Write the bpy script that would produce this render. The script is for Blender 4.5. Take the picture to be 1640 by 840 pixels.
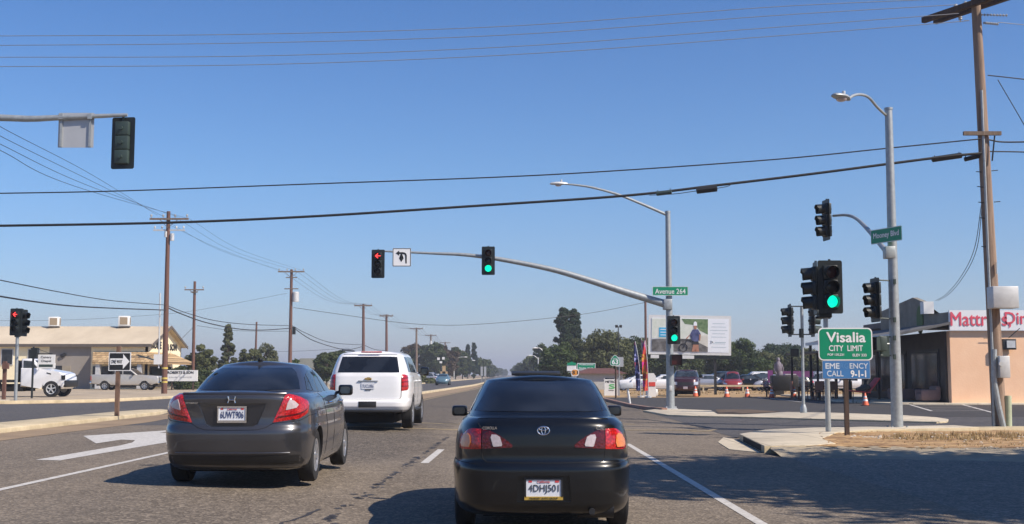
import bpy, bmesh, math, random
import numpy as np
from mathutils import Vector, Matrix, noise as mnoise
R = math.radians
for o in list(bpy.data.objects):
    bpy.data.objects.remove(o)
SC = bpy.context.scene
COL = SC.collection

# ------------------------------------------------------------------ camera, sky, sun, exposure
CAM_H = 1.42
FPX = 1900.0
PITCH = math.atan(180 / FPX)
cam_data = bpy.data.cameras.new('camera')
cam_data.sensor_width = 36
cam_data.lens = 36 * FPX / 1640
cam_data.clip_start = 0.05
cam_data.clip_end = 9000
cam = bpy.data.objects.new('camera', cam_data)
cam.location = (0, 0, CAM_H)
cam.rotation_euler = (R(90) + PITCH, 0, 0)
COL.objects.link(cam)
SC.camera = cam

SUN_EL, SUN_AZ = 43.0, 119.0           # azimuth clockwise from +Y
world = bpy.data.worlds.new('World')
SC.world = world
world.use_nodes = True
wn = world.node_tree
bg = wn.nodes['Background']
sky = wn.nodes.new('ShaderNodeTexSky')
sky.sky_type = 'NISHITA'
sky.sun_disc = False
sky.sun_elevation = R(SUN_EL)
sky.sun_rotation = R(SUN_AZ)
sky.altitude = 0
sky.air_density = 1.0
sky.dust_density = 0.35
sky.ozone_density = 6.0
# smoke-blue autumn air: the sky's own colour leans to violet-blue, most of all low down
tint = wn.nodes.new('ShaderNodeMix'); tint.data_type = 'RGBA'; tint.blend_type = 'MULTIPLY'; tint.inputs[0].default_value = 1.0
wtc = wn.nodes.new('ShaderNodeTexCoord'); wsx = wn.nodes.new('ShaderNodeSeparateXYZ'); wn.links.new(wtc.outputs['Generated'], wsx.inputs[0])
wr = wn.nodes.new('ShaderNodeValToRGB'); wn.links.new(wsx.outputs['Z'], wr.inputs['Fac'])
wr.color_ramp.elements[0].position = 0.0; wr.color_ramp.elements[0].color = (0.98, 0.94, 1.08, 1)
wr.color_ramp.elements[1].position = 0.35; wr.color_ramp.elements[1].color = (0.54, 0.84, 1.16, 1)
we = wr.color_ramp.elements.new(0.16); we.color = (0.82, 1.0, 1.18, 1)
wn.links.new(sky.outputs['Color'], tint.inputs[6]); wn.links.new(wr.outputs['Color'], tint.inputs[7])
wn.links.new(tint.outputs[2], bg.inputs['Color'])
bg.inputs['Strength'].default_value = 0.090

sun_data = bpy.data.lights.new('sun', 'SUN')
sun_data.energy = 5.0
sun_data.angle = R(0.5)
sun_data.color = (1.0, 0.89, 0.76)
sun = bpy.data.objects.new('sun', sun_data)
sd = Vector((math.sin(R(SUN_AZ)) * math.cos(R(SUN_EL)), math.cos(R(SUN_AZ)) * math.cos(R(SUN_EL)), math.sin(R(SUN_EL))))
sun.rotation_euler = sd.to_track_quat('Z', 'Y').to_euler()
sun.location = (30, -20, 40)
COL.objects.link(sun)
SC.view_settings.view_transform = 'Standard'
SC.view_settings.look = 'None'
SC.view_settings.gamma = 1
SC.view_settings.exposure = 0.36
SC.render.engine = 'CYCLES'
SC.cycles.use_denoising = True
SC.cycles.max_bounces = 6
SC.cycles.volume_bounces = 0

# ------------------------------------------------------------------ survey helpers (used once, to read real positions)
SP, CP = math.sin(PITCH), math.cos(PITCH)
def _dir(px, py):
    v = 420 - py
    return (px - 820, FPX * CP - v * SP, FPX * SP + v * CP)
def at(px, py, Y):
    d = _dir(px, py); s = Y / d[1]
    return Vector((d[0] * s, Y, CAM_H + d[2] * s))
def G(x):                                # crown of the road: the left side lies 0.1 m higher
    return 0.1 * min(1, max(0, (-1.4 - x) / 2.6))
def gp(px, py, z=0.0):
    d = _dir(px, py); s = (z - CAM_H) / d[2]
    return (d[0] * s, d[1] * s)
def gl(px, py): return gp(px, py, 0.1)

# ------------------------------------------------------------------ object bookkeeping
def tag(o, label=None, cat=None, group=None, kind=None):
    if label: o['label'] = label
    if cat: o['category'] = cat
    if group: o['group'] = group
    if kind: o['kind'] = kind
    return o
def thing(name, label, cat, loc=(0, 0, 0), rotz=0.0, group=None):
    o = bpy.data.objects.new(name, None)
    o.empty_display_size = 0.3
    COL.objects.link(o)
    o.location = loc; o.rotation_euler = (0, 0, rotz)
    return tag(o, label, cat, group)
def link(name, me, m=None, parent=None, loc=None):
    o = bpy.data.objects.new(name, me)
    COL.objects.link(o)
    if m is not None:
        ms = m if isinstance(m, (list, tuple)) else [m]
        if len(me.materials) == 0:
            for q in ms: me.materials.append(q)
    if parent: o.parent = parent
    if loc is not None: o.location = loc
    return o
def copy_tree(o, parent=None):
    c = o.copy(); COL.objects.link(c)
    if parent is not None:
        c.parent = parent; c.matrix_parent_inverse = o.matrix_parent_inverse.copy()
    for ch in list(KIDS.get(o.name, [])) or [q for q in bpy.data.objects if q.parent == o]:
        copy_tree(ch, c)
    return c
KIDS = {}

def sharpen(me, ang=35):
    bm = bmesh.new(); bm.from_mesh(me)
    for f in bm.faces: f.smooth = True
    lim = R(ang)
    for e in bm.edges:
        e.smooth = not (len(e.link_faces) == 2 and e.calc_face_angle(0) > lim) and len(e.link_faces) == 2
    bm.to_mesh(me); bm.free()
    return me

class MB:
    """collects simple shapes and links them as ONE mesh object"""
    def __init__(s): s.v = []; s.f = []; s.mi = []
    def add(s, vs, fs, mi=0):
        b = len(s.v); s.v += [tuple(p) for p in vs]
        s.f += [tuple(b + i for i in f) for f in fs]; s.mi += [mi] * len(fs); return s
    def box(s, c, size, rot=None, mi=0, bev=0.0):
        hx, hy, hz = size[0] / 2, size[1] / 2, size[2] / 2
        if bev > 0:
            bm = bmesh.new(); bmesh.ops.create_cube(bm, size=1)
            for v in bm.verts: v.co = Vector((v.co.x * size[0], v.co.y * size[1], v.co.z * size[2]))
            bmesh.ops.bevel(bm, geom=bm.edges[:], offset=bev, segments=2, profile=0.5, affect='EDGES')
            vs = [v.co.copy() for v in bm.verts]; bm.verts.index_update()
            fs = [[v.index for v in f.verts] for f in bm.faces]; bm.free()
        else:
            vs = [Vector((x * hx, y * hy, z * hz)) for x in (-1, 1) for y in (-1, 1) for z in (-1, 1)]
            fs = [(0, 1, 3, 2), (4, 6, 7, 5), (0, 4, 5, 1), (2, 3, 7, 6), (0, 2, 6, 4), (1, 5, 7, 3)]
        c = Vector(c)
        if rot is not None:
            m = rot if isinstance(rot, Matrix) else Matrix.Rotation(rot, 3, 'Z')
            vs = [m @ v for v in vs]
        return s.add([v + c for v in vs], fs, mi)
    def tube(s, pts, r, n=8, cap=True, mi=0):
        pts = [Vector(p) for p in pts]; k = len(pts)
        rs = r if isinstance(r, (list, tuple)) else [r] * k
        up = None; vs = []
        for i, p in enumerate(pts):
            t = (pts[min(i + 1, k - 1)] - pts[max(i - 1, 0)]).normalized()
            if up is None:
                up = Vector((0, 0, 1)) if abs(t.z) < 0.9 else Vector((1, 0, 0))
            a = t.cross(up).normalized(); b = a.cross(t).normalized(); up = b
            for j in range(n):
                w = 2 * math.pi * j / n
                vs.append(p + (a * math.cos(w) + b * math.sin(w)) * rs[i])
        fs = []
        for i in range(k - 1):
            for j in range(n):
                j2 = (j + 1) % n
                fs.append((i * n + j, i * n + j2, (i + 1) * n + j2, (i + 1) * n + j))
        if cap:
            fs.append(tuple(range(n - 1, -1, -1))); fs.append(tuple((k - 1) * n + j for j in range(n)))
        return s.add(vs, fs, mi)
    def prism(s, poly, axis, lo, hi, mi=0):
        """poly in the two other axes (order x,y / x,z / y,z) extruded along axis"""
        def P(p, h):
            if axis == 'z': return Vector((p[0], p[1], h))
            if axis == 'y': return Vector((p[0], h, p[1]))
            return Vector((h, p[0], p[1]))
        n = len(poly)
        bm = bmesh.new()
        a = [bm.verts.new(P(p, lo)) for p in poly]; b = [bm.verts.new(P(p, hi)) for p in poly]
        bm.faces.new(a); bm.faces.new(b[::-1])
        for i in range(n):
            j = (i + 1) % n
            bm.faces.new((a[j], a[i], b[i], b[j]))
        bmesh.ops.triangulate(bm, faces=[f for f in bm.faces if len(f.verts) > 4], ngon_method='EAR_CLIP')
        bmesh.ops.recalc_face_normals(bm, faces=bm.faces)
        bm.verts.index_update()
        vs = [v.co.copy() for v in bm.verts]; fs = [[v.index for v in f.verts] for f in bm.faces]; bm.free()
        return s.add(vs, fs, mi)
    def lathe(s, prof, c, axis='z', n=24, mi=0):
        """prof: list of (r, h)"""
        c = Vector(c); vs = []
        for r, h in prof:
            for j in range(n):
                w = 2 * math.pi * j / n; x, y = r * math.cos(w), r * math.sin(w)
                q = {'z': (x, y, h), 'x': (h, x, y), 'y': (y, h, x)}[axis]
                vs.append(c + Vector(q))
        fs = []
        for i in range(len(prof) - 1):
            for j in range(n):
                j2 = (j + 1) % n
                fs.append((i * n + j, i * n + j2, (i + 1) * n + j2, (i + 1) * n + j))
        return s.add(vs, fs, mi)
    def cyl(s, c, r, h, axis='z', n=16, mi=0):
        return s.lathe([(0.0001, -h / 2), (r, -h / 2), (r, h / 2), (0.0001, h / 2)], c, axis, n, mi)
    def ball(s, c, rad, n=12, mi=0):
        rx, ry, rz = rad if isinstance(rad, (tuple, list)) else (rad,) * 3
        c = Vector(c); vs = []; m = n // 2
        for i in range(m + 1):
            t = math.pi * i / m
            for j in range(n):
                w = 2 * math.pi * j / n
                vs.append(c + Vector((rx * math.sin(t) * math.cos(w), ry * math.sin(t) * math.sin(w), rz * math.cos(t))))
        fs = [(i * n + j, (i + 1) * n + j, (i + 1) * n + (j + 1) % n, i * n + (j + 1) % n) for i in range(m) for j in range(n)]
        return s.add(vs, fs, mi)
    def mesh(s, name, ang=35):
        me = bpy.data.meshes.new(name); me.from_pydata(s.v, [], s.f); me.validate()
        me.polygons.foreach_set('material_index', s.mi[:len(me.polygons)] if len(me.polygons) == len(s.mi) else [0] * len(me.polygons))
        bm = bmesh.new(); bm.from_mesh(me)
        bmesh.ops.remove_doubles(bm, verts=bm.verts, dist=1e-5)
        bmesh.ops.recalc_face_normals(bm, faces=bm.faces)
        bm.to_mesh(me); bm.free()
        return sharpen(me, ang)
    def build(s, name, m, parent=None, ang=35, loc=None):
        return link(name, s.mesh(name, ang), m, parent, loc)

# ------------------------------------------------------------------ materials
def lin(h):
    h = h.lstrip('#'); c = [int(h[i:i + 2], 16) / 255 for i in (0, 2, 4)]
    return tuple(x / 12.92 if x <= 0.04045 else ((x + 0.055) / 1.055) ** 2.4 for x in c)
def new_mat(name):
    m = bpy.data.materials.new(name); m.use_nodes = True
    return m, m.node_tree, m.node_tree.nodes['Principled BSDF']
def mat(name, c, rough=0.6, metal=0.0, var=0.12, scale=3.0, bump=0.0, coat=0.0, spec=0.5, c2=None, stretch=(1, 1, 1), bscale=None):
    """procedural: two tones mixed by noise, optional fine bump"""
    m, nt, b = new_mat(name)
    if isinstance(c, str): c = lin(c)
    if isinstance(c2, str): c2 = lin(c2)
    if c2 is None: c2 = tuple(max(0, x * (1 - var)) for x in c); c = tuple(min(1, x * (1 + var)) for x in c)
    tc = nt.nodes.new('ShaderNodeTexCoord'); mp = nt.nodes.new('ShaderNodeMapping')
    mp.inputs['Scale'].default_value = stretch
    nt.links.new(tc.outputs['Object'], mp.inputs['Vector'])
    n = nt.nodes.new('ShaderNodeTexNoise'); n.inputs['Scale'].default_value = scale; n.inputs['Detail'].default_value = 6
    n.inputs['Roughness'].default_value = 0.65
    nt.links.new(mp.outputs[0], n.inputs['Vector'])
    cr = nt.nodes.new('ShaderNodeValToRGB')
    cr.color_ramp.elements[0].position = 0.3; cr.color_ramp.elements[0].color = (*c2, 1)
    cr.color_ramp.elements[1].position = 0.7; cr.color_ramp.elements[1].color = (*c, 1)
    nt.links.new(n.outputs['Fac'], cr.inputs['Fac']); nt.links.new(cr.outputs['Color'], b.inputs['Base Color'])
    b.inputs['Roughness'].default_value = rough; b.inputs['Metallic'].default_value = metal
    b.inputs['Coat Weight'].default_value = coat; b.inputs['Coat Roughness'].default_value = 0.04
    b.inputs['Specular IOR Level'].default_value = spec
    if bump:
        n2 = nt.nodes.new('ShaderNodeTexNoise'); n2.inputs['Scale'].default_value = bscale or scale * 6; n2.inputs['Detail'].default_value = 5
        nt.links.new(mp.outputs[0], n2.inputs['Vector'])
        bp = nt.nodes.new('ShaderNodeBump'); bp.inputs['Strength'].default_value = bump; bp.inputs['Distance'].default_value = 0.02
        nt.links.new(n2.outputs['Fac'], bp.inputs['Height']); nt.links.new(bp.outputs[0], b.inputs['Normal'])
    return m
def emit(name, c, s):
    m, nt, b = new_mat(name)
    if isinstance(c, str): c = lin(c)
    b.inputs['Base Color'].default_value = (*[x * .3 for x in c], 1)
    b.inputs['Emission Color'].default_value = (*c, 1); b.inputs['Emission Strength'].default_value = s
    return m

def nd(nt, t, **kw):
    n = nt.nodes.new(t)
    for k, v in kw.items():
        if k in n.inputs: n.inputs[k].default_value = v
        else: setattr(n, k, v)
    return n
def mixc(nt, fac, a, b, mode='MIX'):
    m = nt.nodes.new('ShaderNodeMix'); m.data_type = 'RGBA'; m.blend_type = mode
    for i, x in ((0, fac), (6, a), (7, b)):
        if hasattr(x, 'links') or isinstance(x, bpy.types.NodeSocket): nt.links.new(x, m.inputs[i])
        elif i == 0: m.inputs[0].default_value = x
        else: m.inputs[i].default_value = (*x, 1)
    return m.outputs[2]
def ramp(nt, src, p0, p1, a=(0, 0, 0), b=(1, 1, 1)):
    r = nt.nodes.new('ShaderNodeValToRGB')
    r.color_ramp.elements[0].position = p0; r.color_ramp.elements[1].position = p1
    r.color_ramp.elements[0].color = (*a, 1); r.color_ramp.elements[1].color = (*b, 1)
    nt.links.new(src, r.inputs['Fac']); return r.outputs['Color']

def asphalt(name, base, warm, streak=0.5, cracks=True, agg=0.5, rough=0.85, big=0.5, patches=False):
    """worn asphalt: coloured stones, long traffic streaks, stains and tar cracks (colour of the surface itself)"""
    m, nt, b = new_mat(name)
    tc = nd(nt, 'ShaderNodeTexCoord'); P = tc.outputs['Object']
    def noise(scale, detail=4, st=None, rough_=0.6):
        src = P
        if st:
            mp = nd(nt, 'ShaderNodeMapping'); mp.inputs['Scale'].default_value = st
            nt.links.new(P, mp.inputs['Vector']); src = mp.outputs[0]
        n = nd(nt, 'ShaderNodeTexNoise'); n.inputs['Scale'].default_value = scale; n.inputs['Detail'].default_value = detail
        n.inputs['Roughness'].default_value = rough_
        nt.links.new(src, n.inputs['Vector']); return n.outputs['Fac']
    col = mixc(nt, ramp(nt, noise(0.35, 6), 0.32, 0.68), base, warm)
    dark = tuple(x * (1 - big) for x in base)
    col = mixc(nt, ramp(nt, noise(0.5, 5, (1.3, 0.07, 1)), 0.52, 0.72, (0, 0, 0), (streak,) * 3), col, dark)
    col = mixc(nt, ramp(nt, noise(14, 6), 0.35, 0.65, (0.25,) * 3, (0, 0, 0)), col, dark)
    col = mixc(nt, ramp(nt, noise(5, 5), 0.38, 0.68, (0.35,) * 3, (0, 0, 0)), col, tuple(x * .72 for x in base))
    if patches:                                   # newer, darker asphalt laid in the left lane and before the junction
        sx = nd(nt, 'ShaderNodeSeparateXYZ'); nt.links.new(P, sx.inputs[0])
        w1 = nd(nt, 'ShaderNodeMath', operation='MULTIPLY_ADD'); nt.links.new(noise(.9, 6), w1.inputs[0]); w1.inputs[1].default_value = 2.2; nt.links.new(sx.outputs[0], w1.inputs[2])
        w2 = nd(nt, 'ShaderNodeMath', operation='MULTIPLY_ADD'); nt.links.new(noise(.7, 6), w2.inputs[0]); w2.inputs[1].default_value = 4.0; nt.links.new(sx.outputs[1], w2.inputs[2])
        def mr(src, a, b, lo=0.0, hi=1.0):
            m_ = nd(nt, 'ShaderNodeMapRange'); m_.interpolation_type = 'SMOOTHSTEP'
            for i, v_ in ((1, a), (2, b), (3, lo), (4, hi)): m_.inputs[i].default_value = v_
            nt.links.new(src, m_.inputs[0]); return m_.outputs[0]
        def mul(a_, b_, op='MULTIPLY'):
            m_ = nd(nt, 'ShaderNodeMath', operation=op); nt.links.new(a_, m_.inputs[0]); nt.links.new(b_, m_.inputs[1]); return m_.outputs[0]
        k1 = mul(mul(mr(w1.outputs[0], -4.3, -3.6), mr(w1.outputs[0], -1.1, -.2, 1, 0)), mr(w2.outputs[0], 20.0, 23.0))
        k2 = mr(w2.outputs[0], 37.0, 42.0, 0, .75)
        k3 = mul(mul(mr(w1.outputs[0], 1.9, 2.5), mr(w1.outputs[0], 4.0, 4.8, 1, 0)), mr(w2.outputs[0], 8, 13, .45, 0))
        k4 = mul(mul(mr(w1.outputs[0], -4.4, -3.2), mr(w1.outputs[0], -1.9, -.6, 1, 0)), mr(w2.outputs[0], 10, 17, .7, .12))
        oil = mul(mul(mr(w1.outputs[0], .9, 1.5), mr(w1.outputs[0], 1.5, 2.2, .38, 0)), mr(w2.outputs[0], 0, 1))
        k6 = mul(mul(mr(w1.outputs[0], -8.6, -7.2), mr(w1.outputs[0], -6.6, -5.0, .35, 0)), mr(w2.outputs[0], 0, 1))
        mk_ = mul(mul(mul(mul(mul(k1, k2, 'MAXIMUM'), k3, 'MAXIMUM'), k4, 'MAXIMUM'), oil, 'MAXIMUM'), k6, 'MAXIMUM')
        col = mixc(nt, mk_, col, tuple(x * .46 + .012 for x in base))
    # stones
    v = nd(nt, 'ShaderNodeTexVoronoi'); v.inputs['Scale'].default_value = 38
    nt.links.new(P, v.inputs['Vector'])
    sp = nd(nt, 'ShaderNodeSeparateColor'); nt.links.new(v.outputs['Color'], sp.inputs[0])
    col = mixc(nt, ramp(nt, sp.outputs[0], 0.60, 0.95, (0, 0, 0), (agg,) * 3), col, tuple(min(1, x * 2.0) for x in warm))
    col = mixc(nt, ramp(nt, sp.outputs[1], 0.60, 0.95, (0, 0, 0), (agg,) * 3), col, tuple(x * 0.35 for x in base))
    if cracks:
        w = nd(nt, 'ShaderNodeTexNoise'); w.inputs['Scale'].default_value = 1.3; w.inputs['Detail'].default_value = 5
        nt.links.new(P, w.inputs['Vector'])
        mx = nd(nt, 'ShaderNodeMix'); mx.data_type = 'VECTOR'; mx.inputs[0].default_value = 0.55
        nt.links.new(P, mx.inputs[4]); nt.links.new(w.outputs['Color'], mx.inputs[5])
        vc = nd(nt, 'ShaderNodeTexVoronoi'); vc.feature = 'DISTANCE_TO_EDGE'; vc.inputs['Scale'].default_value = 0.5
        nt.links.new(mx.outputs[1], vc.inputs['Vector'])
        cm = ramp(nt, vc.outputs['Distance'], 0.0015, 0.006, (1, 1, 1), (0, 0, 0))
        gate = ramp(nt, noise(0.22, 3), 0.52, 0.6)
        mm = nd(nt, 'ShaderNodeMath'); mm.operation = 'MULTIPLY'
        nt.links.new(cm, mm.inputs[0]); nt.links.new(gate, mm.inputs[1])
        m2 = nd(nt, 'ShaderNodeMath'); m2.operation = 'MULTIPLY'; m2.inputs[1].default_value = 0.5
        nt.links.new(mm.outputs[0], m2.inputs[0])
        col = mixc(nt, m2.outputs[0], col, tuple(x * 0.3 for x in base))
    nt.links.new(col, b.inputs['Base Color'])
    b.inputs['Roughness'].default_value = rough
    b.inputs['Specular IOR Level'].default_value = 0.3
    v3 = nd(nt, 'ShaderNodeTexVoronoi'); v3.inputs['Scale'].default_value = 16; nt.links.new(P, v3.inputs['Vector'])
    s3 = nd(nt, 'ShaderNodeSeparateColor'); nt.links.new(v3.outputs['Color'], s3.inputs[0])
    col = mixc(nt, ramp(nt, s3.outputs[0], 0.72, 0.97, (0, 0, 0), (agg * .6,) * 3), col, tuple(min(1, x * 1.7) for x in warm))
    nt.links.new(col, b.inputs['Base Color'])
    bp = nd(nt, 'ShaderNodeBump'); bp.inputs['Strength'].default_value = 0.55; bp.inputs['Distance'].default_value = 0.012
    nt.links.new(v.outputs['Distance'], bp.inputs['Height']); nt.links.new(bp.outputs[0], b.inputs['Normal'])
    return m

def leafmat(name, a, bcol, rough=0.7, trans=0.25):
    m, nt, b = new_mat(name)
    g = nd(nt, 'ShaderNodeNewGeometry')
    tc = nd(nt, 'ShaderNodeTexCoord')
    n = nd(nt, 'ShaderNodeTexNoise'); n.inputs['Scale'].default_value = 0.5; n.inputs['Detail'].default_value = 3
    nt.links.new(tc.outputs['Object'], n.inputs['Vector'])
    ad = nd(nt, 'ShaderNodeMath'); ad.operation = 'MULTIPLY_ADD'; ad.inputs[1].default_value = 0.5
    nt.links.new(g.outputs['Random Per Island'], ad.inputs[0])
    s2 = nd(nt, 'ShaderNodeMath'); s2.operation = 'MULTIPLY'; s2.inputs[1].default_value = 0.6
    nt.links.new(n.outputs['Fac'], s2.inputs[0]); nt.links.new(s2.outputs[0], ad.inputs[2])
    c = ramp(nt, ad.outputs[0], 0.15, 0.75, a, bcol)
    nt.links.new(c, b.inputs['Base Color'])
    b.inputs['Roughness'].default_value = rough
    b.inputs['Specular IOR Level'].default_value = 0.25
    tr = nd(nt, 'ShaderNodeBsdfTranslucent'); nt.links.new(c, tr.inputs['Color'])
    mx = nd(nt, 'ShaderNodeMixShader'); mx.inputs[0].default_value = trans
    nt.links.new(b.outputs[0], mx.inputs[1]); nt.links.new(tr.outputs[0], mx.inputs[2])
    nt.links.new(mx.outputs[0], nt.nodes['Material Output'].inputs['Surface'])
    return m

def wood(name, a, b_, sc=1.0):
    m, nt, b = new_mat(name)
    tc = nd(nt, 'ShaderNodeTexCoord'); mp = nd(nt, 'ShaderNodeMapping'); mp.inputs['Scale'].default_value = (9 * sc, 9 * sc, 0.5 * sc)
    nt.links.new(tc.outputs['Object'], mp.inputs['Vector'])
    n = nd(nt, 'ShaderNodeTexNoise'); n.inputs['Scale'].default_value = 1.4; n.inputs['Detail'].default_value = 8; n.inputs['Roughness'].default_value = .7
    nt.links.new(mp.outputs[0], n.inputs['Vector'])
    nt.links.new(ramp(nt, n.outputs['Fac'], .35, .65, a, b_), b.inputs['Base Color'])
    b.inputs['Roughness'].default_value = 0.85
    bp = nd(nt, 'ShaderNodeBump'); bp.inputs['Strength'].default_value = 0.6; bp.inputs['Distance'].default_value = 0.02
    nt.links.new(n.outputs['Fac'], bp.inputs['Height']); nt.links.new(bp.outputs[0], b.inputs['Normal'])
    return m

M = {}
M['ground'] = mat('dry_dirt', '#9a8468', .95, c2='#7d6b55', scale=.6, bump=.5, bscale=9)
M['field'] = mat('dry_field', '#b39468', .95, c2='#8d7450', scale=.5, bump=.6, bscale=6)
M['straw'] = mat('straw_soil', '#c4a272', .95, c2='#6a4b30', scale=1.9, bump=.9, bscale=14, stretch=(.6, 1, 1))
M['gravel'] = mat('grey_gravel', '#a89c86', .95, c2='#857966', scale=1.2, bump=.6, bscale=25)
M['concrete'] = mat('concrete', '#cbbfa8', .9, c2='#afa48f', scale=.9, bump=.25, bscale=16)
def slabs(name, c, c2, joint=1.55):
    m = mat(name, c, .9, c2=c2, scale=.9, bump=.25, bscale=16); nt = m.node_tree; b = nt.nodes['Principled BSDF']
    src = b.inputs['Base Color'].links[0].from_socket; tc = nd(nt, 'ShaderNodeTexCoord'); br = nd(nt, 'ShaderNodeTexBrick'); nt.links.new(tc.outputs['Object'], br.inputs['Vector'])
    br.offset = 0; br.inputs['Scale'].default_value = 1; br.inputs['Brick Width'].default_value = joint; br.inputs['Row Height'].default_value = joint; br.inputs['Mortar Size'].default_value = .012
    for k_, v_ in (('Color1', .93), ('Color2', 1.0), ('Mortar', .42)): br.inputs[k_].default_value = (v_, v_, v_, 1)
    st = nd(nt, 'ShaderNodeTexNoise'); st.inputs['Scale'].default_value = 2.6; st.inputs['Detail'].default_value = 8; nt.links.new(tc.outputs['Object'], st.inputs['Vector'])
    col = mixc(nt, 1.0, src, br.outputs['Color'], 'MULTIPLY'); col = mixc(nt, ramp(nt, st.outputs['Fac'], .52, .74, (0, 0, 0), (.55,) * 3), col, tuple(x * .5 for x in lin(c2)))
    nt.links.new(col, b.inputs['Base Color']); return m
M['concrete'] = slabs('pavement_concrete', '#cfc3ac', '#b2a792')
M['kerb'] = mat('kerb_concrete', '#cdbd9d', .9, c2='#a59678', scale=1.5, bump=.3, bscale=12)
M['redkerb'] = mat('faded_red_kerb', '#8c5a4d', .9, c2='#8f8070', scale=1.4)
M['browndirt'] = mat('shaded_brown_dirt', '#6d5a45', .95, c2='#473a2e', scale=1.5, bump=.5)  # brown dirt, its colour darkened for the shade lying on it
M['road'] = asphalt('worn_asphalt', (.150, .122, .092), (.225, .186, .142), .8, big=.42, agg=.42, patches=True)
M['lane_dark'] = asphalt('newer_asphalt', (.085, .08, .078), (.115, .106, .098), .3, big=.35)
M['cross'] = asphalt('cross_street_asphalt', (.075, .072, .074), (.105, .098, .092), .35, big=.4)
M['lot'] = asphalt('parking_asphalt', (.052, .05, .05), (.068, .064, .06), .15, cracks=False, agg=.3, big=.3)
M['shoulder'] = asphalt('rough_shoulder', (.15, .135, .115), (.24, .21, .17), .2, big=.4)
M['tar'] = mat('tar', (.045, .04, .036), .6, var=.3, scale=8)
M['paint'] = mat('road_paint', (.62, .6, .56), .8, c2=(.36, .34, .31), scale=11)
M['ypaint'] = mat('faded_yellow_paint', (.38, .29, .14), .85, c2=(.21, .17, .12), scale=7)
M['galv'] = mat('galvanised_steel', (.42, .45, .45), .5, .45, c2=(.29, .31, .32), scale=9, bump=.05)
M['galvl'] = mat('light_grey_metal', (.55, .56, .56), .5, .2, scale=5)
M['sigblack'] = mat('signal_black', (.012, .016, .016), .45, var=.2)
M['siggreen'] = mat('signal_dark_green', (.035, .055, .048), .5, var=.15)
M['lensoff'] = mat('dark_lens', (.02, .018, .018), .25, var=.1)
M['lensred'] = mat('dark_red_lens', (.05, .008, .006), .25, var=.1)
M['green_on'] = emit('green_lamp_lit', (0.0, .95, .55), 1.05)
M['red_on'] = emit('red_lamp_lit', (1.0, .06, .06), 1.6)
M['black'] = mat('black_rubber', (.012, .012, .013), .7, var=.2)
M['tyre'] = mat('tyre_rubber', (.016, .016, .017), .85, var=.25, scale=12)
M['rim'] = mat('alloy_rim', (.55, .56, .58), .3, .8, var=.05)
M['chrome'] = mat('chrome', (.75, .75, .76), .12, 1.0, var=.03)
M['wire'] = mat('black_cable', (.02, .02, .022), .6, var=.1)
M['wirel'] = mat('bare_aluminium_wire', (.3, .31, .33), .5, .4, var=.1)
M['insul'] = mat('porcelain', (.35, .36, .37), .35, var=.1)
M['pole_new'] = wood('utility_pole_wood', (.16, .105, .075), (.36, .26, .19))
M['pole_red'] = wood('reddish_pole_wood', (.095, .045, .034), (.17, .085, .062))
M['pole_grey'] = wood('weathered_pole_wood', (.12, .085, .06), (.24, .175, .13))
M['post'] = wood('sign_post_wood', (.13, .075, .05), (.22, .135, .09), 2)
M['postdark'] = wood('dark_post_wood', (.05, .032, .024), (.1, .062, .045), 2)
M['white'] = mat('white_paint', (.72, .72, .70), .5, var=.05)
M['signwhite'] = mat('sign_white', (.8, .8, .8), .4, var=.03)
M['signback'] = mat('sign_back_aluminium', (.45, .46, .47), .45, .3, var=.05)
M['sgreen'] = mat('sign_green', (.0, .24, .12), .4, var=.05)
M['sblue'] = mat('sign_blue', (.05, .18, .42), .4, var=.05)
M['sblack'] = mat('sign_black', (.015, .015, .017), .5, var=.05)
M['sorange'] = mat('sign_orange', (.62, .26, .04), .5, var=.06)
M['bark'] = wood('bark', (.05, .038, .028), (.12, .09, .065), 1)

def prism_obj(name, poly, z0, z1, m, parent=None):
    return MB().prism(poly, 'z', z0, z1).build(name, m, parent)

def sheet(name, polys, off, m, kind='structure', parent=None, grid=None):
    """flush ground sheets that follow the road's crown"""
    bm = bmesh.new()
    for poly in (polys if isinstance(polys[0][0], (tuple, list, Vector)) else [polys]):
        vs = [bm.verts.new((p[0], p[1], 0)) for p in poly]
        bm.faces.new(vs)
    for x in (-1.4, -4.0):
        bmesh.ops.bisect_plane(bm, geom=bm.verts[:] + bm.edges[:] + bm.faces[:], plane_co=(x, 0, 0), plane_no=(1, 0, 0), dist=1e-4)
    bmesh.ops.triangulate(bm, faces=bm.faces[:])
    for v in bm.verts: v.co.z = G(v.co.x) + off
    bmesh.ops.recalc_face_normals(bm, faces=bm.faces)
    if sum(f.normal.z for f in bm.faces) < 0: bmesh.ops.reverse_faces(bm, faces=bm.faces)
    me = bpy.data.meshes.new(name); bm.to_mesh(me); bm.free()
    o = link(name, me, m, parent)
    if kind: o['kind'] = kind
    return o

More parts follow.
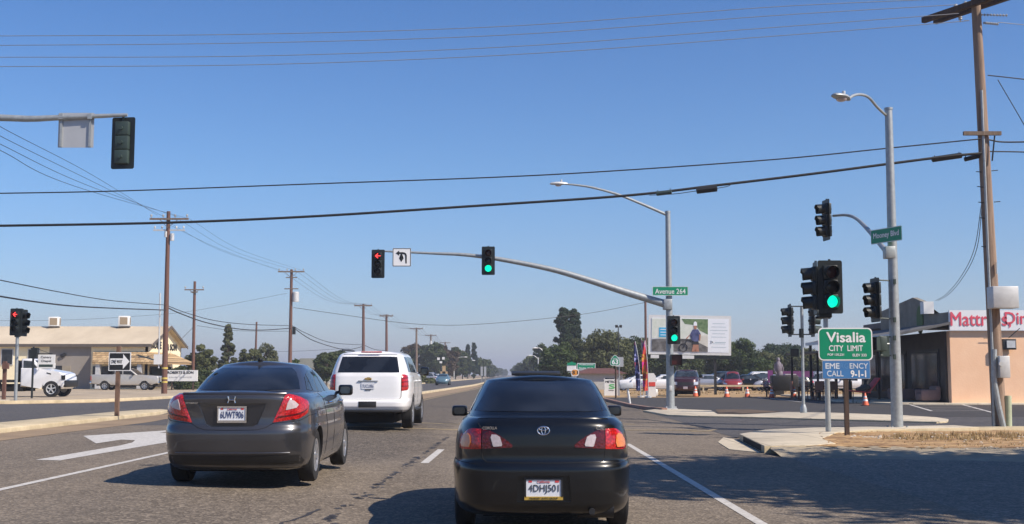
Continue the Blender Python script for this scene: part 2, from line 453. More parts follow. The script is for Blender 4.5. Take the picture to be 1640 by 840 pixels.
def slab(name, poly, h, m, mside=None, bev=0.02):
    """raised kerb/pavement piece that follows the crown"""
    bm = bmesh.new()
    a = [bm.verts.new((p[0], p[1], G(p[0]) - .05)) for p in poly]; b = [bm.verts.new((p[0], p[1], G(p[0]) + h)) for p in poly]
    bm.faces.new(a); top = bm.faces.new(b[::-1]); n = len(poly)
    for i in range(n):
        j = (i + 1) % n
        f = bm.faces.new((a[j], a[i], b[i], b[j]))
        if mside: f.material_index = 1
    bmesh.ops.recalc_face_normals(bm, faces=bm.faces)
    if bev: bmesh.ops.bevel(bm, geom=[e for e in top.edges], offset=bev, segments=2, profile=0.5, affect='EDGES')
    bmesh.ops.triangulate(bm, faces=[f for f in bm.faces if len(f.verts) > 4])
    me = bpy.data.meshes.new(name); bm.to_mesh(me); bm.free()
    me.materials.append(m)
    if mside: me.materials.append(mside)
    sharpen(me, 50)
    o = link(name, me); o['kind'] = 'structure'; return o

def text_obj(name, body, w, h, m, parent, loc, rot=(R(90), 0, 0), bold=0.015, ext=0.002, align_w=True):
    """lettering fitted to w x h metres, standing upright and facing -Y by default"""
    cu = bpy.data.curves.new(name, 'FONT'); cu.body = body; cu.size = 1; cu.offset = 0; cu.extrude = 0
    cu.resolution_u = 3; cu.align_x = 'LEFT'
    tmp = bpy.data.objects.new('tmp', cu); COL.objects.link(tmp)
    dg = bpy.context.evaluated_depsgraph_get()
    me = bpy.data.meshes.new_from_object(tmp.evaluated_get(dg))
    bpy.data.objects.remove(tmp); bpy.data.curves.remove(cu)
    co = np.zeros(len(me.vertices) * 3); me.vertices.foreach_get('co', co); co = co.reshape(-1, 3)
    lo, hi = co.min(0), co.max(0)
    sx = w / max(1e-6, hi[0] - lo[0]); sy = h / max(1e-6, hi[1] - lo[1])
    co[:, 0] = (co[:, 0] - (lo[0] + hi[0]) / 2) * sx; co[:, 1] = (co[:, 1] - (lo[1] + hi[1]) / 2) * sy; co[:, 2] = 0
    me.vertices.foreach_set('co', co.ravel())
    bm = bmesh.new(); bm.from_mesh(me)
    bmesh.ops.dissolve_limit(bm, angle_limit=.002, verts=bm.verts, edges=bm.edges) if False else None
    for v in bm.verts: v.co.z += ext
    if bold > .004:                                 # heavier stroke: copies a hair apart, each at its own depth
        d = bold * .9 * min(sx, sy) * 1.0; geo = bm.verts[:] + bm.edges[:] + bm.faces[:]
        for i_, (ox, oy) in enumerate(((d, 0), (-d, 0), (0, d), (0, -d))):
            r = bmesh.ops.duplicate(bm, geom=geo)
            for v in r['geom']:
                if isinstance(v, bmesh.types.BMVert): v.co.x += ox; v.co.y += oy; v.co.z += .0006 * (i_ + 1)
    bm.to_mesh(me); bm.free(); me.name = name
    me.materials.clear()
    o = link(name, me, m, parent, loc); o.rotation_euler = rot
    return o

def rrect(w, h, r, n=5, cx=0, cz=0):
    pts = []
    for sx, sy, a0 in ((1, -1, -90), (1, 1, 0), (-1, 1, 90), (-1, -1, 180)):
        for k in range(n + 1):
            a = R(a0 + 90 * k / n)
            pts.append((cx + sx * (w / 2 - r) + r * math.cos(a), cz + sy * (h / 2 - r) + r * math.sin(a)))
    return pts

# ================================================================== SETTING: ground, roads, kerbs, markings
bm = bmesh.new()
xs = [-4000, -600, -200, -80, -40, -20, -4.0, -1.4, 20, 60, 200, 600, 4000]; ys = [-300, -40, 0, 40, 80, 160, 400, 1200, 6000]
grid = [[bm.verts.new((x, y, G(x) - .004)) for x in xs] for y in ys]
for i in range(len(ys) - 1):
    for j in range(len(xs) - 1):
        bm.faces.new((grid[i][j], grid[i][j + 1], grid[i + 1][j + 1], grid[i + 1][j]))
me = bpy.data.meshes.new('ground'); bm.to_mesh(me); bm.free()
tag(link('ground', me, M['ground']), kind='structure')

M['leftlot'] = mat('dusty_pavement', '#b8a88e', .95, c2='#978772', scale=.35, bump=.3, bscale=9)
RE = 4.7                                            # right edge of the road's asphalt
# carriageways and cross street
main_poly = [(-11.5, -60), (RE, -60), (RE, 22), (5.0, 26.4), (6.0, 28.6), (7.4, 29.8), (10.5, 31), (-11.5, 31)]
sheet('road', [[(-11.5, -60), (RE, -60), (RE, 22), (5.0, 26.4), (5.0, 31), (-11.5, 31)],
               [(-7.2, 31), (5.0, 31), (5.25, 60), (4.6, 120), (3.6, 400), (3.2, 3000), (-2.6, 3000), (-3.0, 400), (-4.6, 139), (-6.5, 81), (-7.4, 57)]], .004, M['road'])
sheet('cross_street', [[(-300, 31), (-11.5, 31), (-7.2, 31), (-7.2, 56), (-18, 56), (-22, 53), (-300, 53)],
                       [(5.0, 27), (6.0, 28.6), (7.4, 29.8), (14, 30.6), (300, 34), (300, 56), (12.2, 56), (12.2, 46), (5.1, 46)]], .006, M['cross'])
sheet('oncoming_road', [[(-23, -60), (-13, -60), (-13, 31), (-23, 31)],
                        [(-19, 56), (-7.5, 56), (-7.2, 81), (-5.4, 139), (-3.7, 400), (-3.2, 3000), (-8.5, 3000), (-9, 400), (-12.5, 162), (-17.5, 80), (-18.6, 66)]], .007, M['cross'])
# darker, newer asphalt in the left lane and along the wheel tracks
sheet('parking_lot', [(12.2, 46), (5.4, 46), (5.3, 52), (5.25, 62), (5.6, 73), (44, 76), (60, 76), (60, 40), (12.2, 40)], .012, M['lot'])
sheet('field', [(5.5, 73.5), (60, 76), (140, 200), (90, 230), (5, 230)], .004, M['field'])
sheet('shoulder', [(RE, -40), (12, -40), (14, 10), (14, 18.5), (10, 20.2), (5.6, 21.6), (5.1, 21.3), (RE, 21)], .004, M['shoulder'])
def bank(name, rows, m, seed):                 # uneven raised verge: rows of (x, y, z) polylines with the same count
    rng = random.Random(seed); bm = bmesh.new(); K = 90; prev = None; R_ = []
    for row in rows:
        xs_ = [p[0] for p in row]; out = []
        for k in range(K + 1):
            s = k / K; f = s * (len(row) - 1); i = min(int(f), len(row) - 2); t_ = f - i
            p = Vector(row[i]).lerp(Vector(row[i + 1]), t_); out.append(p)
        R_.append(out)
    fine = []
    for a_, b_ in zip(R_, R_[1:]):
        for q in range(5): fine.append([x.lerp(y, q / 5) for x, y in zip(a_, b_)])
    fine.append(R_[-1])
    for ri, row in enumerate(fine):
        vs = [bm.verts.new((p.x, p.y + rng.uniform(-.05, .05), p.z + (rng.uniform(-.012, .018) if 0 < ri else 0))) for p in row]
        if prev:
            for k in range(K): bm.faces.new((prev[k], prev[k + 1], vs[k + 1], vs[k]))
        prev = vs
    for f in bm.faces: f.smooth = True
    bmesh.ops.recalc_face_normals(bm, faces=bm.faces)
    me = bpy.data.meshes.new(name); bm.to_mesh(me); bm.free(); o = link(name, me, m); o['kind'] = 'structure'; return o
bank('gravel_verge', [[(4.62, 20.5, .0), (8, 19.6, .0), (14, 17.5, .0), (30, 16, .0)], [(4.60, 21.35, .11), (8, 20.8, .05), (14, 19, .03), (30, 18, .03)], [(4.75, 21.9, .13), (8.0, 22.1, .08), (14, 22.8, .05), (30, 24.2, .05)]], M['gravel'], 4)
bank('dry_verge', [[(5.3, 21.7, .13), (8.0, 21.9, .08), (14, 22.6, .05), (60, 25, .05)], [(5.95, 22.5, .132), (8.2, 24, .07), (14, 24.8, .05), (60, 28, .05)], [(6.7, 26.3, .132), (8.6, 27.4, .06), (14, 28.6, .05), (60, 33, .05)], [(7.4, 26.9, .10), (8.6, 28.0, .10), (12, 29.3, .05), (60, 37, .0)]], M['straw'], 5)
sheet('gutter_strip', [(-11.45, -60), (-10.2, -60), (-10.25, 20), (-10.0, 33), (-10.6, 40), (-11.45, 42)], .010, M['ground'])
sheet('median_strip', [(-4.9, 57), (-3.7, 100), (-3.2, 160), (-4.4, 139), (-6.3, 81), (-7.0, 57)], .010, M['ground'])
sheet('left_verge', [(-300, 54.5), (-24, 54.5), (-20, 58), (-19.6, 66), (-18.4, 80), (-13.4, 162), (-9.6, 400), (-200, 400)], .006, M['leftlot'])

# kerbs and pavements
M['dark_opening'] = mat('drain_shade', (.006, .006, .006), .95, var=.2)
slab('median', [(-13, -60), (-11.5, -60), (-11.5, 39), (-11.8, 41), (-12.3, 41.9), (-12.8, 41), (-13, 39)], .11, M['kerb'])
slab('median', [(-7.2, 57), (-6.7, 57), (-6.0, 81), (-4.2, 139), (-3.05, 400), (-3.35, 400), (-4.7, 139), (-6.5, 81)], .13, M['kerb'])
slab('sidewalk', [(4.55, 21.6), (4.92, 25.9), (5.9, 27.9), (7.3, 29.0), (11.2, 30.3), (11.4, 29.2), (8.4, 28.0), (7.2, 26.6), (6.2, 24.0), (6.05, 22.4), (5.3, 21.7)], .14, M['concrete'], M['kerb'], .006)
slab('gutter_apron', [(4.1, 22.6), (4.5, 21.7), (4.85, 26), (4.75, 26.9), (4.3, 25.0)], .015, M['concrete'], None, 0)
slab('kerb', [(11.3, 30.3), (11.4, 29.7), (19, 31.6), (19, 32.1)], .10, M['kerb'])
Z = .06
isl = [gp(1030, 657.7, Z), gp(1070, 664.5, Z), gp(1110, 666, Z), gp(1175, 667, Z), gp(1250, 669, Z), gp(1340, 671.5, Z), gp(1440, 674, Z), gp(1500, 675.5, Z), gp(1517, 674.5, Z),
       gp(1519, 671.5, Z), gp(1500, 668.5, Z), gp(1440, 665, Z), gp(1340, 661.5, Z), gp(1260, 660, Z), gp(1221, 662.5, Z), gp(1190, 664, Z), gp(1150, 663.5, Z), gp(1139, 657.5, Z), gp(1090, 655.5, Z), gp(1056, 655, Z)]
slab('sidewalk', isl, Z, M['concrete'], M['kerb'], .015)
sheet('ramp_dirt', [gp(1150, 663.3), gp(1190, 663.6), gp(1221, 662.2), gp(1250, 660.4), gp(1200, 657), gp(1146, 657)], .02, M['browndirt'])
# long kerb beyond the junction on the right
def ribbon(pts, w, closed=False):
    L, Rr = [], []
    for i, p in enumerate(pts):
        a = Vector(pts[max(0, i - 1)]); b = Vector(pts[min(len(pts) - 1, i + 1)])
        t = (b - a).normalized(); n = Vector((-t.y, t.x))
        L.append(tuple(Vector(p) + n * w / 2)); Rr.append(tuple(Vector(p) - n * w / 2))
    return L + Rr[::-1]
slab('kerb', ribbon([(5.9, 46.2), (5.5, 48), (5.2, 52), (5.12, 60), (4.9, 90), (4.3, 160), (3.6, 400)], .22), .13, M['redkerb'])
slab('kerb', ribbon([(-60, 53.3), (-26, 53.3), (-22.5, 54), (-20, 57), (-19, 63), (-18.6, 68), (-17.7, 80), (-12.8, 162), (-9.3, 400)], .3), .14, M['kerb'])
slab('sidewalk', [(-60, 54), (-25.5, 54), (-24, 54.6), (-24.4, 58), (-60, 58)], .10, M['concrete'])
# concrete pavement in front of the store
slab('sidewalk', [(20.3, 55.6), (17.8, 55.9), (16.6, 61), (18.0, 80), (30, 80), (30, 56), (21, 55.6)], .09, M['concrete'])

# painted markings
def strip(pts, w): return ribbon(pts, w)
mk = [strip([(2.37, 2), (2.37, 15), (2.36, 24.5)], .11), strip([(-5.95, -10), (-5.86, 14), (-5.7, 29.5)], .12),
      strip([(-1.40, 19.2), (-1.34, 22.7)], .13), strip([(-1.42, 5.5), (-1.42, 9.0)], .12)]
tag(sheet('lane_markings', mk, .0085, M['paint']), kind='structure')
arrow = [(-9.2, 25.7), (-7.95, 22.9), (-7.9, 24.2), (-7.55, 24.0), (-7.35, 23.2), (-7.27, 22.2), (-7.35, 18.5), (-6.93, 18.4), (-6.75, 22.4), (-6.62, 24.8), (-6.9, 26.4), (-7.4, 27.0), (-7.95, 27.0), (-7.95, 28.6)]
sheet('turn_arrow_marking', arrow, .0085, M['paint'])
sheet('crosswalk_marking', [[(-4.4, 30.2), (-1.3, 30.5), (4.7, 30.3), (4.7, 30.6), (-1.3, 30.85), (-4.4, 30.5)], [(-4.0, 33.6), (-1.3, 33.9), (3.5, 34.0), (3.5, 34.3), (-1.3, 34.2), (-4.0, 33.9)],
                            [gp(1105, 691.4), gp(1130, 690.6), gp(1142, 688.6), gp(1150, 688.9), gp(1135, 691.6), gp(1108, 692.3)]], .0095, M['ypaint'])
sheet('yellow_line_marking', [strip([(-4.6, 57), (-3.4, 104), (-2.7, 160), (-2.3, 400)], .14)], .016, M['ypaint'])
lots = [strip([gp(1213, 636.6), gp(1222, 638.8)], .14), strip([gp(1232, 638.4), gp(1284, 644.8)], .16), strip([gp(1284, 644.8), gp(1400, 645.2)], .12),
        strip([gp(1446, 645.8), gp(1493, 659.6)], .13), strip([gp(1540, 648.6), gp(1590, 662)], .13)]
for k in range(4):
    lots.append(strip([gp(1478 + 4 * k, 650.5 + 3.0 * k), gp(1560 + 6 * k, 650.5 + 2.7 * k)], .12))
sheet('parking_markings', lots, .020, M['paint'])
# tar-sealed joint and cracks in the lanes
random.seed(3)
def crack(a, b, n, wob, w):
    pts = []
    for i in range(n + 1):
        t = i / n; p = Vector(a).lerp(Vector(b), t)
        pts.append((p.x + random.uniform(-wob, wob), p.y))
    L = [(p[0] - w * random.uniform(.15, 1), p[1]) for p in pts]; Q = [(p[0] + w * random.uniform(.15, 1), p[1]) for p in pts]
    return L + Q[::-1]
cr = []
for k in range(230):                                  # crumbling joint: many short ragged crumbs of tar
    y = random.uniform(8.5, 27); x = (-1.80 + (y - 11) * .022 if y > 11 else -2.25 + (y - 8.5) * .18) + random.gauss(0, .05 if y < 15 else .025)
    if math.sin(y * 1.7) + math.sin(y * 4.1 + 1) < -.9: continue
    n = random.randint(5, 8); s = random.uniform(.015, .06)
    cr.append([(x + s * random.uniform(.5, 1.2) * math.cos(6.283 * i / n), y + s * 1.6 * random.uniform(.5, 1.2) * math.sin(6.283 * i / n)) for i in range(n)])
cr += [crack((-2.6, 7.5), (-2.0, 12.5), 30, .04, .035),
      crack((-.1, 24), (1.0, 30), 20, .06, .015)]
for k_, q_ in enumerate(cr): pass
sheet('tar_joint', cr, .0065, M['tar'])
# raised ragged sealant crumbs beside the joint, kept low

# ================================================================== VEHICLES
M['p_black'] = mat('black_car_paint', (.004, .0045, .0055), .28, .0, var=.05, scale=2, coat=.55, spec=.3)
M['p_grey'] = mat('dark_grey_metallic_paint', (.062, .062, .068), .32, .55, var=.06, scale=3, coat=1.0)
M['p_white'] = mat('white_car_paint', (.78, .78, .78), .3, .0, var=.02, scale=2, coat=.8)
M['p_maroon'] = mat('maroon_car_paint', (.06, .018, .022), .3, .3, var=.05, coat=.8)
M['p_teal'] = mat('pale_teal_car_paint', (.14, .24, .28), .3, .4, var=.05, coat=.8)
M['p_silver'] = mat('silver_car_paint', (.42, .43, .46), .35, .5, var=.05, coat=.6)
M['p_red'] = mat('red_car_paint', (.26, .03, .03), .3, .1, var=.05, coat=.6)
M['p_blue'] = mat('dark_blue_car_paint', (.025, .035, .07), .3, .2, var=.05, coat=.6)
M['p_beige'] = mat('champagne_truck_paint', (.36, .33, .29), .35, .4, var=.05, coat=.6)
M['trim'] = mat('black_plastic_trim', (.014, .014, .015), .55, var=.15, scale=9)
M['gap'] = mat('panel_gap', (.004, .004, .004), .8, var=.1)
M['well'] = mat('wheel_well', (.006, .006, .006), .95, var=.2)
M['amber'] = mat('amber_lens', (.62, .17, .02), .18, var=.15, scale=30, coat=1)
M['clear'] = mat('clear_lens', (.50, .42, .42), .15, var=.15, scale=40, coat=1)
M['headl'] = mat('headlamp_glass', (.55, .57, .6), .12, .3, var=.2, scale=20, coat=1)
M['plate'] = mat('plate_white', (.66, .68, .72), .4, var=.04, scale=20)
M['platetx'] = mat('plate_blue_letters', (.03, .045, .14), .5, var=.05)
M['platetk'] = mat('plate_dark_letters', (.05, .06, .075), .5, var=.05)
M['platered'] = mat('plate_red_script', (.6, .06, .06), .5, var=.05)
M['pgold'] = mat('gold_plate_frame', (.5, .33, .06), .4, .2, var=.05)
M['gold'] = mat('gold_badge', (.55, .36, .12), .3, .6, var=.05)
def lamp_mat(name, c, c2):
    m, nt, b = new_mat(name)
    tc = nd(nt, 'ShaderNodeTexCoord'); v = nd(nt, 'ShaderNodeTexVoronoi'); v.inputs['Scale'].default_value = 45
    nt.links.new(tc.outputs['Object'], v.inputs['Vector'])
    nt.links.new(ramp(nt, v.outputs['Distance'], .1, .7, c, c2), b.inputs['Base Color'])
    b.inputs['Roughness'].default_value = .18; b.inputs['Coat Weight'].default_value = 1; b.inputs['Coat Roughness'].default_value = .03
    bp = nd(nt, 'ShaderNodeBump'); bp.inputs['Strength'].default_value = .25; bp.inputs['Distance'].default_value = .01
    nt.links.new(v.outputs['Distance'], bp.inputs['Height']); nt.links.new(bp.outputs[0], b.inputs['Normal'])
    return m
M['tail'] = lamp_mat('tail_lamp_red', (.62, .02, .018), (.30, .008, .008))
M['taild'] = lamp_mat('tail_lamp_dark_red', (.13, .006, .008), (.07, .004, .005))
M['taild'].node_tree.nodes['Principled BSDF'].inputs['Coat Weight'].default_value = .25
def glass_mat(name, c, rough=.04):
    m, nt, b = new_mat(name)
    tc = nd(nt, 'ShaderNodeTexCoord'); n = nd(nt, 'ShaderNodeTexNoise'); n.inputs['Scale'].default_value = 2.2; n.inputs['Detail'].default_value = 3
    nt.links.new(tc.outputs['Object'], n.inputs['Vector'])
    nt.links.new(ramp(nt, n.outputs['Fac'], .42, .62, tuple(x * .45 for x in c), c), b.inputs['Base Color'])
    b.inputs['Roughness'].default_value = rough; b.inputs['Specular IOR Level'].default_value = .55
    return m
M['glass'] = glass_mat('tinted_car_glass', (.018, .022, .03))
M['glassl'] = glass_mat('side_car_glass', (.05, .065, .08))

def smooth1(a, s):
    k = np.exp(-np.arange(-int(3 * s) - 1, int(3 * s) + 2) ** 2 / (2 * s * s)); k /= k.sum()
    p = len(k) // 2
    return np.convolve(np.pad(a, p, mode='edge'), k, mode='valid')

class Loft:
    """car shell as a stack of plan outlines; rear faces -Y"""
    def __init__(s, lev, nr=5.0, nf=4.0, slope=None, crown=.03, sm=1.2, dz=.0125, bow=0.0):
        lev = np.array(lev, float)                     # z, half width, rear y, front y
        s.z0, s.z1 = lev[0, 0], lev[-1, 0]
        n = int((s.z1 - s.z0) / dz) + 1
        s.zz = np.linspace(s.z0, s.z1, n)
        s.w, s.r, s.f = [smooth1(np.interp(s.zz, lev[:, 0], lev[:, k]), sm) for k in (1, 2, 3)]
        s.nr, s.nf, s.slope, s.crown, s.bow = nr, nf, slope, crown, bow
        s.yc = (lev[:, 2].mean() + lev[:, 3].mean()) / 2
    def prof(s, z):
        return np.interp(z, s.zz, s.w), np.interp(z, s.zz, s.r), np.interp(z, s.zz, s.f)
    def zs(s, y, z):
        return z if s.slope is None else s.slope(y, z)
    def rear(s, x, z):
        w, r, f = s.prof(z); u = min(.9999, abs(x) / w)
        c2 = 1 - u ** s.nr
        return Vector((x, s.yc - (s.yc - r) * c2 ** (1 / s.nr) + s.bow * u * u * c2, z))
    def front(s, x, z):
        w, r, f = s.prof(z); u = min(.9999, abs(x) / w)
        y = s.yc + (f - s.yc) * (1 - u ** s.nf) ** (1 / s.nf)
        return Vector((x, y, s.zs(y, z)))
    def side(s, y, z, sg=1):
        w, r, f = s.prof(z)
        n, L = (s.nr, s.yc - r) if y < s.yc else (s.nf, f - s.yc)
        u = min(.9999, abs(y - s.yc) / L)
        return Vector((sg * w * (1 - u ** n) ** (1 / n), y, s.zs(y, z)))
    def ring(s, z, N):
        w, r, f = s.prof(z); th = np.linspace(0, np.pi, 1601)
        n = np.where(th < np.pi / 2, s.nr, s.nf)
        L = np.where(th < np.pi / 2, s.yc - r, f - s.yc)
        x = w * np.abs(np.sin(th)) ** (2 / n); c = np.cos(th)
        y = s.yc - L * np.sign(c) * np.abs(c) ** (2 / n)
        y = y + s.bow * (x / w) ** 2 * np.where(c > 0, c ** 2, 0)
        d = np.concatenate([[0], np.cumsum(np.hypot(np.diff(x), np.diff(y)))])
        t = np.linspace(0, d[-1], N)
        return np.interp(t, d, x), np.interp(t, d, y)
    def wrap(s, q, z, sg=1, zref=None):
        """q = arc length along the outline from the rear centre line"""
        x, y = s._ring_cached(z)
        d = np.concatenate([[0], np.cumsum(np.hypot(np.diff(x), np.diff(y)))])
        return Vector((sg * float(np.interp(abs(q), d, x)), float(np.interp(abs(q), d, y)), z))
    def _ring_cached(s, z):
        if not hasattr(s, '_rc'): s._rc = {}
        k = round(float(z), 3)
        if k not in s._rc: s._rc[k] = s.ring(k, 700)
        return s._rc[k]
    def mesh(s, N=90, closed=True, mcap=10):
        vs, fs = [], []
        rings = []
        for z in s.zz:
            x, y = s.ring(z, N); row = []
            for i in range(N): row.append(len(vs)); vs.append((x[i], y[i], s.zs(y[i], z)))
            for i in range(N - 2, 0, -1): row.append(len(vs)); vs.append((-x[i], y[i], s.zs(y[i], z)))
            rings.append(row)
        K = len(rings[0])
        for a, b in zip(rings, rings[1:]):
            for i in range(K):
                j = (i + 1) % K; fs.append((a[i], a[j], b[j], b[i]))
        if closed: fs.append(tuple(rings[0][::-1]))
        top = rings[-1]; z = s.zz[-1]; x, y = s.ring(z, N)
        prev = None
        for i in range(1, N - 1):
            row = [top[i]]
            for k in range(1, mcap):
                u = 1 - 2 * k / mcap
                zz = s.zs(y[i], z) + s.crown * (1 - u ** 2) * min(1, x[i] / (.8 * s.w[-1])) ** 1
                row.append(len(vs)); vs.append((x[i] * u, y[i], zz))
            row.append(top[K - i])
            if prev is None:
                for k in range(mcap): fs.append((top[0], row[k], row[k + 1]))
            else:
                for k in range(mcap): fs.append((prev[k], row[k], row[k + 1], prev[k + 1]))
            prev = row
        for k in range(mcap): fs.append((top[N - 1], prev[k + 1], prev[k]))
        me = bpy.data.meshes.new('shell'); me.from_pydata(vs, [], fs)
        bm = bmesh.new(); bm.from_mesh(me); bmesh.ops.recalc_face_normals(bm, faces=bm.faces); bm.to_mesh(me); bm.free()
        return me

def norm_of(fn, a, b, e=.004):
    p = fn(a, b); q = (fn(a + e, b) - fn(a - e, b)).cross(fn(a, b + e) - fn(a, b - e))
    if q.length < 1e-12: return Vector((0, -1, 0))
    return q.normalized()

def patch(name, poly, fn, m, parent, off=.005, depth=.012, step=.04, flip=False, bulge=0.0, extra=None):
    """a panel (lamp, window, badge) cut to poly=(a,b) points and laid on the shell surface fn(a,b)"""
    bm = bmesh.new()
    vs = [bm.verts.new((p[0], p[1], 0)) for p in poly]; bm.faces.new(vs)
    a0, a1 = min(p[0] for p in poly), max(p[0] for p in poly); b0, b1 = min(p[1] for p in poly), max(p[1] for p in poly)
    for lo, hi, ax in ((a0, a1, 0), (b0, b1, 1)):
        n = int((hi - lo) / step)
        for k in range(1, n + 1):
            co = [0, 0, 0]; no = [0, 0, 0]; co[ax] = lo + (hi - lo) * k / (n + 1); no[ax] = 1
            bmesh.ops.bisect_plane(bm, geom=bm.verts[:] + bm.edges[:] + bm.faces[:], plane_co=co, plane_no=no, dist=1e-6)
    bmesh.ops.triangulate(bm, faces=[f for f in bm.faces if len(f.verts) > 4])
    edge = set(v for e in bm.edges if e.is_boundary for v in e.verts)
    N = {}
    cen = Vector(((a0 + a1) / 2, (b0 + b1) / 2, 0))
    for v in bm.verts:
        p = fn(v.co.x, v.co.y); n = norm_of(fn, v.co.x, v.co.y)
        if flip: n = -n
        h = off + (bulge if v not in edge else 0)
        N[v] = n
        v.co = p + n * h
    r = bmesh.ops.extrude_edge_only(bm, edges=[e for e in bm.edges if e.is_boundary])
    nv = [g for g in r['geom'] if isinstance(g, bmesh.types.BMVert)]
    base = list(N.items())
    for v in nv:
        # move skirt down along the nearest base normal
        best = None
        for e in v.link_edges:
            o = e.other_vert(v)
            if o in N: best = N[o]; break
        if best: v.co -= best * (off + depth)
    bmesh.ops.recalc_face_normals(bm, faces=bm.faces)
    me = bpy.data.meshes.new(name); bm.to_mesh(me); bm.free()
    # orient outward: compare with the analytic normal at the centre
    return link(name, sharpen(me, 40), m, parent)

def line_on(mb, pts, fn, r=.004, off=0.0, flip=False, n=5, sub=6):
    P = []
    for (a, b), (c, d) in zip(pts, pts[1:]):
        for k in range(sub):
            t = k / sub; P.append((a + (c - a) * t, b + (d - b) * t))
    P.append(pts[-1])
    out = []
    for a, b in P:
        nn = norm_of(fn, a, b); nn = -nn if flip else nn
        out.append(fn(a, b) + nn * off)
    mb.tube(out, r, n)

def boolean_cut(me, cutters, m_main):
    """cut list of meshes (material slot 1 = well) out of me"""
    o = bpy.data.objects.new('tmp_body', me); COL.objects.link(o)
    me.materials.append(m_main); me.materials.append(M['well'])
    tmp = []
    for c, slot in cutters:
        c.materials.append(m_main); c.materials.append(M['well'])
        for p in c.polygons: p.material_index = slot
        q = bpy.data.objects.new('tmp_cut', c); COL.objects.link(q); tmp.append(q)
        b = o.modifiers.new('b', 'BOOLEAN'); b.operation = 'DIFFERENCE'; b.solver = 'EXACT'; b.object = q
    dg = bpy.context.evaluated_depsgraph_get(); dg.update()
    res = bpy.data.meshes.new_from_object(o.evaluated_get(dg))
    bpy.data.objects.remove(o)
    for q in tmp: bpy.data.objects.remove(q)
    return res

def make_wheel(parent, x, y, r, w, sg, rim_m, spokes=5, name='wheel', hub=.62, simple=False):
    n = 20 if simple else 40
    t = MB()
    t.lathe([(r * hub, -w / 2 + .02), (r * .8, -w / 2), (r * .95, -w / 2 + .01), (r, -w / 2 + .035), (r, w / 2 - .035), (r * .95, w / 2 - .01), (r * .8, w / 2), (r * hub, w / 2 - .02), (r * hub, -w / 2 + .02)], (0, 0, 0), 'x', n)
    if not simple:
        for k in (-.3, 0, .3): t.lathe([(r + .0005, w * k - .004), (r + .0012, w * k), (r + .0005, w * k + .004)], (0, 0, 0), 'x', n)
    o = t.build(name, M['tyre'], parent, loc=(x, y, r))
    b = MB(); so = sg * (w / 2 - .018)
    b.lathe([(r * hub + .002, so + sg * .006), (r * hub - .02, so), (r * hub - .03, so - sg * .05), (.02, so - sg * .06)], (0, 0, 0), 'x', n)
    for k in range(spokes):
        a = 2 * math.pi * k / spokes
        rm = Matrix.Rotation(a, 3, 'X')
        b.box(rm @ Vector((so - sg * .012, 0, r * hub * .52)), (.022, r * .15, r * hub * .9), rm)
    b.lathe([(.0005, so + sg * .006), (r * .16, so + sg * .004), (r * .18, so - sg * .03)], (0, 0, 0), 'x', 16)
    b.build('rim', rim_m, o)
    d = MB(); d.lathe([(.001, so - sg * .055), (r * hub, so - sg * .05)], (0, 0, 0), 'x', 16); d.build('brake_disc', M['well'], o)
    return o

def disc_mesh(x0, x1, y, z, r, n=40):
    mb = MB(); mb.lathe([(.0001, x0), (r, x0), (r, x1), (.0001, x1)], (0, y, z), 'x', n)
    return mb.mesh('cut', 60)

M['platepale'] = mat('plate_worn_letters', (.22, .25, .34), .5, var=.05)
def plate_part(parent, loc, w, h, body, frame_m=None, tx='platetx', red=True, rot=None, bottom=None):
    p = MB().prism(rrect(w, h, .012), 'y', -.002, .002).build('license_plate', M['plate'], parent, loc=loc)
    if rot: p.rotation_euler = rot
    text_obj('letters', body, w * .86, h * .50, M[tx], p, (0, -.0025, -h * .05), bold=.006)
    if red:
        text_obj('state_script', 'California', w * .36, h * .13, M['platered'], p, (0, -.0025, h * .36), bold=.01)
        MB().box((w * .38, -.0035, h * .38), (.035, .002, .02)).build('sticker', M['platered'], p); MB().box((-w * .38, -.0035, h * .38), (.03, .002, .018)).build('sticker', M['platered'], p)
    if frame_m:
        f = MB()
        for cx, cz, sx, sz in ((0, h / 2 + .004, w + .03, .016), (0, -h / 2 - .008, w + .03, .03), (-w / 2 - .006, 0, .014, h), (w / 2 + .006, 0, .014, h)):
            if cz < 0 or frame_m is not M['pgold']: f.box((cx, -.004, cz), (sx, .012, sz))
            else: MB().box((cx, -.004, cz), (sx, .012, sz)).build('frame_bar', M['trim'], p)
        f.build('plate_frame', frame_m, p)
        if bottom: text_obj('frame_lettering', bottom, w * .8, .014, M['trim'], p, (0, -.011, -h / 2 - .008), bold=.03)
    return p

def mirror_pair(parent, lo, y, z, x, m, size=(.10, .06, .07)):
    for sg in (-1, 1):
        b = MB(); b.box((sg * (x + size[0]), y, z), (size[0] * 2, size[1] * 1.7, size[2] * 2), bev=min(size) * .55)
        b.tube([(sg * (x - .04), y + .03, z - .04), (sg * (x + size[0] * .4), y + .01, z - .02)], .022, 8)
        o = b.build('wing_mirror', m, parent)
        g = MB(); g.prism([(sg * (x + size[0]) + px, z + pz) for px, pz in rrect(size[0] * 1.35, size[2] * 1.3, size[2] * .4)], 'y', y - size[1] * .90, y - size[1] * .8)
        g.build('mirror_glass', M['glassl'], o)

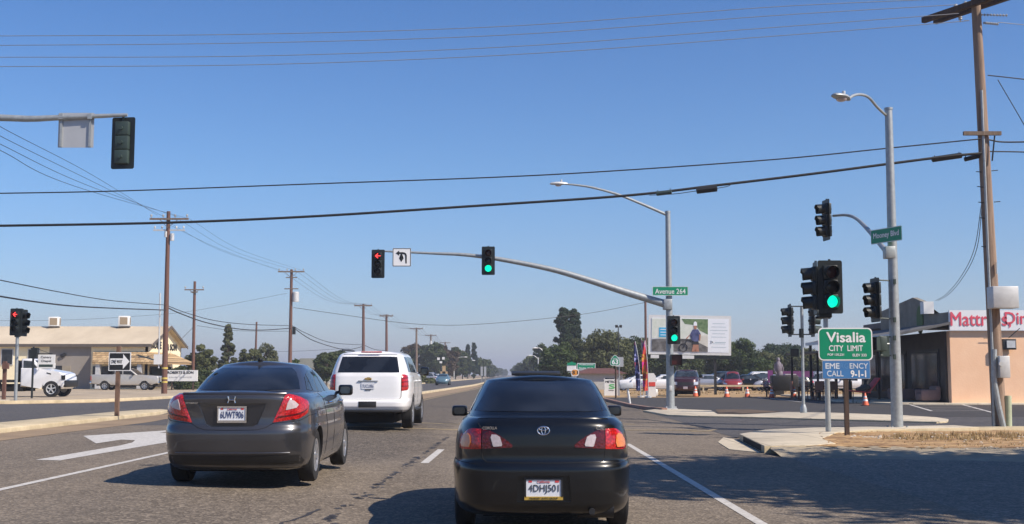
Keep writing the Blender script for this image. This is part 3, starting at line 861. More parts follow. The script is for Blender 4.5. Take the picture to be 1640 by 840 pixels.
def shell_parts(t, body, cab, paint, wheels, r_w, w_w, rim, spokes, recess=None, hi=True, track=None, wellr=1.12):
    """body with wheel wells, cabin, wheels"""
    N = 90 if hi else 30
    me = body.mesh(N)
    cuts = []
    for y in wheels:
        for sg in (-1, 1):
            x0, x1 = sg * (track - w_w * .75), sg * (track + .5)
            cuts.append((disc_mesh(x0, x1, y, r_w * 1.0, r_w * wellr, 40 if hi else 16), 1))
    if recess: cuts += [(c, 0) for c in recess]
    me = boolean_cut(me, cuts, paint)
    for i in range(len(me.materials)): pass
    me.materials.clear(); me.materials.append(paint); me.materials.append(M['well'])
    link('body', sharpen(me, 38), None, t)
    link('cabin', sharpen(cab.mesh(N), 40), paint, t)
    for y in wheels:
        for sg in (-1, 1):
            make_wheel(t, sg * track, y, r_w, w_w, sg, rim, spokes, simple=not hi)
    u = MB(); L0, L1 = body.r[0] + .25, body.f[0] - .3
    u.box((0, (L0 + L1) / 2, .27), (2 * track - w_w * 1.9, L1 - L0, .22))
    u.build('underbody', M['well'], t)

def slopef(y0, drop, zb=.35):
    def f(y, z):
        if y <= y0: return z
        return zb + (z - zb) * (1 - drop * min(1, (y - y0) / 1.3) ** 1.6) if z > zb else z
    return f

# ------------------------------------------------------------------ black sedan, directly ahead
def black_sedan(t, hi=True, paint=None, badge=True):
    paint = paint or M['p_black']
    L = 2.21
    body = Loft([(.19, .74, -L + .13, L - .2), (.22, .785, -L + .06, L - .1), (.28, .81, -L + .015, L - .04), (.40, .82, -L, L), (.52, .826, -L - .002, L), (.60, .832, -L, L), (.635, .828, -L + .012, L - .03),
                 (.655, .812, -L + .035, L - .07), (.70, .815, -L + .04, L - .08), (.80, .812, -L + .042, L - .1), (.90, .795, -L + .048, L - .14), (.975, .765, -L + .062, L - .2), (1.01, .735, -L + .085, L - .3), (1.03, .70, -L + .115, L - .4)],
                nr=6.0, nf=4.2, slope=slopef(.85, .25), crown=.018, sm=.9, bow=.07)
    cab = Loft([(.98, .735, -L + .50, L - 1.0), (1.04, .705, -L + .62, L - 1.12), (1.12, .672, -L + .76, L - 1.30), (1.24, .615, -L + .98, L - 1.62), (1.33, .565, -L + 1.2, L - 1.88), (1.365, .525, -L + 1.36, L - 2.02)],
               nr=3.6, nf=4, crown=.045, sm=1.6)
    wy = (-L + .97, -L + .97 + 2.46)
    rec = MB().prism([(-.235, .32), (.235, .32), (.225, .545), (-.225, .545)], 'y', -L - .3, -L + .035).mesh('rc', 60) if hi else None
    shell_parts(t, body, cab, paint, wy, .31, .19, M['rim'], 7, [rec] if hi else None, hi, track=.712)
    # glass
    rg = [(-.635, 1.075), (.635, 1.075), (.56, 1.20), (.50, 1.325), (.44, 1.348), (-.44, 1.348), (-.50, 1.325), (-.56, 1.20)]
    patch('rear_window', rg, cab.rear, M['glass'], t, .004, .01, .06, flip=False)
    patch('windscreen', rg, cab.front, M['glassl'], t, .004, .01, .08, flip=True)
    for sg in (-1, 1):
        fn = lambda y, z, sg=sg: cab.side(y, z, sg)
        patch('side_window', [(-.95, 1.07), (-.10, 1.07), (-.10, 1.34), (-.55, 1.34), (-.75, 1.28)], fn, M['glassl'], t, .004, .01, .08, flip=sg < 0)
        patch('side_window', [(-.04, 1.07), (.78, 1.07), (.45, 1.24), (.22, 1.33), (-.04, 1.34)], fn, M['glassl'], t, .004, .01, .08, flip=sg < 0)
    mirror_pair(t, None, .62, 1.02, .77, M['trim'] if not hi else paint, (.085, .05, .058))
    if not hi: return
    # lamps: outer amber + red on the wing, inner dark red with clear lens on the lid
    for sg in (-1, 1):
        fn = lambda a, b, sg=sg: body.wrap(a, b, sg)
        fl = sg < 0
        A = patch('tail_light', [(.55, .768), (.80, .758), (.87, .768), (.885, .79), (.865, .84), (.80, .895), (.72, .932), (.66, .943), (.555, .942)], fn, M['tail'], t, .006, .02, .035, flip=fl, bulge=.006)
        patch('inner_lens', [(.275, .785), (.543, .770), (.543, .941), (.47, .928), (.38, .885), (.305, .835), (.268, .802)], fn, M['taild'], A, .008, .006, .035, flip=fl)
        patch('reversing_lens', [(.365, .795), (.435, .79), (.442, .80), (.462, .87), (.452, .895), (.41, .893), (.38, .875), (.36, .81)], fn, M['clear'], A, .013, .006, .03, flip=fl)
        patch('indicator_lens', [(.67, .782), (.79, .782), (.815, .81), (.80, .85), (.765, .885), (.70, .90), (.665, .88), (.655, .82)], fn, M['amber'], A, .020, .006, .03, flip=fl)
    gaps = MB()
    for sg in (-1, 1):
        fn = lambda a, b, sg=sg: body.wrap(a, b, sg)
        line_on(gaps, [(.60, .99), (.549, .94), (.549, .76), (.54, .69), (.50, .655), (0, .650)], fn, .0035)
        line_on(gaps, [(.60, .64), (.80, .648), (1.2, .66)], fn, .003)
        sf = lambda y, z, sg=sg: body.side(y, z, sg)
        line_on(gaps, [(-.95, 1.0), (-.95, .8), (-.8, .55), (-.72, .3)], sf, .0035)
        line_on(gaps, [(-.07, 1.0), (-.05, .3)], sf, .0035)
        line_on(gaps, [(.86, .98), (.88, .3)], sf, .0035)
    gaps.build('panel_gaps', M['gap'], t)
    sp = MB()
    sp.tube([body.wrap(q, 1.018, sg) + Vector((0, .03, .012 - .012 * (abs(q) / .62) ** 4)) for sg, qs in ((-1, np.linspace(.6, 0, 12)), (1, np.linspace(.05, .6, 11))) for q in qs], .016, 8)
    sp.build('boot_lid_lip', paint, t)
    hb = MB().tube([(-.2, -L + .052, .655), (.2, -L + .052, .655)], .008, 6); hb.build('lid_handle', M['trim'], t)
    # badges
    if badge:
        e = MB(); yb = body.rear(0, .93).y - .006
        def ell(cx, cz, a, b, r):
            e.tube([(cx + a * math.cos(w), yb, cz + b * math.sin(w)) for w in np.linspace(0, 2 * math.pi, 25)], r, 6, cap=False)
        ell(0, .93, .052, .036, .0055); ell(0, .93, .017, .033, .0045); ell(0, .948, .036, .0145, .0045)
        e.build('emblem', M['chrome'], t)
        yl = body.rear(.45, .95).y - .006
        text_obj('badge', 'COROLLA', .125, .024, M['chrome'], t, (-.47, yl - .002, .952), bold=.02, ext=.004)
        text_obj('badge', 'CE', .075, .028, M['chrome'], t, (.50, yl - .004, .952), bold=.02, ext=.004)
    plate_part(t, (0, -L + .028, .435), .305, .155, '4DHJ501', M['pgold'] if badge else M['trim'], 'platetk', True, None, 'PAHRNEY AUTO GROUP')
    ex = MB().tube([(.42, -L + .03, .235), (.42, -L + .3, .24)], .028, 12); ex.tube([(.3, -L + .22, .25), (.62, -L + .22, .25)], .09, 12)
    ex.build('exhaust', M['trim'], t)
    ss = MB().box((-.03, -L + 1.75, 1.432), (.50, .30, .022), Matrix.Rotation(R(5), 3, 'X'), bev=.006); ss.box((-.03, -L + 1.62, 1.42), (.42, .03, .03)); ss.build('sunroof_panel', M['trim'], t)
    fb = MB().box((0, -.3, .5), (1.3, 2.2, .2)); 
    # headlamps for completeness of the front
    for sg in (-1, 1):
        patch('headlight', [(sg * .45, .72), (sg * .72, .74), (sg * .74, .86), (sg * .5, .86)], body.front, M['headl'], t, .006, .015, .06, flip=True)
    patch('grille', [(-.35, .72), (.35, .72), (.37, .84), (-.37, .84)], body.front, M['trim'], t, .005, .015, .1, flip=True)

t = thing('sedan', 'black sedan with a gold-edged plate, directly ahead in our lane', 'car', (.275, 10.42 + 2.21, 0))
black_sedan(t)
t = thing('sedan', 'dark sedan stopped ahead of the nearest black sedan, seen by its shadow on the road', 'car', (.75, 24.2, 0), R(-1))
M['p_dk'] = mat('charcoal_car_paint', (.02, .02, .024), .3, .3, var=.05, coat=1.0)
black_sedan(t, False, M['p_dk'])
t.scale = (1, 1, .93)

# ------------------------------------------------------------------ dark grey sedan in the left lane
def grey_sedan(t):
    L = 2.26
    body = Loft([(.19, .79, -L + .20, L - .2), (.23, .84, -L + .11, L - .1), (.32, .868, -L + .04, L - .04), (.42, .88, -L + .005, L), (.55, .892, -L - .01, L), (.635, .897, -L - .012, L), (.68, .895, -L + .0, L - .03), (.72, .890, -L + .03, L - .05),
                 (.80, .888, -L + .04, L - .08), (.90, .880, -L + .038, L - .12), (.98, .862, -L + .03, L - .18), (1.04, .835, -L + .022, L - .25), (1.075, .79, -L + .028, L - .32), (1.095, .75, -L + .07, L - .42)],
                nr=7.0, nf=3.6, slope=slopef(.9, .27), crown=.035, sm=1.1, bow=.12)
    cab = Loft([(1.02, .80, -L + .36, L - .75), (1.10, .745, -L + .52, L - .95), (1.18, .705, -L + .68, L - 1.15), (1.30, .64, -L + .95, L - 1.5), (1.40, .57, -L + 1.28, L - 1.85), (1.445, .50, -L + 1.55, L - 2.05)],
               nr=3.4, nf=3.6, crown=.05, sm=2.2, bow=.05)
    wy = (-L + .90, -L + .90 + 2.67)
    rec = MB().prism([(-.40, .985), (-.30, .735), (-.24, .705), (.24, .705), (.30, .735), (.40, .985)], 'y', -L - .5, -L + .075).mesh('rc', 60)
    shell_parts(t, body, cab, M['p_grey'], wy, .325, .205, M['rim'], 7, [rec], True, track=.762)
    rg = [(-.63, 1.135), (-.3, 1.125), (.3, 1.125), (.63, 1.135), (.585, 1.24), (.52, 1.345), (.44, 1.405), (-.44, 1.405), (-.52, 1.345), (-.585, 1.24)]
    patch('rear_window', rg, cab.rear, M['glass'], t, .004, .01, .06)
    patch('windscreen', [(-.6, 1.12), (.6, 1.12), (.5, 1.38), (-.5, 1.38)], cab.front, M['glassl'], t, .004, .01, .08, flip=True)
    for sg in (-1, 1):
        fn = lambda y, z, sg=sg: cab.side(y, z, sg)
        patch('side_window', [(-1.13, 1.13), (-.93, 1.11), (-.80, 1.30), (-.88, 1.29)], fn, M['glassl'], t, .004, .01, .06, flip=sg < 0)
        patch('side_window', [(-.89, 1.105), (-.12, 1.09), (-.16, 1.37), (-.5, 1.375), (-.76, 1.32)], fn, M['glassl'], t, .004, .01, .06, flip=sg < 0)
        patch('side_window', [(-.05, 1.085), (1.0, 1.07), (.75, 1.18), (.45, 1.31), (.2, 1.375), (-.09, 1.38)], fn, M['glassl'], t, .004, .01, .06, flip=sg < 0)
    mirror_pair(t, None, .66, 1.10, .84, M['p_black'], (.10, .06, .075))
    for sg in (-1, 1):
        fn = lambda a, b, sg=sg: body.wrap(a, b, sg); fl = sg < 0
        A = patch('tail_light', [(.47, .755), (.78, .795), (.96, .86), (1.03, .97), (1.0, 1.0), (.80, 1.06), (.66, 1.085), (.61, 1.07), (.56, .96)], fn, M['tail'], t, .007, .02, .04, flip=fl, bulge=.008)
        patch('reversing_lens', [(.615, .90), (.74, .925), (.775, .96), (.72, 1.005), (.66, 1.025), (.635, .98)], fn, M['clear'], A, .021, .006, .03, flip=fl)
        patch('dark_band', [(.505, .80), (.79, .845), (.93, .90), (.94, .915), (.79, .868), (.525, .825)], fn, M['taild'], A, .0175, .004, .03, flip=fl)
        sf = lambda y, z, sg=sg: body.side(y, z, sg)
        for yy in (-.36, .62):
            h = MB().tube([sf(yy + d, .955) + Vector((sg * o, 0, 0)) for d, o in ((-.1, .0), (-.07, .03), (.07, .03), (.1, .0))], .014, 8); h.build('door_handle', M['chrome'], t)
        patch('fuel_flap' if sg < 0 else 'side_marker', [(-1.62, .70), (-1.58, .70), (-1.58, .73), (-1.62, .73)], sf, M['p_grey'], t, .002, .004, .05, flip=sg < 0)
    gaps = MB()
    for sg in (-1, 1):
        fn = lambda a, b, sg=sg: body.wrap(a, b, sg)
        line_on(gaps, [(.60, 1.085), (.555, .95), (.47, .745), (.40, .70), (.30, .672), (0, .668)], fn, .004)
        line_on(gaps, [(.47, .745), (.80, .775), (1.0, .83), (1.3, .84)], fn, .0035)
        sf = lambda y, z, sg=sg: body.side(y, z, sg)
        line_on(gaps, [(-.86, 1.08), (-.84, .95), (-.72, .70), (-.70, .5), (-.74, .3)], sf, .004)
        line_on(gaps, [(-.09, 1.08), (-.06, .3)], sf, .004)
        line_on(gaps, [(1.03, 1.0), (1.05, .3)], sf, .004)
    gaps.build('panel_gaps', M['gap'], t)
    lip = MB()
    lip.tube([body.wrap(q, 1.082, sg) + Vector((0, .012, .012)) for sg, qs in ((-1, np.linspace(.62, 0, 12)), (1, np.linspace(.05, .62, 11))) for q in qs], .014, 8)
    lip.build('boot_lid_lip', M['p_grey'], t)
    low = MB(); low.tube([body.wrap(q, .40, sg) + Vector((0, -.004, 0)) for sg, qs in ((-1, np.linspace(.68, 0, 12)), (1, np.linspace(.05, .68, 11))) for q in qs], .010, 6); low.build('bumper_strip', M['p_grey'], t)
    patch('bumper_valance', [(-.74, .215), (.74, .215), (.80, .30), (.76, .375), (-.76, .375), (-.80, .30)], body.rear, M['trim'], t, .003, .004, .06)
    e = MB(); yb = body.rear(0, 1.03).y - .010
    for sg in (-1, 1): e.tube([(sg * .042, yb, .985), (sg * .032, yb, 1.02), (sg * .046, yb, 1.062)], [.009, .008, .010], 8)
    e.tube([(-.034, yb, 1.02), (.034, yb, 1.02)], .007, 8); e.build('emblem', M['chrome'], t)
    text_obj('badge', 'HYBRID', .14, .018, M['chrome'], t, (-.47, body.rear(-.47, .985).y - .012, .985), (R(90), 0, R(-3)), bold=.02, ext=.004)
    rs = patch('recess_shade_patch', [(-.385, .975), (-.295, .745), (-.235, .715), (.235, .715), (.295, .745), (.385, .975)], lambda a, b: Vector((a, -L + .074, b)), M['p_dk'], t, .002, .004, .2)  # darker paint on the recess floor stands in for its shade
    plate_part(t, (0, -L + .05, .855), .312, .158, '6UWT906', M['chrome'], 'platetx')
    an = MB().ball((0, -L + 1.62, 1.51), (.035, .08, .02), 10); an.tube([(0, -L + 1.6, 1.515), (0, -L + 1.5, 1.535)], .008, 6); an.build('roof_antenna', M['trim'], t)
    for sg in (-1, 1):
        patch('headlight', [(sg * .42, .74), (sg * .74, .78), (sg * .78, .9), (sg * .5, .86)], body.front, M['headl'], t, .006, .015, .06, flip=True)
t = thing('sedan', 'dark grey metallic sedan with bright red wraparound tail lights in the left lane', 'car', (-3.31, 14.02 + 2.26, .1), R(0.4))
grey_sedan(t); t.scale = (1.012, 1, 1)

# ------------------------------------------------------------------ white full-size SUV
def suv(t, paint, hi=True, texts=True):
    L = 2.59
    body = Loft([(.42, .86, -L + .12, L - .1), (.47, .93, -L + .03, L - .02), (.56, .975, -L - .03, L), (.66, .99, -L - .035, L), (.715, .992, -L - .01, L), (.74, .99, -L + .055, L), (.85, 1.0, -L + .06, L - .03), (1.0, 1.0, -L + .065, L - .06), (1.15, .99, -L + .075, L - .12), (1.28, .965, -L + .09, L - .2), (1.33, .935, -L + .11, L - .3)],
                nr=9, nf=5, slope=slopef(1.2, .14, .6), crown=.01, sm=.9)
    cab = Loft([(1.28, .955, -L + .105, L - 1.2), (1.38, .935, -L + .14, L - 1.35), (1.55, .885, -L + .23, L - 1.62), (1.72, .825, -L + .34, L - 1.9), (1.80, .785, -L + .42, L - 2.1), (1.84, .72, -L + .60, L - 2.25)],
               nr=8, nf=5, crown=.05, sm=1.4)
    wy = (-L + 1.17, -L + 1.17 + 2.95)
    shell_parts(t, body, cab, paint, wy, .405, .27, M['rim'], 6, None, hi, track=.86, wellr=1.13)
    patch('rear_window', [(-.74, 1.365), (.74, 1.365), (.69, 1.60), (.645, 1.80), (-.645, 1.80), (-.69, 1.60)], cab.rear, M['glass'], t, .005, .01, .08)
    patch('windscreen', [(-.8, 1.38), (.8, 1.38), (.68, 1.78), (-.68, 1.78)], cab.front, M['glassl'], t, .005, .01, .1, flip=True)
    for sg in (-1, 1):
        fn = lambda y, z, sg=sg: cab.side(y, z, sg)
        patch('side_window', [(-2.05, 1.38), (-1.22, 1.37), (-1.26, 1.74), (-1.95, 1.74)], fn, M['glassl'], t, .004, .01, .1, flip=sg < 0)
        patch('side_window', [(-1.14, 1.37), (-.14, 1.36), (-.16, 1.75), (-1.18, 1.75)], fn, M['glassl'], t, .004, .01, .1, flip=sg < 0)
        patch('side_window', [(-.04, 1.36), (1.05, 1.35), (.72, 1.60), (.45, 1.74), (-.06, 1.75)], fn, M['glassl'], t, .004, .01, .1, flip=sg < 0)
        fn = lambda a, b, sg=sg: body.wrap(a, b, sg); fl = sg < 0
        A = patch('tail_light', [(.80, .93), (.99, .95), (1.05, 1.0), (1.05, 1.29), (.90, 1.318), (.795, 1.318)], fn, M['tail'], t, .008, .02, .06, flip=fl, bulge=.01)
        if hi:
            for z in (1.03, 1.13, 1.22):
                patch('lens_divider', [(.81, z), (1.03, z + .005), (1.03, z + .022), (.81, z + .017)], fn, M['taild'], A, .022, .004, .06, flip=fl)
        r = MB().tube([(sg * .72, -1.9, 1.88), (sg * .72, -1.8, 1.915), (sg * .72, .3, 1.93), (sg * .71, .42, 1.89)], .02, 8); r.build('roof_rail', M['trim'], t)
        b = MB().box((sg * .93, .12, .44), (.16, 1.75, .05), bev=.015); b.build('running_board', M['trim'], t)
        sf = lambda y, z, sg=sg: body.side(y, z, sg)
        for yy in (-.72, .32):
            h = MB().tube([sf(yy + d, 1.16) + Vector((sg * o, 0, 0)) for d, o in ((-.12, .0), (-.08, .035), (.08, .035), (.12, .0))], .018, 8); h.build('door_handle', paint, t)
        if hi:
            gp_ = MB(); line_on(gp_, [(-1.2, 1.30), (-1.2, 1.0), (-1.0, .75)], sf, .005); line_on(gp_, [(-.1, 1.3), (-.1, .5)], sf, .005); line_on(gp_, [(1.1, 1.28), (1.1, .5)], sf, .005)
            gp_.build('panel_gaps', M['gap'], t)
        patch('headlight', [(sg * .6, .86), (sg * .88, .86), (sg * .9, 1.08), (sg * .6, 1.08)], body.front, M['headl'], t, .008, .015, .08, flip=True)
    patch('grille', [(-.56, .82), (.56, .82), (.56, 1.06), (-.56, 1.06)], body.front, M['trim'], t, .006, .015, .2, flip=True)
    mirror_pair(t, None, .92, 1.40, .97, M['p_black'], (.12, .07, .11))
    wel = MB().box((0, -L + .10, 1.345), (1.62, .05, .022), bev=.006); 
    if hi:
        g = MB()
        line_on(g, [(.785, 1.31), (.79, .90), (.785, .765), (.74, .735), (0, .733), (-.74, .735), (-.785, .765), (-.79, .90), (-.785, 1.31)], body.rear, .007); g.build('tailgate_gap', M['gap'], t)
        hb = MB().box((0, -L + .055, 1.165), (.48, .025, .022), bev=.006); hb.build('tailgate_handle_bar', M['galv'], t)
        e = MB().prism([(-.09, 1.20), (-.03, 1.20), (-.03, 1.182), (.03, 1.182), (.03, 1.20), (.09, 1.20), (.075, 1.235), (.03, 1.235), (.03, 1.252), (-.03, 1.252), (-.03, 1.235), (-.075, 1.235)], 'y', -L + .045, -L + .07); e.build('emblem', M['gold'], t)
        plate_part(t, (0, -L + .052, 1.05), .31, .155, '7UCL086', None, 'platepale', False)
        hl = MB().box((0, -L + .055, .955), (.14, .02, .02), bev=.004); hl.build('key_pull', M['trim'], t)
        tb = MB().box((0, -L - .03, .61), (.42, .03, .14), bev=.006); tb.build('hitch_cover', M['trim'], t)
        
        br = MB().box((.04, -L + .37, 1.855), (.50, .05, .025), Matrix.Rotation(R(-20), 3, 'X'), bev=.006); br.build('brake_light', M['tail'], t)
        low = MB().box((0, -L + .02, .452), (1.66, .1, .06), bev=.02); low.build('lower_bumper', M['trim'], t)
        fr = MB().box((0, -L + .5, .40), (1.1, .5, .12)); fr.ball((-.05, -L + 1.17, .40), (.17, .15, .14), 14); fr.tube([(-.8, -L + 1.17, .4), (.8, -L + 1.17, .4)], .05, 10); fr.tube([(.56, -L + .25, .36), (.56, -L + .9, .38)], .06, 10)
        fr.build('rear_axle', M['well'], t)
        text_obj('badge', 'LT', .07, .03, M['chrome'], t, (.55, -L + .05, 1.0), bold=.02, ext=.004) if False else None
t = thing('suv', 'large white SUV with tall red tail lights, ahead of the grey sedan', 'SUV', (-3.43, 28.35 + 2.59, .1))
suv(t, M['p_white'])
t = thing('suv', 'dark maroon SUV facing us at the edge of the parking lot behind the corner mast', 'SUV', (0, 0, 0))
suv(t, M['p_maroon'], False)
t.rotation_euler = (0, 0, R(170)); p = gp(1101, 636); t.location = (p[0] + .3, p[1] + 2.4, 0); t.scale = (.88, .88, .92)
plate_part(t, (0, 2.62, .62), .31, .155, '5TRK218', None, 'platered', False, (0, 0, R(180)))
# ------------------------------------------------------------------ simple saloon used for cars far away (body, windows, wheels and lamps all real)
def far_sedan(t, paint, est=False):
    L = 2.2
    body = Loft([(.22, .78, -L + .1, L - .1), (.45, .86, -L, L), (.7, .87, -L + .03, L - .05), (.9, .82, -L + .08, L - .15), (.97, .74, -L + .16, L - .3)], nr=4.5, nf=4, slope=slopef(.8, .24), crown=.03, sm=1, dz=.05)
    top = 1.62 if est else 1.36
    back = .12 if est else .55
    cab = Loft([(.93, .75, -L + back, L - .95), (1.12, .68, -L + back + .22, L - 1.3), (top - .06, .56, -L + back + .62, L - 1.85), (top, .50, -L + back + .75, L - 2.0)], nr=4, nf=4, crown=.05, sm=1, dz=.04)
    shell_parts(t, body, cab, paint, (-1.3, 1.35), .31, .2, M['rim'], 5, None, False, track=.76)
    k = (top - .05 - 1.02)
    for fn, nm, fl in ((cab.rear, 'rear_window', False), (cab.front, 'windscreen', True)):
        patch(nm, [(-.6, 1.02), (.6, 1.02), (.48, 1.02 + k), (-.48, 1.02 + k)], fn, M['glass'], t, .006, .01, .15, flip=fl)
    for sg in (-1, 1):
        fn = lambda y, z, sg=sg: cab.side(y, z, sg)
        patch('side_window', [(-1.2 - .3 * est, 1.02), (.9, 1.02), (.35, 1.02 + k), (-.75 - .4 * est, 1.02 + k)], fn, M['glassl'], t, .006, .01, .15, flip=sg < 0)
        patch('headlight', [(sg * .45, .62), (sg * .75, .64), (sg * .76, .78), (sg * .5, .78)], body.front, M['headl'], t, .01, .015, .1, flip=True)
        patch('tail_light', [(sg * .5, .72), (sg * .76, .72), (sg * .76, .86), (sg * .5, .86)], body.rear, M['tail'], t, .01, .015, .1, flip=False)
    mirror_pair(t, None, .6, .98, .82, paint, (.08, .05, .06))
protos = {}
def far_car(paint, est, loc, rz, label, group=None, cat='car'):
    k = (paint, est)
    shape = protos.get(est)
    t = thing('parked_car' if group else 'approaching_car', label, cat, loc, rz, group)
    if shape is None:
        far_sedan(t, M[paint], est); protos[est] = (t, paint)
        return t
    src, sp_ = shape
    for ch in [q for q in bpy.data.objects if q.parent == src]:
        c = ch.copy(); COL.objects.link(c); c.parent = t
        kids = [q for q in bpy.data.objects if q.parent == ch]
        for g in kids:
            d = g.copy(); COL.objects.link(d); d.parent = c
        if c.data.materials and c.data.materials[0] == M[sp_] and paint != sp_:
            c.data = protos.setdefault((ch.data.name, paint), c.data.copy()) if (ch.data.name, paint) not in protos else protos[(ch.data.name, paint)]
            c.data.materials[0] = M[paint]
    return t
p = gl(708, 617.6)
far_car('p_teal', False, (p[0], p[1] + 2.2, .1), R(180), 'pale blue-green saloon coming towards us in the oncoming lanes')

# ================================================================== SIGNALS, MASTS, SIGNS
def signal(label, loc, face=(0, -1), lit=None, s=1.0, plate=True, group=None, vis='sigblack', colour='sigblack', double=False):
    """three-section head; face = direction (x, y) it shines to; loc = centre of the back plate"""
    rz = math.atan2(face[0], -face[1])
    t = thing('traffic_signal', label, 'traffic signal', loc, rz, group)
    t.scale = (s, s, s)
    hs = MB()
    for k in (-1, 0, 1):
        hs.box((0, .01, k * .345), (.335, .20, .335), bev=.02)
        hs.cyl((0, .13, k * .345), .045, .06, 'y', 12)
        hs.box((.172, .02, k * .345 + .1), (.015, .03, .05)); hs.box((.172, .02, k * .345 - .1), (.015, .03, .05))
    hs.tube([(0, .02, .5), (0, .02, .66)], .03, 8)
    hs.build('housing', M['siggreen' if colour == 'siggreen' else 'sigblack'], t)
    if plate:
        b = MB().prism(rrect(.58, 1.26, .05), 'y', -.012, -.004); b.build('backplate', M['sigblack'], t)
    for k, nm in ((1, 'red'), (0, 'amber'), (-1, 'green')):
        z = k * .345; v = MB(); vs = []; n = 18; r = .155
        for j in range(n + 1):
            w = R(-58 + 296 * j / n)
            L = .24 * (1 if 20 < math.degrees(w) < 160 else .82)
            vs += [(r * math.cos(w), -.09, z + r * math.sin(w)), (r * math.cos(w), -.09 - L, z + r * math.sin(w) - .02), (r * .97 * math.cos(w), -.09 - L, z + r * .97 * math.sin(w) - .02), (r * .97 * math.cos(w), -.09, z + r * .97 * math.sin(w))]
        fs = []
        for j in range(n):
            for q in range(4):
                q2 = (q + 1) % 4; fs.append((j * 4 + q, j * 4 + q2, (j + 1) * 4 + q2, (j + 1) * 4 + q))
        v.add(vs, fs); v.build('visor', M[vis], t, 80)
        on = lit and lit.startswith(nm)
        arrow = on and 'arrow' in lit
        m = M[nm + '_on'] if on and not arrow else (M['lensred'] if nm == 'red' else M['lensoff'])
        l = MB().lathe([(.0005, -.125), (.08, -.12), (.14, -.098), (.145, -.09)], (0, 0, z), 'y', 24); lo = l.build('lens', m, t)
        if arrow:
            A = [(-.12, 0), (-.02, .10), (.02, .065), (-.02, .028), (.115, .028), (.115, -.028), (-.02, -.028), (.02, -.065), (-.02, -.10)]
            ar_ = MB().box((.02, -.131, z), (.20, .008, .042))
            for sg in (-1, 1): ar_.box((-.052, -.131 - .001 * (sg + 1), z + sg * .048), (.155, .008, .042), Matrix.Rotation(R(-sg * 43), 3, 'Y'))
            ar_.build('arrow', M['red_on'], lo)
    return t

def tube_px(mb, pts, r, n=10): mb.tube(pts, r, n); return mb
def bez(pts, k=24):
    """smooth polyline through points (Catmull-Rom)"""
    P = [Vector(p) for p in pts]; P = [P[0] * 2 - P[1]] + P + [P[-1] * 2 - P[-2]]; out = []
    per = max(2, k // (len(P) - 3))
    for i in range(1, len(P) - 2):
        for j in range(per):
            t = j / per; a, b, c, d = P[i - 1:i + 3]
            out.append(.5 * ((2 * b) + (c - a) * t + (2 * a - 5 * b + 4 * c - d) * t * t + (3 * b - a - 3 * c + d) * t ** 3))
    out.append(P[-2]); return out
def luminaire(parent, p, d, m):
    """cobra-head lamp at p pointing along horizontal d"""
    d = Vector((d[0], d[1], 0)).normalized(); s = Vector((-d.y, d.x, 0))
    prof = [(-.05, .05, .05), (.05, .09, .07), (.2, .15, .09), (.42, .17, .085), (.6, .12, .06), (.66, .05, .03)]
    vs = []; n = 14
    for u, w, h in prof:
        for j in range(n):
            a = 2 * math.pi * j / n
            z = h * math.sin(a); z = z if z > 0 else z * .45
            vs.append(p + d * u + s * (w * math.cos(a)) + Vector((0, 0, z)))
    fs = [(i * n + j, i * n + (j + 1) % n, (i + 1) * n + (j + 1) % n, (i + 1) * n + j) for i in range(len(prof) - 1) for j in range(n)]
    fs += [tuple(range(n))[::-1], tuple((len(prof) - 1) * n + j for j in range(n))]
    mb = MB(); mb.add(vs, fs); o = mb.build('luminaire', m, parent)
    g = MB().ball(p + d * .32 + Vector((0, 0, -.045)), (.13, .13, .06), 12); g.build('lamp_lens', M['clear'], o)
    c = MB().cyl(p + d * .2 + Vector((0, 0, .13)), .04, .08, 'z', 10); c.build('photocell', M['galvl'], o)
    return o

# ---- corner mast beyond the junction, long arm over our road
MY = 47.0
base = at(1074, 655, MY); base.z = .06
t = thing('signal_mast', 'tall grey mast on the far right corner, long signal arm across our road', 'signal mast', base)
def L3(px, py, Y=MY): return at(px, py, Y) - base
top = L3(1069.5, 340)
pl = MB().tube([(0, 0, .02), (top.x * .3, 0, top.z * .3), (top.x, 0, top.z)], [.17, .145, .10], 16); pl.cyl((top.x, 0, top.z), .11, .08, 'z', 16)
pl.build('pole', M['galv'], t)
bp_ = MB().box((0, 0, .02), (.5, .5, .04)); [bp_.cyl((x, y, .06), .025, .1, 'z', 8) for x in (-.18, .18) for y in (-.18, .18)]; bp_.build('base_plate', M['galvl'], t)
arm = bez([L3(1068, 488), L3(1000, 467.5), L3(940, 448), L3(880, 431), L3(800, 415.5), L3(745, 408.5), L3(690, 406), L3(612, 402.5)], 40)
ar = MB().tube(arm, [float(x) for x in np.linspace(.16, .035, len(arm))], 12); ar.box(L3(1069, 488), (.34, .40, .42), bev=.03); ar.build('mast_arm', M['galv'], t)
la = bez([L3(1067, 344), L3(1030, 328), L3(990, 312), L3(950, 301), L3(925, 297), L3(905, 295)], 24)
lm = MB().tube(la, [float(x) for x in np.linspace(.062, .035, len(la))], 10); lm.build('lamp_arm', M['galv'], t)
luminaire(t, L3(907, 295), (-1, 0), M['galvl'])
cb = MB().box(L3(1073, 622) + Vector((0, -.17, 0)), (.11, .1, .2), bev=.01); cb.build('push_button', M['galvl'], t)
sg_s = .90
signal('signal head with lit red left arrow at the left tip of the far mast arm', at(605.5, 423, MY - .15), lit='red arrow', s=sg_s, group='signal heads on the far mast arm')
signal('signal head with lit green lamp midway along the far mast arm', at(782, 418, MY - .2), lit='green', s=sg_s, group='signal heads on the far mast arm')
signal('signal head with lit green lamp low on the mast, in front of the billboard', at(1079, 529, MY - .35), lit='green', s=.88)
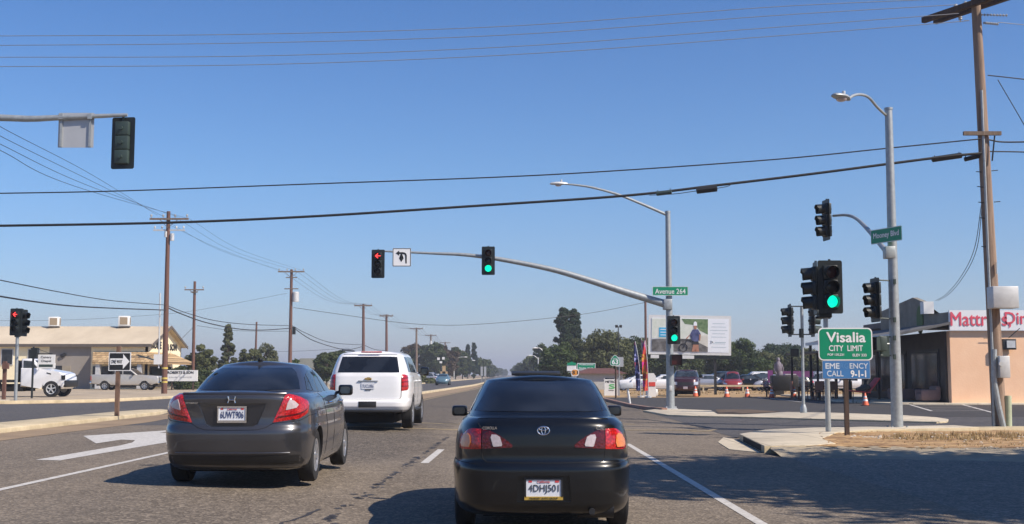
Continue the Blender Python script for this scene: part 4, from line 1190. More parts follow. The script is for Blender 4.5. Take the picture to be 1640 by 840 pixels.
def ped(label, loc, face, col='sigblack', s=1.0, hand=False):
    t = thing('pedestrian_signal', label, 'pedestrian signal', loc, math.atan2(face[0], -face[1])); t.scale = (s, s, s)
    MB().box((0, .02, 0), (.44, .22, .42), bev=.03).build('housing', M[col], t)
    v = MB(); [v.box(c, z) for c, z in (((0, -.14, .19), (.42, .12, .012)), ((-.2, -.14, 0), (.012, .12, .38)), ((.2, -.14, 0), (.012, .12, .38)))]; v.build('visor', M[col], t)
    MB().box((0, -.092, 0), (.36, .01, .34)).build('lens', M['lensred'] if hand else M['lensoff'], t)
    MB().tube([(0, .1, 0), (0, .3, 0)], .03, 8).build('bracket', M['galv'], t)
    return t
ped('dark pedestrian signal box below the green light on the far corner mast', at(1083, 577, MY - .3), (0, -1), hand=True, s=1.05)
# no-U / left turn sign on the arm
def sign_plate(name, label, loc, w, h, m, border=None, r=.03, rz=0, cat='road sign', group=None, back=True):
    t = thing(name, label, cat, loc, rz, group)
    MB().prism(rrect(w, h, r), 'y', 0, .006).build('plate', M[m], t)
    if border:
        i = .9; bw = min(w, h) * .035
        o = MB(); a = rrect(w - bw * .6, h - bw * .6, r * .9); b = rrect(w - bw * 2.6, h - bw * 2.6, max(.004, r * .7)); n = len(a)
        vs = [(p[0], -.003, p[1]) for p in a] + [(p[0], -.003, p[1]) for p in b]
        o.add(vs, [(k, (k + 1) % n, n + (k + 1) % n, n + k) for k in range(n)]); o.build('border', M[border], t)
    return t
w_ = (at(658.5, 412, MY).x - at(629, 412, MY).x)
t = sign_plate('turn_sign', 'white square sign with combined left-turn and U-turn arrow on the mast arm', at(643.5, 412.5, MY - .12), w_, w_, 'signwhite', 'sblack', .03)
h = w_
ua = MB(); ua.prism([(.2 * h, -.33 * h), (.27 * h, -.33 * h), (.27 * h, .1 * h), (.24 * h, .2 * h), (.16 * h, .26 * h), (.06 * h, .28 * h), (-.14 * h, .28 * h), (-.14 * h, .37 * h), (-.33 * h, .22 * h), (-.14 * h, .09 * h), (-.14 * h, .18 * h), (.05 * h, .18 * h), (.13 * h, .16 * h), (.18 * h, .1 * h)], 'y', -.006, -.003)
ua.prism([(-.06 * h, .185 * h), (.02 * h, .185 * h), (.02 * h, -.06 * h), (.10 * h, -.06 * h), (-.02 * h, -.25 * h), (-.14 * h, -.06 * h), (-.06 * h, -.06 * h)], 'y', -.008, -.005); ua.build('arrow_symbol', M['sblack'], t)
c = at(1073.5, 466.5, MY - .25)
t = sign_plate('street_name_sign', 'small green street name plate reading Avenue 264 on the far corner mast', c, 57 * MY / 1900, 14.5 * MY / 1900, 'sgreen', 'signwhite', .02)
text_obj('lettering', 'Avenue 264', 1.2, .20, M['signwhite'], t, (0, -.003, -.01), bold=.008)

# ---- near right mast
NY = 29.3
base = at(1437, 685, NY); base.z = .02
t = thing('signal_mast', 'grey galvanised lamp and signal pole on the near right corner, closest mast to us', 'signal mast', base)
def L3(px, py, Y=NY): return at(px, py, Y) - base
top = L3(1423, 176)
MB().tube([(0, 0, 0), tuple(top * .5), tuple(top)], [.145, .118, .092], 18).cyl(top + Vector((0, 0, .02)), .105, .05, 'z', 16).build('pole', M['galv'], t)
bp_ = MB().box((0, 0, .03), (.46, .46, .05)); [bp_.cyl((x, y, .09), .028, .12, 'z', 8) for x in (-.18, .18) for y in (-.18, .18)]; bp_.build('base_plate', M['galv'], t)
la = bez([L3(1420, 186), L3(1405, 172, NY - .35), L3(1392, 157, NY - .8), L3(1380, 152, NY - 1.2), L3(1368, 153, NY - 1.5), L3(1358, 159, NY - 1.75)], 30)
MB().tube(la, .034, 10).build('lamp_arm', M['galv'], t)
luminaire(t, L3(1358, 160, NY - 1.75), (-.75, -.8), M['galv'])
sa = bez([L3(1424, 408), L3(1412, 394, NY + 1.2), L3(1390, 368, NY + 3), L3(1372, 351, NY + 4.5), L3(1356, 345, NY + 5.3), L3(1334, 346, NY + 5.7)], 30)
MB().tube(sa, [float(x) for x in np.linspace(.075, .035, len(sa))], 10).box(L3(1424, 405), (.25, .25, .3), bev=.02).build('mast_arm', M['galv'], t)
for y in (450, 511, 540, 570):
    MB().tube([L3(1430, y), L3(1408, y - 1, NY - .15)], .018, 8).build('bracket', M['siggreen'], t)
    MB().box(L3(1430, y + 2), (.06, .3, .12)).build('clamp', M['siggreen'], t)
MB().box(L3(1416, 555, NY - .1), (.25, .05, .5)).build('mounting_plate', M['siggreen'], t)
signal('side-on signal head at the end of the near right pole\'s short arm', at(1323.5, 353, NY + 5.75), (-1, -.12), None, .97, group='signal heads facing the cross street')
signal('side-on signal head bracketed to the left of the near right pole', at(1402, 481, NY - .15), (-1, -.15), None, .86, group='signal heads facing the cross street')
ped('green pedestrian signal box seen from the side on the near right pole', at(1409, 551, NY - .15), (-1, -.2), 'siggreen', .85)
t = sign_plate('street_name_sign', 'green street name sign turned edge-on high on the near right pole', at(1419, 377, NY - .3), 1.12, .36, 'sgreen', 'signwhite', .03, R(-67))
text_obj('lettering', 'Mooney Blvd', .92, .17, M['signwhite'], t, (0, -.003, 0), bold=.03)

# ---- near post with the big green signal
PY = 26.9
base = at(1327, 700, PY); base.z = .01
t = thing('signal_post', 'short grey post on the corner pavement carrying the large green signal', 'signal post', base)
def L3(px, py, Y=PY): return at(px, py, Y) - base
MB().tube([(0, 0, 0), L3(1322, 498)], [.062, .055], 14).lathe([(.11, 0), (.11, .06), (.07, .12)], (0, 0, 0), 'z', 14).build('pole', M['galv'], t)
b_ = MB().box(L3(1320, 506), (.3, .25, .1), bev=.02); b_.tube([L3(1306, 509), L3(1330, 509)], .03, 8); b_.build('bracket', M['sigblack'], t)
signal('large near signal head with a lit green lamp above the city limit sign', at(1329.5, 460, PY - .2), lit='green', s=.955)
signal('signal head facing left, tucked behind the large green signal', at(1306, 462, PY + .05), (-1, .1), None, .95)

# ---- far thin post with two side-on heads
QY = 42.5
base = at(1287, 660, QY); base.z = .06
t = thing('signal_post', 'thin grey post on the far pavement with two side-on signal heads on a crossbar', 'signal post', base)
def L3(px, py, Y=QY): return at(px, py, Y) - base
p_ = MB().tube([(0, 0, 0), L3(1284, 492)], .055, 12); p_.lathe([(.12, 0), (.12, .15), (.07, .3)], (0, 0, 0), 'z', 12); p_.build('pole', M['galv'], t)
c_ = MB()
for y in (491, 536): c_.tube([L3(1264, y), L3(1300, y)], .022, 8)
c_.cyl(L3(1283.5, 534), .085, .32, 'z', 10); c_.build('crossbar', M['sigblack'], t)
signal('side-on signal head facing left on the thin far post', at(1265, 514, QY), (-1, 0), None, .92)
signal('side-on signal head facing right on the thin far post', at(1301, 514, QY), (1, 0), None, .92, vis='siggreen')
ped('dull green pedestrian signal box low on the thin far post', at(1273, 565, QY), (-.3, -1), 'siggreen', .75)

# ---- arm coming in from the left with signal seen from behind
AY = 27.5
bx = at(-260, 560, AY).x
base = Vector((bx, AY, .1))
t = thing('signal_mast', 'grey mast arm reaching in from the left edge of the view, seen from behind', 'signal mast', base)
def L3(px, py, Y=AY): return at(px, py, Y) - base
a_ = bez([Vector((0, 0, 4.9)), Vector((1.2, 0, 5.9)), L3(-60, 198), L3(60, 190.5), L3(140, 187), L3(204, 184.5)], 30)
MB().tube(a_, [float(x) for x in np.linspace(.12, .042, len(a_))], 12).build('mast_arm', M['galv'], t)
MB().tube([(0, 0, 0), (0, 0, 8.6)], [.16, .1], 16).build('pole', M['galv'], t)
signal('signal head seen from behind at the tip of the left mast arm', at(197, 229.5, AY + .1), (.12, 1), None, .98, colour='siggreen')
c = at(122, 209, AY + .05)
t = sign_plate('sign_back', 'bare aluminium back of a square sign on the left mast arm', c, .84, .83, 'signback', None, .02, R(180))
k_ = MB()
for sx in (-.34, .34): MB().box((sx, .03, 0), (.05, .04, .80)).box((sx, .07, .31), (.1, .08, .12)).build('brace', M['galv'], t)

# ---- signal on the far left corner
LY = 55.0
base = at(25, 640, LY)
t = thing('signal_post', 'grey post at the far left kerb carrying the double signal with a red arrow', 'signal post', (base.x, LY, .1))
base = Vector((base.x, LY, .1))
def L3(px, py, Y=LY): return at(px, py, Y) - base
MB().tube([(0, 0, 0), L3(28, 536)], .075, 12).build('pole', M['galv'], t)
MB().box(L3(28, 538), (.2, .2, .12)).build('bracket', M['sigblack'], t)
signal('signal head with a lit red left arrow on the far left corner', at(26, 516, LY - .1), lit='red arrow', s=.99)
signal('unlit signal head turned sideways behind the red arrow on the far left corner', at(36.5, 517.5, LY + .25), (.93, -.35), None, .99)

# ---- signs along the right verge
SY = 25.9
base = at(1358, 697, SY); base.z = .01
t = thing('city_limit_sign', 'green Visalia city limit sign above a blue emergency call sign on a dark wooden post', 'road sign', base)
def L3(px, py, Y=SY): return at(px, py, Y) - base
MB().box((0, .06, 1.1), (.09, .09, 2.2)).build('post', M['postdark'], t)
k = SY / 1900
c = L3(1354, 551.5); w, h = 86.5 * k, 52 * k
g = MB().prism(rrect(w, h, .10), 'y', 0, .006).build('green_panel', M['signwhite'], t, loc=c)
MB().prism(rrect(w - .05, h - .05, .085), 'y', -.003, -.001).build('green_face', M['sgreen'], g)
text_obj('lettering', 'Visalia', 62 * k, 15.5 * k, M['signwhite'], g, (1 * k, -.004, 11 * k), bold=.03)
text_obj('lettering', 'CITY  LIMIT', 54 * k, 9 * k, M['signwhite'], g, (.5 * k, -.004, -6.5 * k), bold=.02)
text_obj('lettering', 'POP 130,231', 26 * k, 4 * k, M['signwhite'], g, (-16 * k, -.004, -17 * k), bold=.03)
text_obj('lettering', 'ELEV 333', 22 * k, 4 * k, M['signwhite'], g, (22 * k, -.004, -17.5 * k), bold=.03)
c = L3(1355.5, 592.5); w, h = 76.5 * k, 29 * k
g = MB().prism(rrect(w, h, .02), 'y', .004, .010).build('blue_panel', M['signback'], t, loc=c)
MB().prism(rrect(w - .02, h - .02, .016), 'y', .001, .003).build('blue_face', M['sblue'], g)
M['wornwhite'] = mat('worn_white_letters', (.62, .68, .74), .5, var=.1)
M['vworn'] = mat('peeled_letters', (.09, .24, .48), .5, var=.1)
text_obj('lettering', 'EME', 22 * k, 8.5 * k, M['wornwhite'], g, (-22 * k, 0, 6 * k), bold=.03)
text_obj('lettering', 'RG', 13 * k, 8.5 * k, M['vworn'], g, (-3 * k, 0, 6 * k), bold=.0)
text_obj('lettering', 'ENCY', 29 * k, 8.5 * k, M['wornwhite'], g, (20 * k, 0, 6 * k), bold=.015)
text_obj('lettering', 'CALL', 26 * k, 9 * k, M['wornwhite'], g, (-18 * k, 0, -6 * k), bold=.015)
text_obj('lettering', '9-1-1', 24 * k, 10.5 * k, M['signwhite'], g, (19 * k, 0, -6.5 * k), bold=.04)

# ONE WAY sign on the near median
c0 = gp(186, 665, .24)
t = thing('one_way_sign', 'black and white ONE WAY arrow sign on a wooden post on the median', 'road sign', (c0[0], c0[1], .24))
Y = c0[1]; k = Y / 1900; base = Vector((c0[0], Y, .24))
MB().box((0, .06, .95), (.11, .11, 2.1)).build('post', M['post'], t)
pc = at(192, 579.5, Y) - base; w, h = 35.5 * k, 29.5 * k
g = MB().prism(rrect(w, h, .02), 'y', -.01, 0).build('panel', M['signwhite'], t, loc=pc)
MB().prism(rrect(w - .05, h - .05, .015), 'y', -.014, -.012).build('black_face', M['sblack'], g)
MB().prism([(-.43 * w, -.17 * h), (-.43 * w, .17 * h), (.16 * w, .17 * h), (.16 * w, -.17 * h)], 'y', -.018, -.016).prism([(.15 * w, .40 * h), (.44 * w, 0), (.15 * w, -.40 * h)], 'y', -.019, -.0155).build('arrow_symbol', M['signwhite'], g)
text_obj('lettering', 'ONE WAY', .5 * w, .2 * h, M['sblack'], g, (-.13 * w, -.020, 0), bold=.03)

# route 63 shield and others past the junction
def post_sign(name, label, px, pybase, pytop, z=0, Y=None, r=.03, m='postdark'):
    b = gp(px, pybase, z); Y = Y or b[1]; base = Vector((at(px, pybase, Y).x, Y, z))
    t = thing(name, label, 'road sign', base)
    MB().tube([(0, .03, 0), (0, .03, at(px, pytop, Y).z - z)], r, 8).build('post', M[m], t)
    return t, base, Y
t, base, Y = post_sign('route_shield_sign', 'green state route 63 shield on a dark post beside the right kerb', 986.5, 638.5, 588, .08, None, .05)
k = Y / 1900; c = at(985, 577.5, Y) - base
sh = [(-.48, -.34), (-.40, -.46), (-.2, -.5), (.2, -.5), (.40, -.46), (.48, -.34), (.46, -.1), (.36, .18), (.2, .38), (0, .52), (-.2, .38), (-.36, .18), (-.46, -.1)]
g = MB().prism([(x * 16.5 * k, z * 17 * k) for x, z in sh], 'y', -.01, 0).build('shield_panel', M['signwhite'], t, loc=c)
MB().prism([(x * 15 * k, z * 15.3 * k) for x, z in sh], 'y', -.014, -.012).build('shield_face', M['sgreen'], g)
text_obj('lettering', '63', 9.5 * k, 7.5 * k, M['signwhite'], g, (0, -.016, -2.4 * k), bold=.04)
text_obj('lettering', 'CALIFORNIA', 7.5 * k, 1.6 * k, M['signwhite'], g, (0, -.016, 3.2 * k), bold=.02)
Y2 = 68; 
t, base, Y = post_sign('sign_back', 'plain grey back of a rectangular sign just right of the route shield', 992, 634, 574, 0, 78, .03, 'galv')
MB().prism(rrect(12 * Y / 1900, 15.5 * Y / 1900, .03), 'y', -.02, -.01).build('panel', M['signback'], t, loc=at(992.5, 580, Y) - base)
# mailbox-like sign on a leaning white post
b = gp(1009, 648, 0); Y = b[1]; base = Vector((b[0], Y, 0))
t = thing('leaning_sign', 'small flat sign on a leaning white post at the red kerb', 'sign', base)
MB().tube([(0, 0, 0), at(1005, 622, Y) - base], .055, 8).build('post', M['white'], t)
MB().box(at(1003, 618, Y) - base, (.62, .25, .26), Matrix.Rotation(R(-4), 3, 'Y'), bev=.03).build('panel', M['galvl'], t)
# A-board
b = gp(980, 634, 0); Y = b[1]; k = Y / 1900
t = thing('notice_board', 'white freestanding notice board with green print beyond the red kerb', 'notice board', (b[0], Y, 0))
MB().box((-.8 * k, 0, 13 * k), (23 * k, .06, 26 * k)).build('panel', M['white'], t)
fr_ = MB(); [fr_.box((x * k, .0, 14 * k), (1.2 * k, .12, 28 * k)) for x in (-12, 11)]; fr_.build('frame', M['galvl'], t)
text_obj('lettering', 'METRO', 16 * k, 3.4 * k, M['sblack'], t, (-2 * k, -.035, 22 * k), bold=.04)
M['lime'] = mat('green_print', (.12, .45, .16), .5, var=.05)
text_obj('logo', 'S', 9 * k, 7 * k, M['lime'], t, (0, -.035, 14.5 * k), bold=.05)
text_obj('lettering', 'homes', 8 * k, 2 * k, M['sblack'], t, (-1 * k, -.035, 8.5 * k), bold=.02)
# far green guide sign, town sign and warning sign
def gsign(name, label, px0, px1, py0, py1, Y, lines, m='sgreen', legs=(-.3, .3), r=.03):
    cx, cy = (px0 + px1) / 2, (py0 + py1) / 2; k = Y / 1900
    p = at(cx, cy, Y); t = thing(name, label, 'road sign', (p.x, Y, 0)); w, h = (px1 - px0) * k, (py1 - py0) * k
    g = MB().prism(rrect(w, h, r), 'y', -.02, 0).build('panel', M['signwhite'], t, loc=(0, 0, p.z))
    MB().prism(rrect(w - .1, h - .1, r), 'y', -.028, -.024).build('face', M[m], g)
    for i, tx in enumerate(lines):
        n = len(lines); text_obj('lettering', tx, w * .8, h * .6 / n * .8, M['signwhite' if m != 'sorange' else 'sblack'], g, (0, -.031, h * .5 * (1 - (2 * i + 1) / n)), bold=.03)
    for l in legs: MB().box((w * l, .04, p.z / 2), (.09, .09, p.z + h * .3)).build('post', M['galv'], t)
    return t
gsign('guide_sign', 'wide two-line green guide sign in front of the dark trees', 924.5, 953.5, 582, 592.5, 118, ['Woodlake Johannes', 'Dinuba  Visalia'])
gsign('town_sign', 'white and green town sign left of the wide guide sign', 908, 923, 583, 594.5, 112, ['VISALIA'], 'signwhite', (0,))
k = 112 / 1900; p = at(915.5, 582.5, 112)
o = [q for q in bpy.data.objects if q.name.startswith('town_sign')][-1]
MB().prism([(-7 * k, -2 * k), (7 * k, -2 * k), (7 * k, 2.2 * k), (3 * k, 2.4 * k), (0, 4.4 * k), (-3 * k, 2.4 * k), (-7 * k, 2.2 * k)], 'y', -.06, -.035).build('green_header', M['sgreen'], o, loc=(0, 0, p.z - 1 * k))
t = gsign('warning_sign', 'orange diamond-cornered warning sign below the town sign', 914.5, 927, 591.5, 602.5, 100, ['31'], 'sorange', (0,), .2)

# feather flags
def flagmat(name, cols):
    m, nt, b = new_mat(name)
    tc = nd(nt, 'ShaderNodeTexCoord'); n = nd(nt, 'ShaderNodeTexNoise'); n.inputs['Scale'].default_value = 1.1; n.inputs['Detail'].default_value = 2
    nt.links.new(tc.outputs['Object'], n.inputs['Vector'])
    r = nd(nt, 'ShaderNodeValToRGB'); r.color_ramp.interpolation = 'CONSTANT'
    while len(r.color_ramp.elements) < len(cols): r.color_ramp.elements.new(.5)
    for i, c in enumerate(cols): r.color_ramp.elements[i].position = .32 + .36 * i / len(cols); r.color_ramp.elements[i].color = (*lin(c), 1)
    nt.links.new(n.outputs['Fac'], r.inputs['Fac']); nt.links.new(r.outputs['Color'], b.inputs['Base Color']); b.inputs['Roughness'].default_value = .8
    return m
def feather(label, px0, pxb, py0, pyb, Y, cols, wpx, word=None):
    b = at(pxb, pyb, Y); t = thing('feather_flag', label, 'flag', (b.x, Y, 0), 0, 'tall feather flags by the lot entrance')
    k = Y / 1900; H = (pyb - py0) * k; bend = (px0 - pxb) * k
    pole = [(bend * (s ** 2.5), 0, H * s) for s in np.linspace(0, 1, 14)]
    MB().tube(pole, .025, 6).cyl((0, 0, .05), .2, .1, 'z', 10).build('pole', M['galvl'], t)
    vs = []; fs = []; n = 22; m_ = 6
    for i in range(n + 1):
        s = .12 + .88 * i / n; x0 = bend * s ** 2.5; wd = wpx * k * min(1, ((1 - s) / .32)) ** .6 * (1 - .12 * max(0, .3 - s))
        for j in range(m_ + 1):
            u = j / m_; vs.append((x0 - .02 + (wd * u) * (1 if wpx > 0 else 1), .08 * math.sin(u * 5 + s * 9), H * s))
    for i in range(n):
        for j in range(m_): q = i * (m_ + 1) + j; fs.append((q, q + 1, q + m_ + 2, q + m_ + 1))
    bm = MB(); bm.add(vs, fs); o = bm.build('banner', flagmat('flag_cloth', cols), t, 60)
    md = o.modifiers.new('solid', 'SOLIDIFY'); md.thickness = .01
    return t
feather('dark blue and lilac feather flag, leftmost of the three', 1018, 1026, 541, 630, 74, ['#1d2550', '#8f93c4', '#25305e', '#7d3550', '#b9b6d0'], -6.5)
feather('feather flag with a plain blue top, middle of the three', 1028, 1031, 538, 631, 75.5, ['#2f5fa8', '#3a2848', '#7a2a3c', '#34265a'], 5)
feather('red, orange and magenta feather flag, rightmost of the three', 1034, 1038.5, 539, 630, 73, ['#a8352c', '#c7903c', '#d04a3c', '#c32f8c', '#e0b8b4'], -8)

# white fuel/vending kiosk with red band
Y = 76; k = Y / 1900; p = at(1044.5, 631, Y)
t = thing('vending_kiosk', 'white kiosk with a wide red band beside the feather flags', 'kiosk', (p.x, Y, 0))
MB().prism([(-7 * k, 0), (6 * k, 0), (6 * k, 33 * k), (3 * k, 37.5 * k), (-6 * k, 37.5 * k), (-7 * k, 36 * k)], 'y', 0, 1.2).build('cabinet', M['white'], t)
MB().box((-.6 * k, -.01, 20 * k), (11.6 * k, .03, 6.5 * k)).build('red_band', mat('kiosk_red', (.62, .07, .05), .4), t)
MB().box((8 * k, .5, 6 * k), (4.5 * k, .8, 12 * k), bev=.15).build('side_tank', M['white'], t)

# ---- billboard
Y = 84; k = Y / 1900; p = at(1146, 632, Y)
t = thing('billboard', 'large white framed digital billboard showing a cyclist, behind the corner mast', 'billboard', (p.x, Y, 0))
b0 = Vector((p.x, Y, 0))
pc = at(1104.5, 537, Y) - b0; W, H = 131 * k, 63 * k
bd = bpy.data.objects.new('board', MB().prism(rrect(W, H, .03), 'y', -.02, .4).mesh('board')); COL.objects.link(bd); bd.data.materials.append(M['white']); bd.parent = t; bd.location = pc; bd.rotation_euler = (0, R(1.2), R(-6))
MB().box((0, 0, pc.z / 2 - .3), (.16, .22, pc.z - .5)).box((-60 * k, .3, pc.z / 2 - .3), (.14, .14, pc.z - .6)).build('support_post', M['trim'], t)
MB().box((0, .25, -H / 2 - .16), (W * .98, .5, .22)).build('lower_beam', M['sigblack'], bd)
def pan(nm, x0, x1, z0, z1, m, y=-.03): return MB().box(((x0 + x1) / 2 * W, y, (z0 + z1) / 2 * H), ((x1 - x0) * W, .012, (z1 - z0) * H)).build(nm, m, bd)
scr = mat('screen_white', (.86, .89, .92), .4, var=.02)
pan('screen', -.465, .47, -.43, .42, scr)
pan('photo_sky', -.46, .22, -.1, .41, mat('photo_haze', (.82, .82, .76), .5, c2=(.62, .68, .55), scale=1.6), -.042)
fol = mat('photo_foliage', (.06, .14, .05), .6, c2=(.26, .34, .18), scale=3.4)
MB().prism([(.0 * W, .41 * H), (.22 * W, .41 * H), (.22 * W, .02 * H), (.12 * W, .12 * H), (.09 * W, .25 * H), (-.06 * W, .28 * H), (-.10 * W, .41 * H)], 'y', -.054, -.048).build('photo_foliage', fol, bd)
MB().prism([(-.46 * W, -.12 * H), (-.28 * W, -.1 * H), (-.08 * W, -.16 * H), (.06 * W, -.1 * H), (.22 * W, -.3 * H), (.22 * W, -.42 * H), (-.46 * W, -.42 * H)], 'y', -.054, -.048).build('photo_ground', mat('photo_ground', (.26, .25, .24), .6, c2=(.06, .055, .05), scale=2.6), bd)
MB().prism([(.04 * W, -.02 * H), (.22 * W, .0 * H), (.22 * W, -.3 * H), (.04 * W, -.12 * H)], 'y', -.06, -.056).build('photo_road', mat('photo_road', (.66, .63, .55), .6), bd)
pan('blue_caption', -.37, -.27, -.06, .18, mat('caption_blue', (.03, .42, .72), .5, var=.03), -.058)
for q in range(3): MB().box((-.32 * W, -.067, (.13 - .07 * q) * H), (.07 * W, .006, .02 * H)).build('caption_line', scr, bd)
cy = MB()   # cyclist silhouette panels, part of the picture
skin = mat('picture_skin', (.42, .20, .13), .6); jer = mat('picture_jersey', (.03, .04, .11), .6, c2=(.14, .16, .34), scale=3); gr = mat('picture_dark', (.03, .03, .035), .6)
MB().prism([(.035 * W, .14 * H), (.10 * W, .15 * H), (.135 * W, .02 * H), (.115 * W, 0), (.105 * W, .03 * H), (.105 * W, -.16 * H), (.03 * W, -.16 * H), (.03 * W, .02 * H), (.015 * W, -.02 * H), (.0 * W, .0 * H)], 'y', -.068, -.062).build('cyclist_jersey', jer, bd)
MB().prism([(.045 * W, -.22 * H), (.105 * W, -.22 * H), (.115 * W, -.42 * H), (.08 * W, -.42 * H), (.075 * W, -.3 * H), (.06 * W, -.42 * H), (.025 * W, -.42 * H)], 'y', -.068, -.062).build('cyclist_legs', skin, bd)
MB().prism([(.03 * W, -.16 * H), (.107 * W, -.16 * H), (.112 * W, -.24 * H), (.028 * W, -.24 * H)], 'y', -.069, -.063).build('cyclist_shorts', gr, bd)
MB().prism([(.052 * W, .15 * H), (.082 * W, .15 * H), (.086 * W, .24 * H), (.048 * W, .24 * H)], 'y', -.070, -.064).build('cyclist_face', skin, bd)
MB().prism([(.044 * W, .24 * H), (.09 * W, .24 * H), (.086 * W, .32 * H), (.067 * W, .35 * H), (.048 * W, .32 * H)], 'y', -.071, -.065).build('cyclist_helmet', scr, bd)
MB().prism([(.0 * W, .01 * H), (.014 * W, .03 * H), (-.03 * W, -.1 * H), (-.045 * W, -.09 * H)], 'y', -.072, -.066).prism([(.115 * W, .02 * H), (.135 * W, .02 * H), (.128 * W, -.14 * H), (.115 * W, -.14 * H)], 'y', -.072, -.066).build('cyclist_arms', skin, bd)
wh = MB(); wh.tube([(-.075 * W + .1 * H * math.cos(a), -.075, -.32 * H + .1 * H * math.sin(a)) for a in np.linspace(0, 2 * math.pi, 20)], .03, 5, cap=False); wh.tube([(-.075 * W, -.075, -.32 * H), (-.03 * W, -.075, -.12 * H), (.05 * W, -.075, -.15 * H)], .03, 5); wh.build('bicycle', gr, bd)
lt = mat('screen_grey_text', (.45, .55, .58), .5, var=.05)
for q in range(8):
    if q == 5: continue
    z = .30 - .085 * q
    MB().box((.35 * W, -.038, z * H), ((.15 + .03 * (q % 3)) * W, .006, .012 * H)).build('text_line', lt, bd)
MB().box((.37 * W, -.038, -.175 * H), (.13 * W, .006, .02 * H)).build('text_line', lt, bd)
lg = MB().tube([(.265 * W + .018 * W * math.cos(a), -.04, -.17 * H + .04 * H * math.sin(a)) for a in np.linspace(0, 2 * math.pi, 4)], .025, 5); lg.build('sponsor_logo', M['galv'], bd)
for x, w in ((-.42, .1), (-.03, .17)):
    g = MB().box((x * W, -.04, -H / 2 - .16), (w * W, .04, .24)).build('name_plate', M['white'], bd)

# ---- traffic cones
def make_cone(t):
    MB().lathe([(.19, .03), (.035, .68), (.02, .70), (.0005, .70)], (0, 0, 0), 'z', 20).build('cone', mat('cone_orange', (.75, .13, .045), .5, var=.08), t)
    MB().box((0, 0, .015), (.42, .42, .03), bev=.01).build('foot', M['trim'], t)
    MB().lathe([(.142, .245), (.108, .375)], (0, 0, 0), 'z', 20).lathe([(.095, .44), (.072, .53)], (0, 0, 0), 'z', 20).build('reflective_band', M['white'], t)
cl = ['orange traffic cone in front of the maroon SUV', 'orange traffic cone on the lot just right of the billboard post', 'orange cone between the billboard post and the dining tables', 'orange cone in front of the hanging flower basket stand',
      'orange cone beside the thin signal post, at the edge of the shade', 'orange cone under the tilted red lounge chair']
src = None
for i, (px, py) in enumerate([(1114, 636), (1164, 637), (1197, 637), (1236, 638), (1272, 637), (1386, 650.5)]):
    b = gp(px, py); l = cl[i]
    if src is None:
        t = thing('traffic_cone', l, 'traffic cone', (b[0], b[1], .015), 0, 'traffic cones across the lot'); make_cone(t); src = t
    else:
        t = thing('traffic_cone', l, 'traffic cone', (b[0], b[1], .015), .3 * i, 'traffic cones across the lot')
        for ch in [q for q in bpy.data.objects if q.parent == src]: c = ch.copy(); COL.objects.link(c); c.parent = t
    t.scale = (.95,) * 3 if i < 5 else (.82,) * 3

# ================================================================== UTILITY POLES AND WIRES
def insulator(mb, p, s=1.0):
    mb.lathe([(.02 * s, 0), (.02 * s, .06 * s), (.06 * s, .08 * s), (.05 * s, .12 * s), (.065 * s, .14 * s), (.03 * s, .2 * s), (.0005, .21 * s)], p, 'z', 8)
def utility_pole(label, foot, topx, H, r0, r1, m, arms=(), extras=None, rz=0.0, group='wooden utility poles'):
    """arms: (height, half length, thickness, n insulators, dx)"""
    t = thing('utility_pole', label, 'utility pole', foot, rz, group)
    MB().tube([(topx * s, 0, H * s) for s in (0, .33, .66, 1)], [r0 + (r1 - r0) * s for s in (0, .33, .66, 1)], 14).build('pole', M[m], t)
    for h, hl, th, n, dx in arms:
        a = MB().box((topx * h / H + dx, -r1 - .04, h), (2 * hl, .09, th)); a.tube([(topx + dx - hl * .5, -r1 - .05, h), (topx, -r1 - .02, h - hl * .45)], .02, 5); a.tube([(topx + dx + hl * .5, -r1 - .05, h), (topx, -r1 - .02, h - hl * .45)], .02, 5)
        o = a.build('crossarm', M['pole_grey'], t)
        if n:
            i_ = MB()
            for k in range(n): insulator(i_, Vector((topx * h / H + dx - hl * .92 + 2 * hl * .92 * k / (n - 1), -r1 - .04, h + th / 2)), 1.3)
            i_.build('insulators', M['insul'], o)
    if extras: extras(t)
    return t
def P3(px, py, Y): return at(px, py, Y)
LG = .1
# pole 1: big red-brown pole at the left kerb
Y = 82; f = at(263, 629, Y); f.z = LG; T = at(270, 339, Y)
def ex1(t):
    k = Y / 1900
    MB().tube([at(258, 470, Y) - f + Vector((0, -.2, 0)), at(255.5, 590, Y) - f + Vector((0, -.2, 0))], .055, 8).build('conduit', M['galvl'], t)
    MB().box(at(255, 576, Y) - f + Vector((0, -.3, 0)), (13 * k, .06, 16 * k)).build('notice_plate', M['white'], t)
    b = MB(); [b.lathe([(.205, -.06), (.205, .06)], (0, 0, h), 'z', 14) for h in (1.75, 1.05, .8)]; b.build('marker_band', mat('yellow_band', (.55, .42, .10), .5), t)
    x = MB(); q = at(271, 369, Y) - f; x.box(q, (2.2, .1, .1)); [insulator(x, q + Vector((d, 0, .05)), 1.2) for d in (-1, -.5, .5, 1)]; x.cyl(q + Vector((.25, -.1, -.5)), .14, .5, 'z', 10); x.cyl(q + Vector((-.2, -.1, -.3)), .1, .4, 'z', 10); x.build('hardware', M['galvl'], t)
utility_pole('tall reddish-brown utility pole with yellow bands and a white plate at the left kerb', f, T.x - f.x, T.z - f.z, .20, .13, 'pole_red', [(T.z - f.z - .55, 1.35, .13, 4, .1)], ex1)
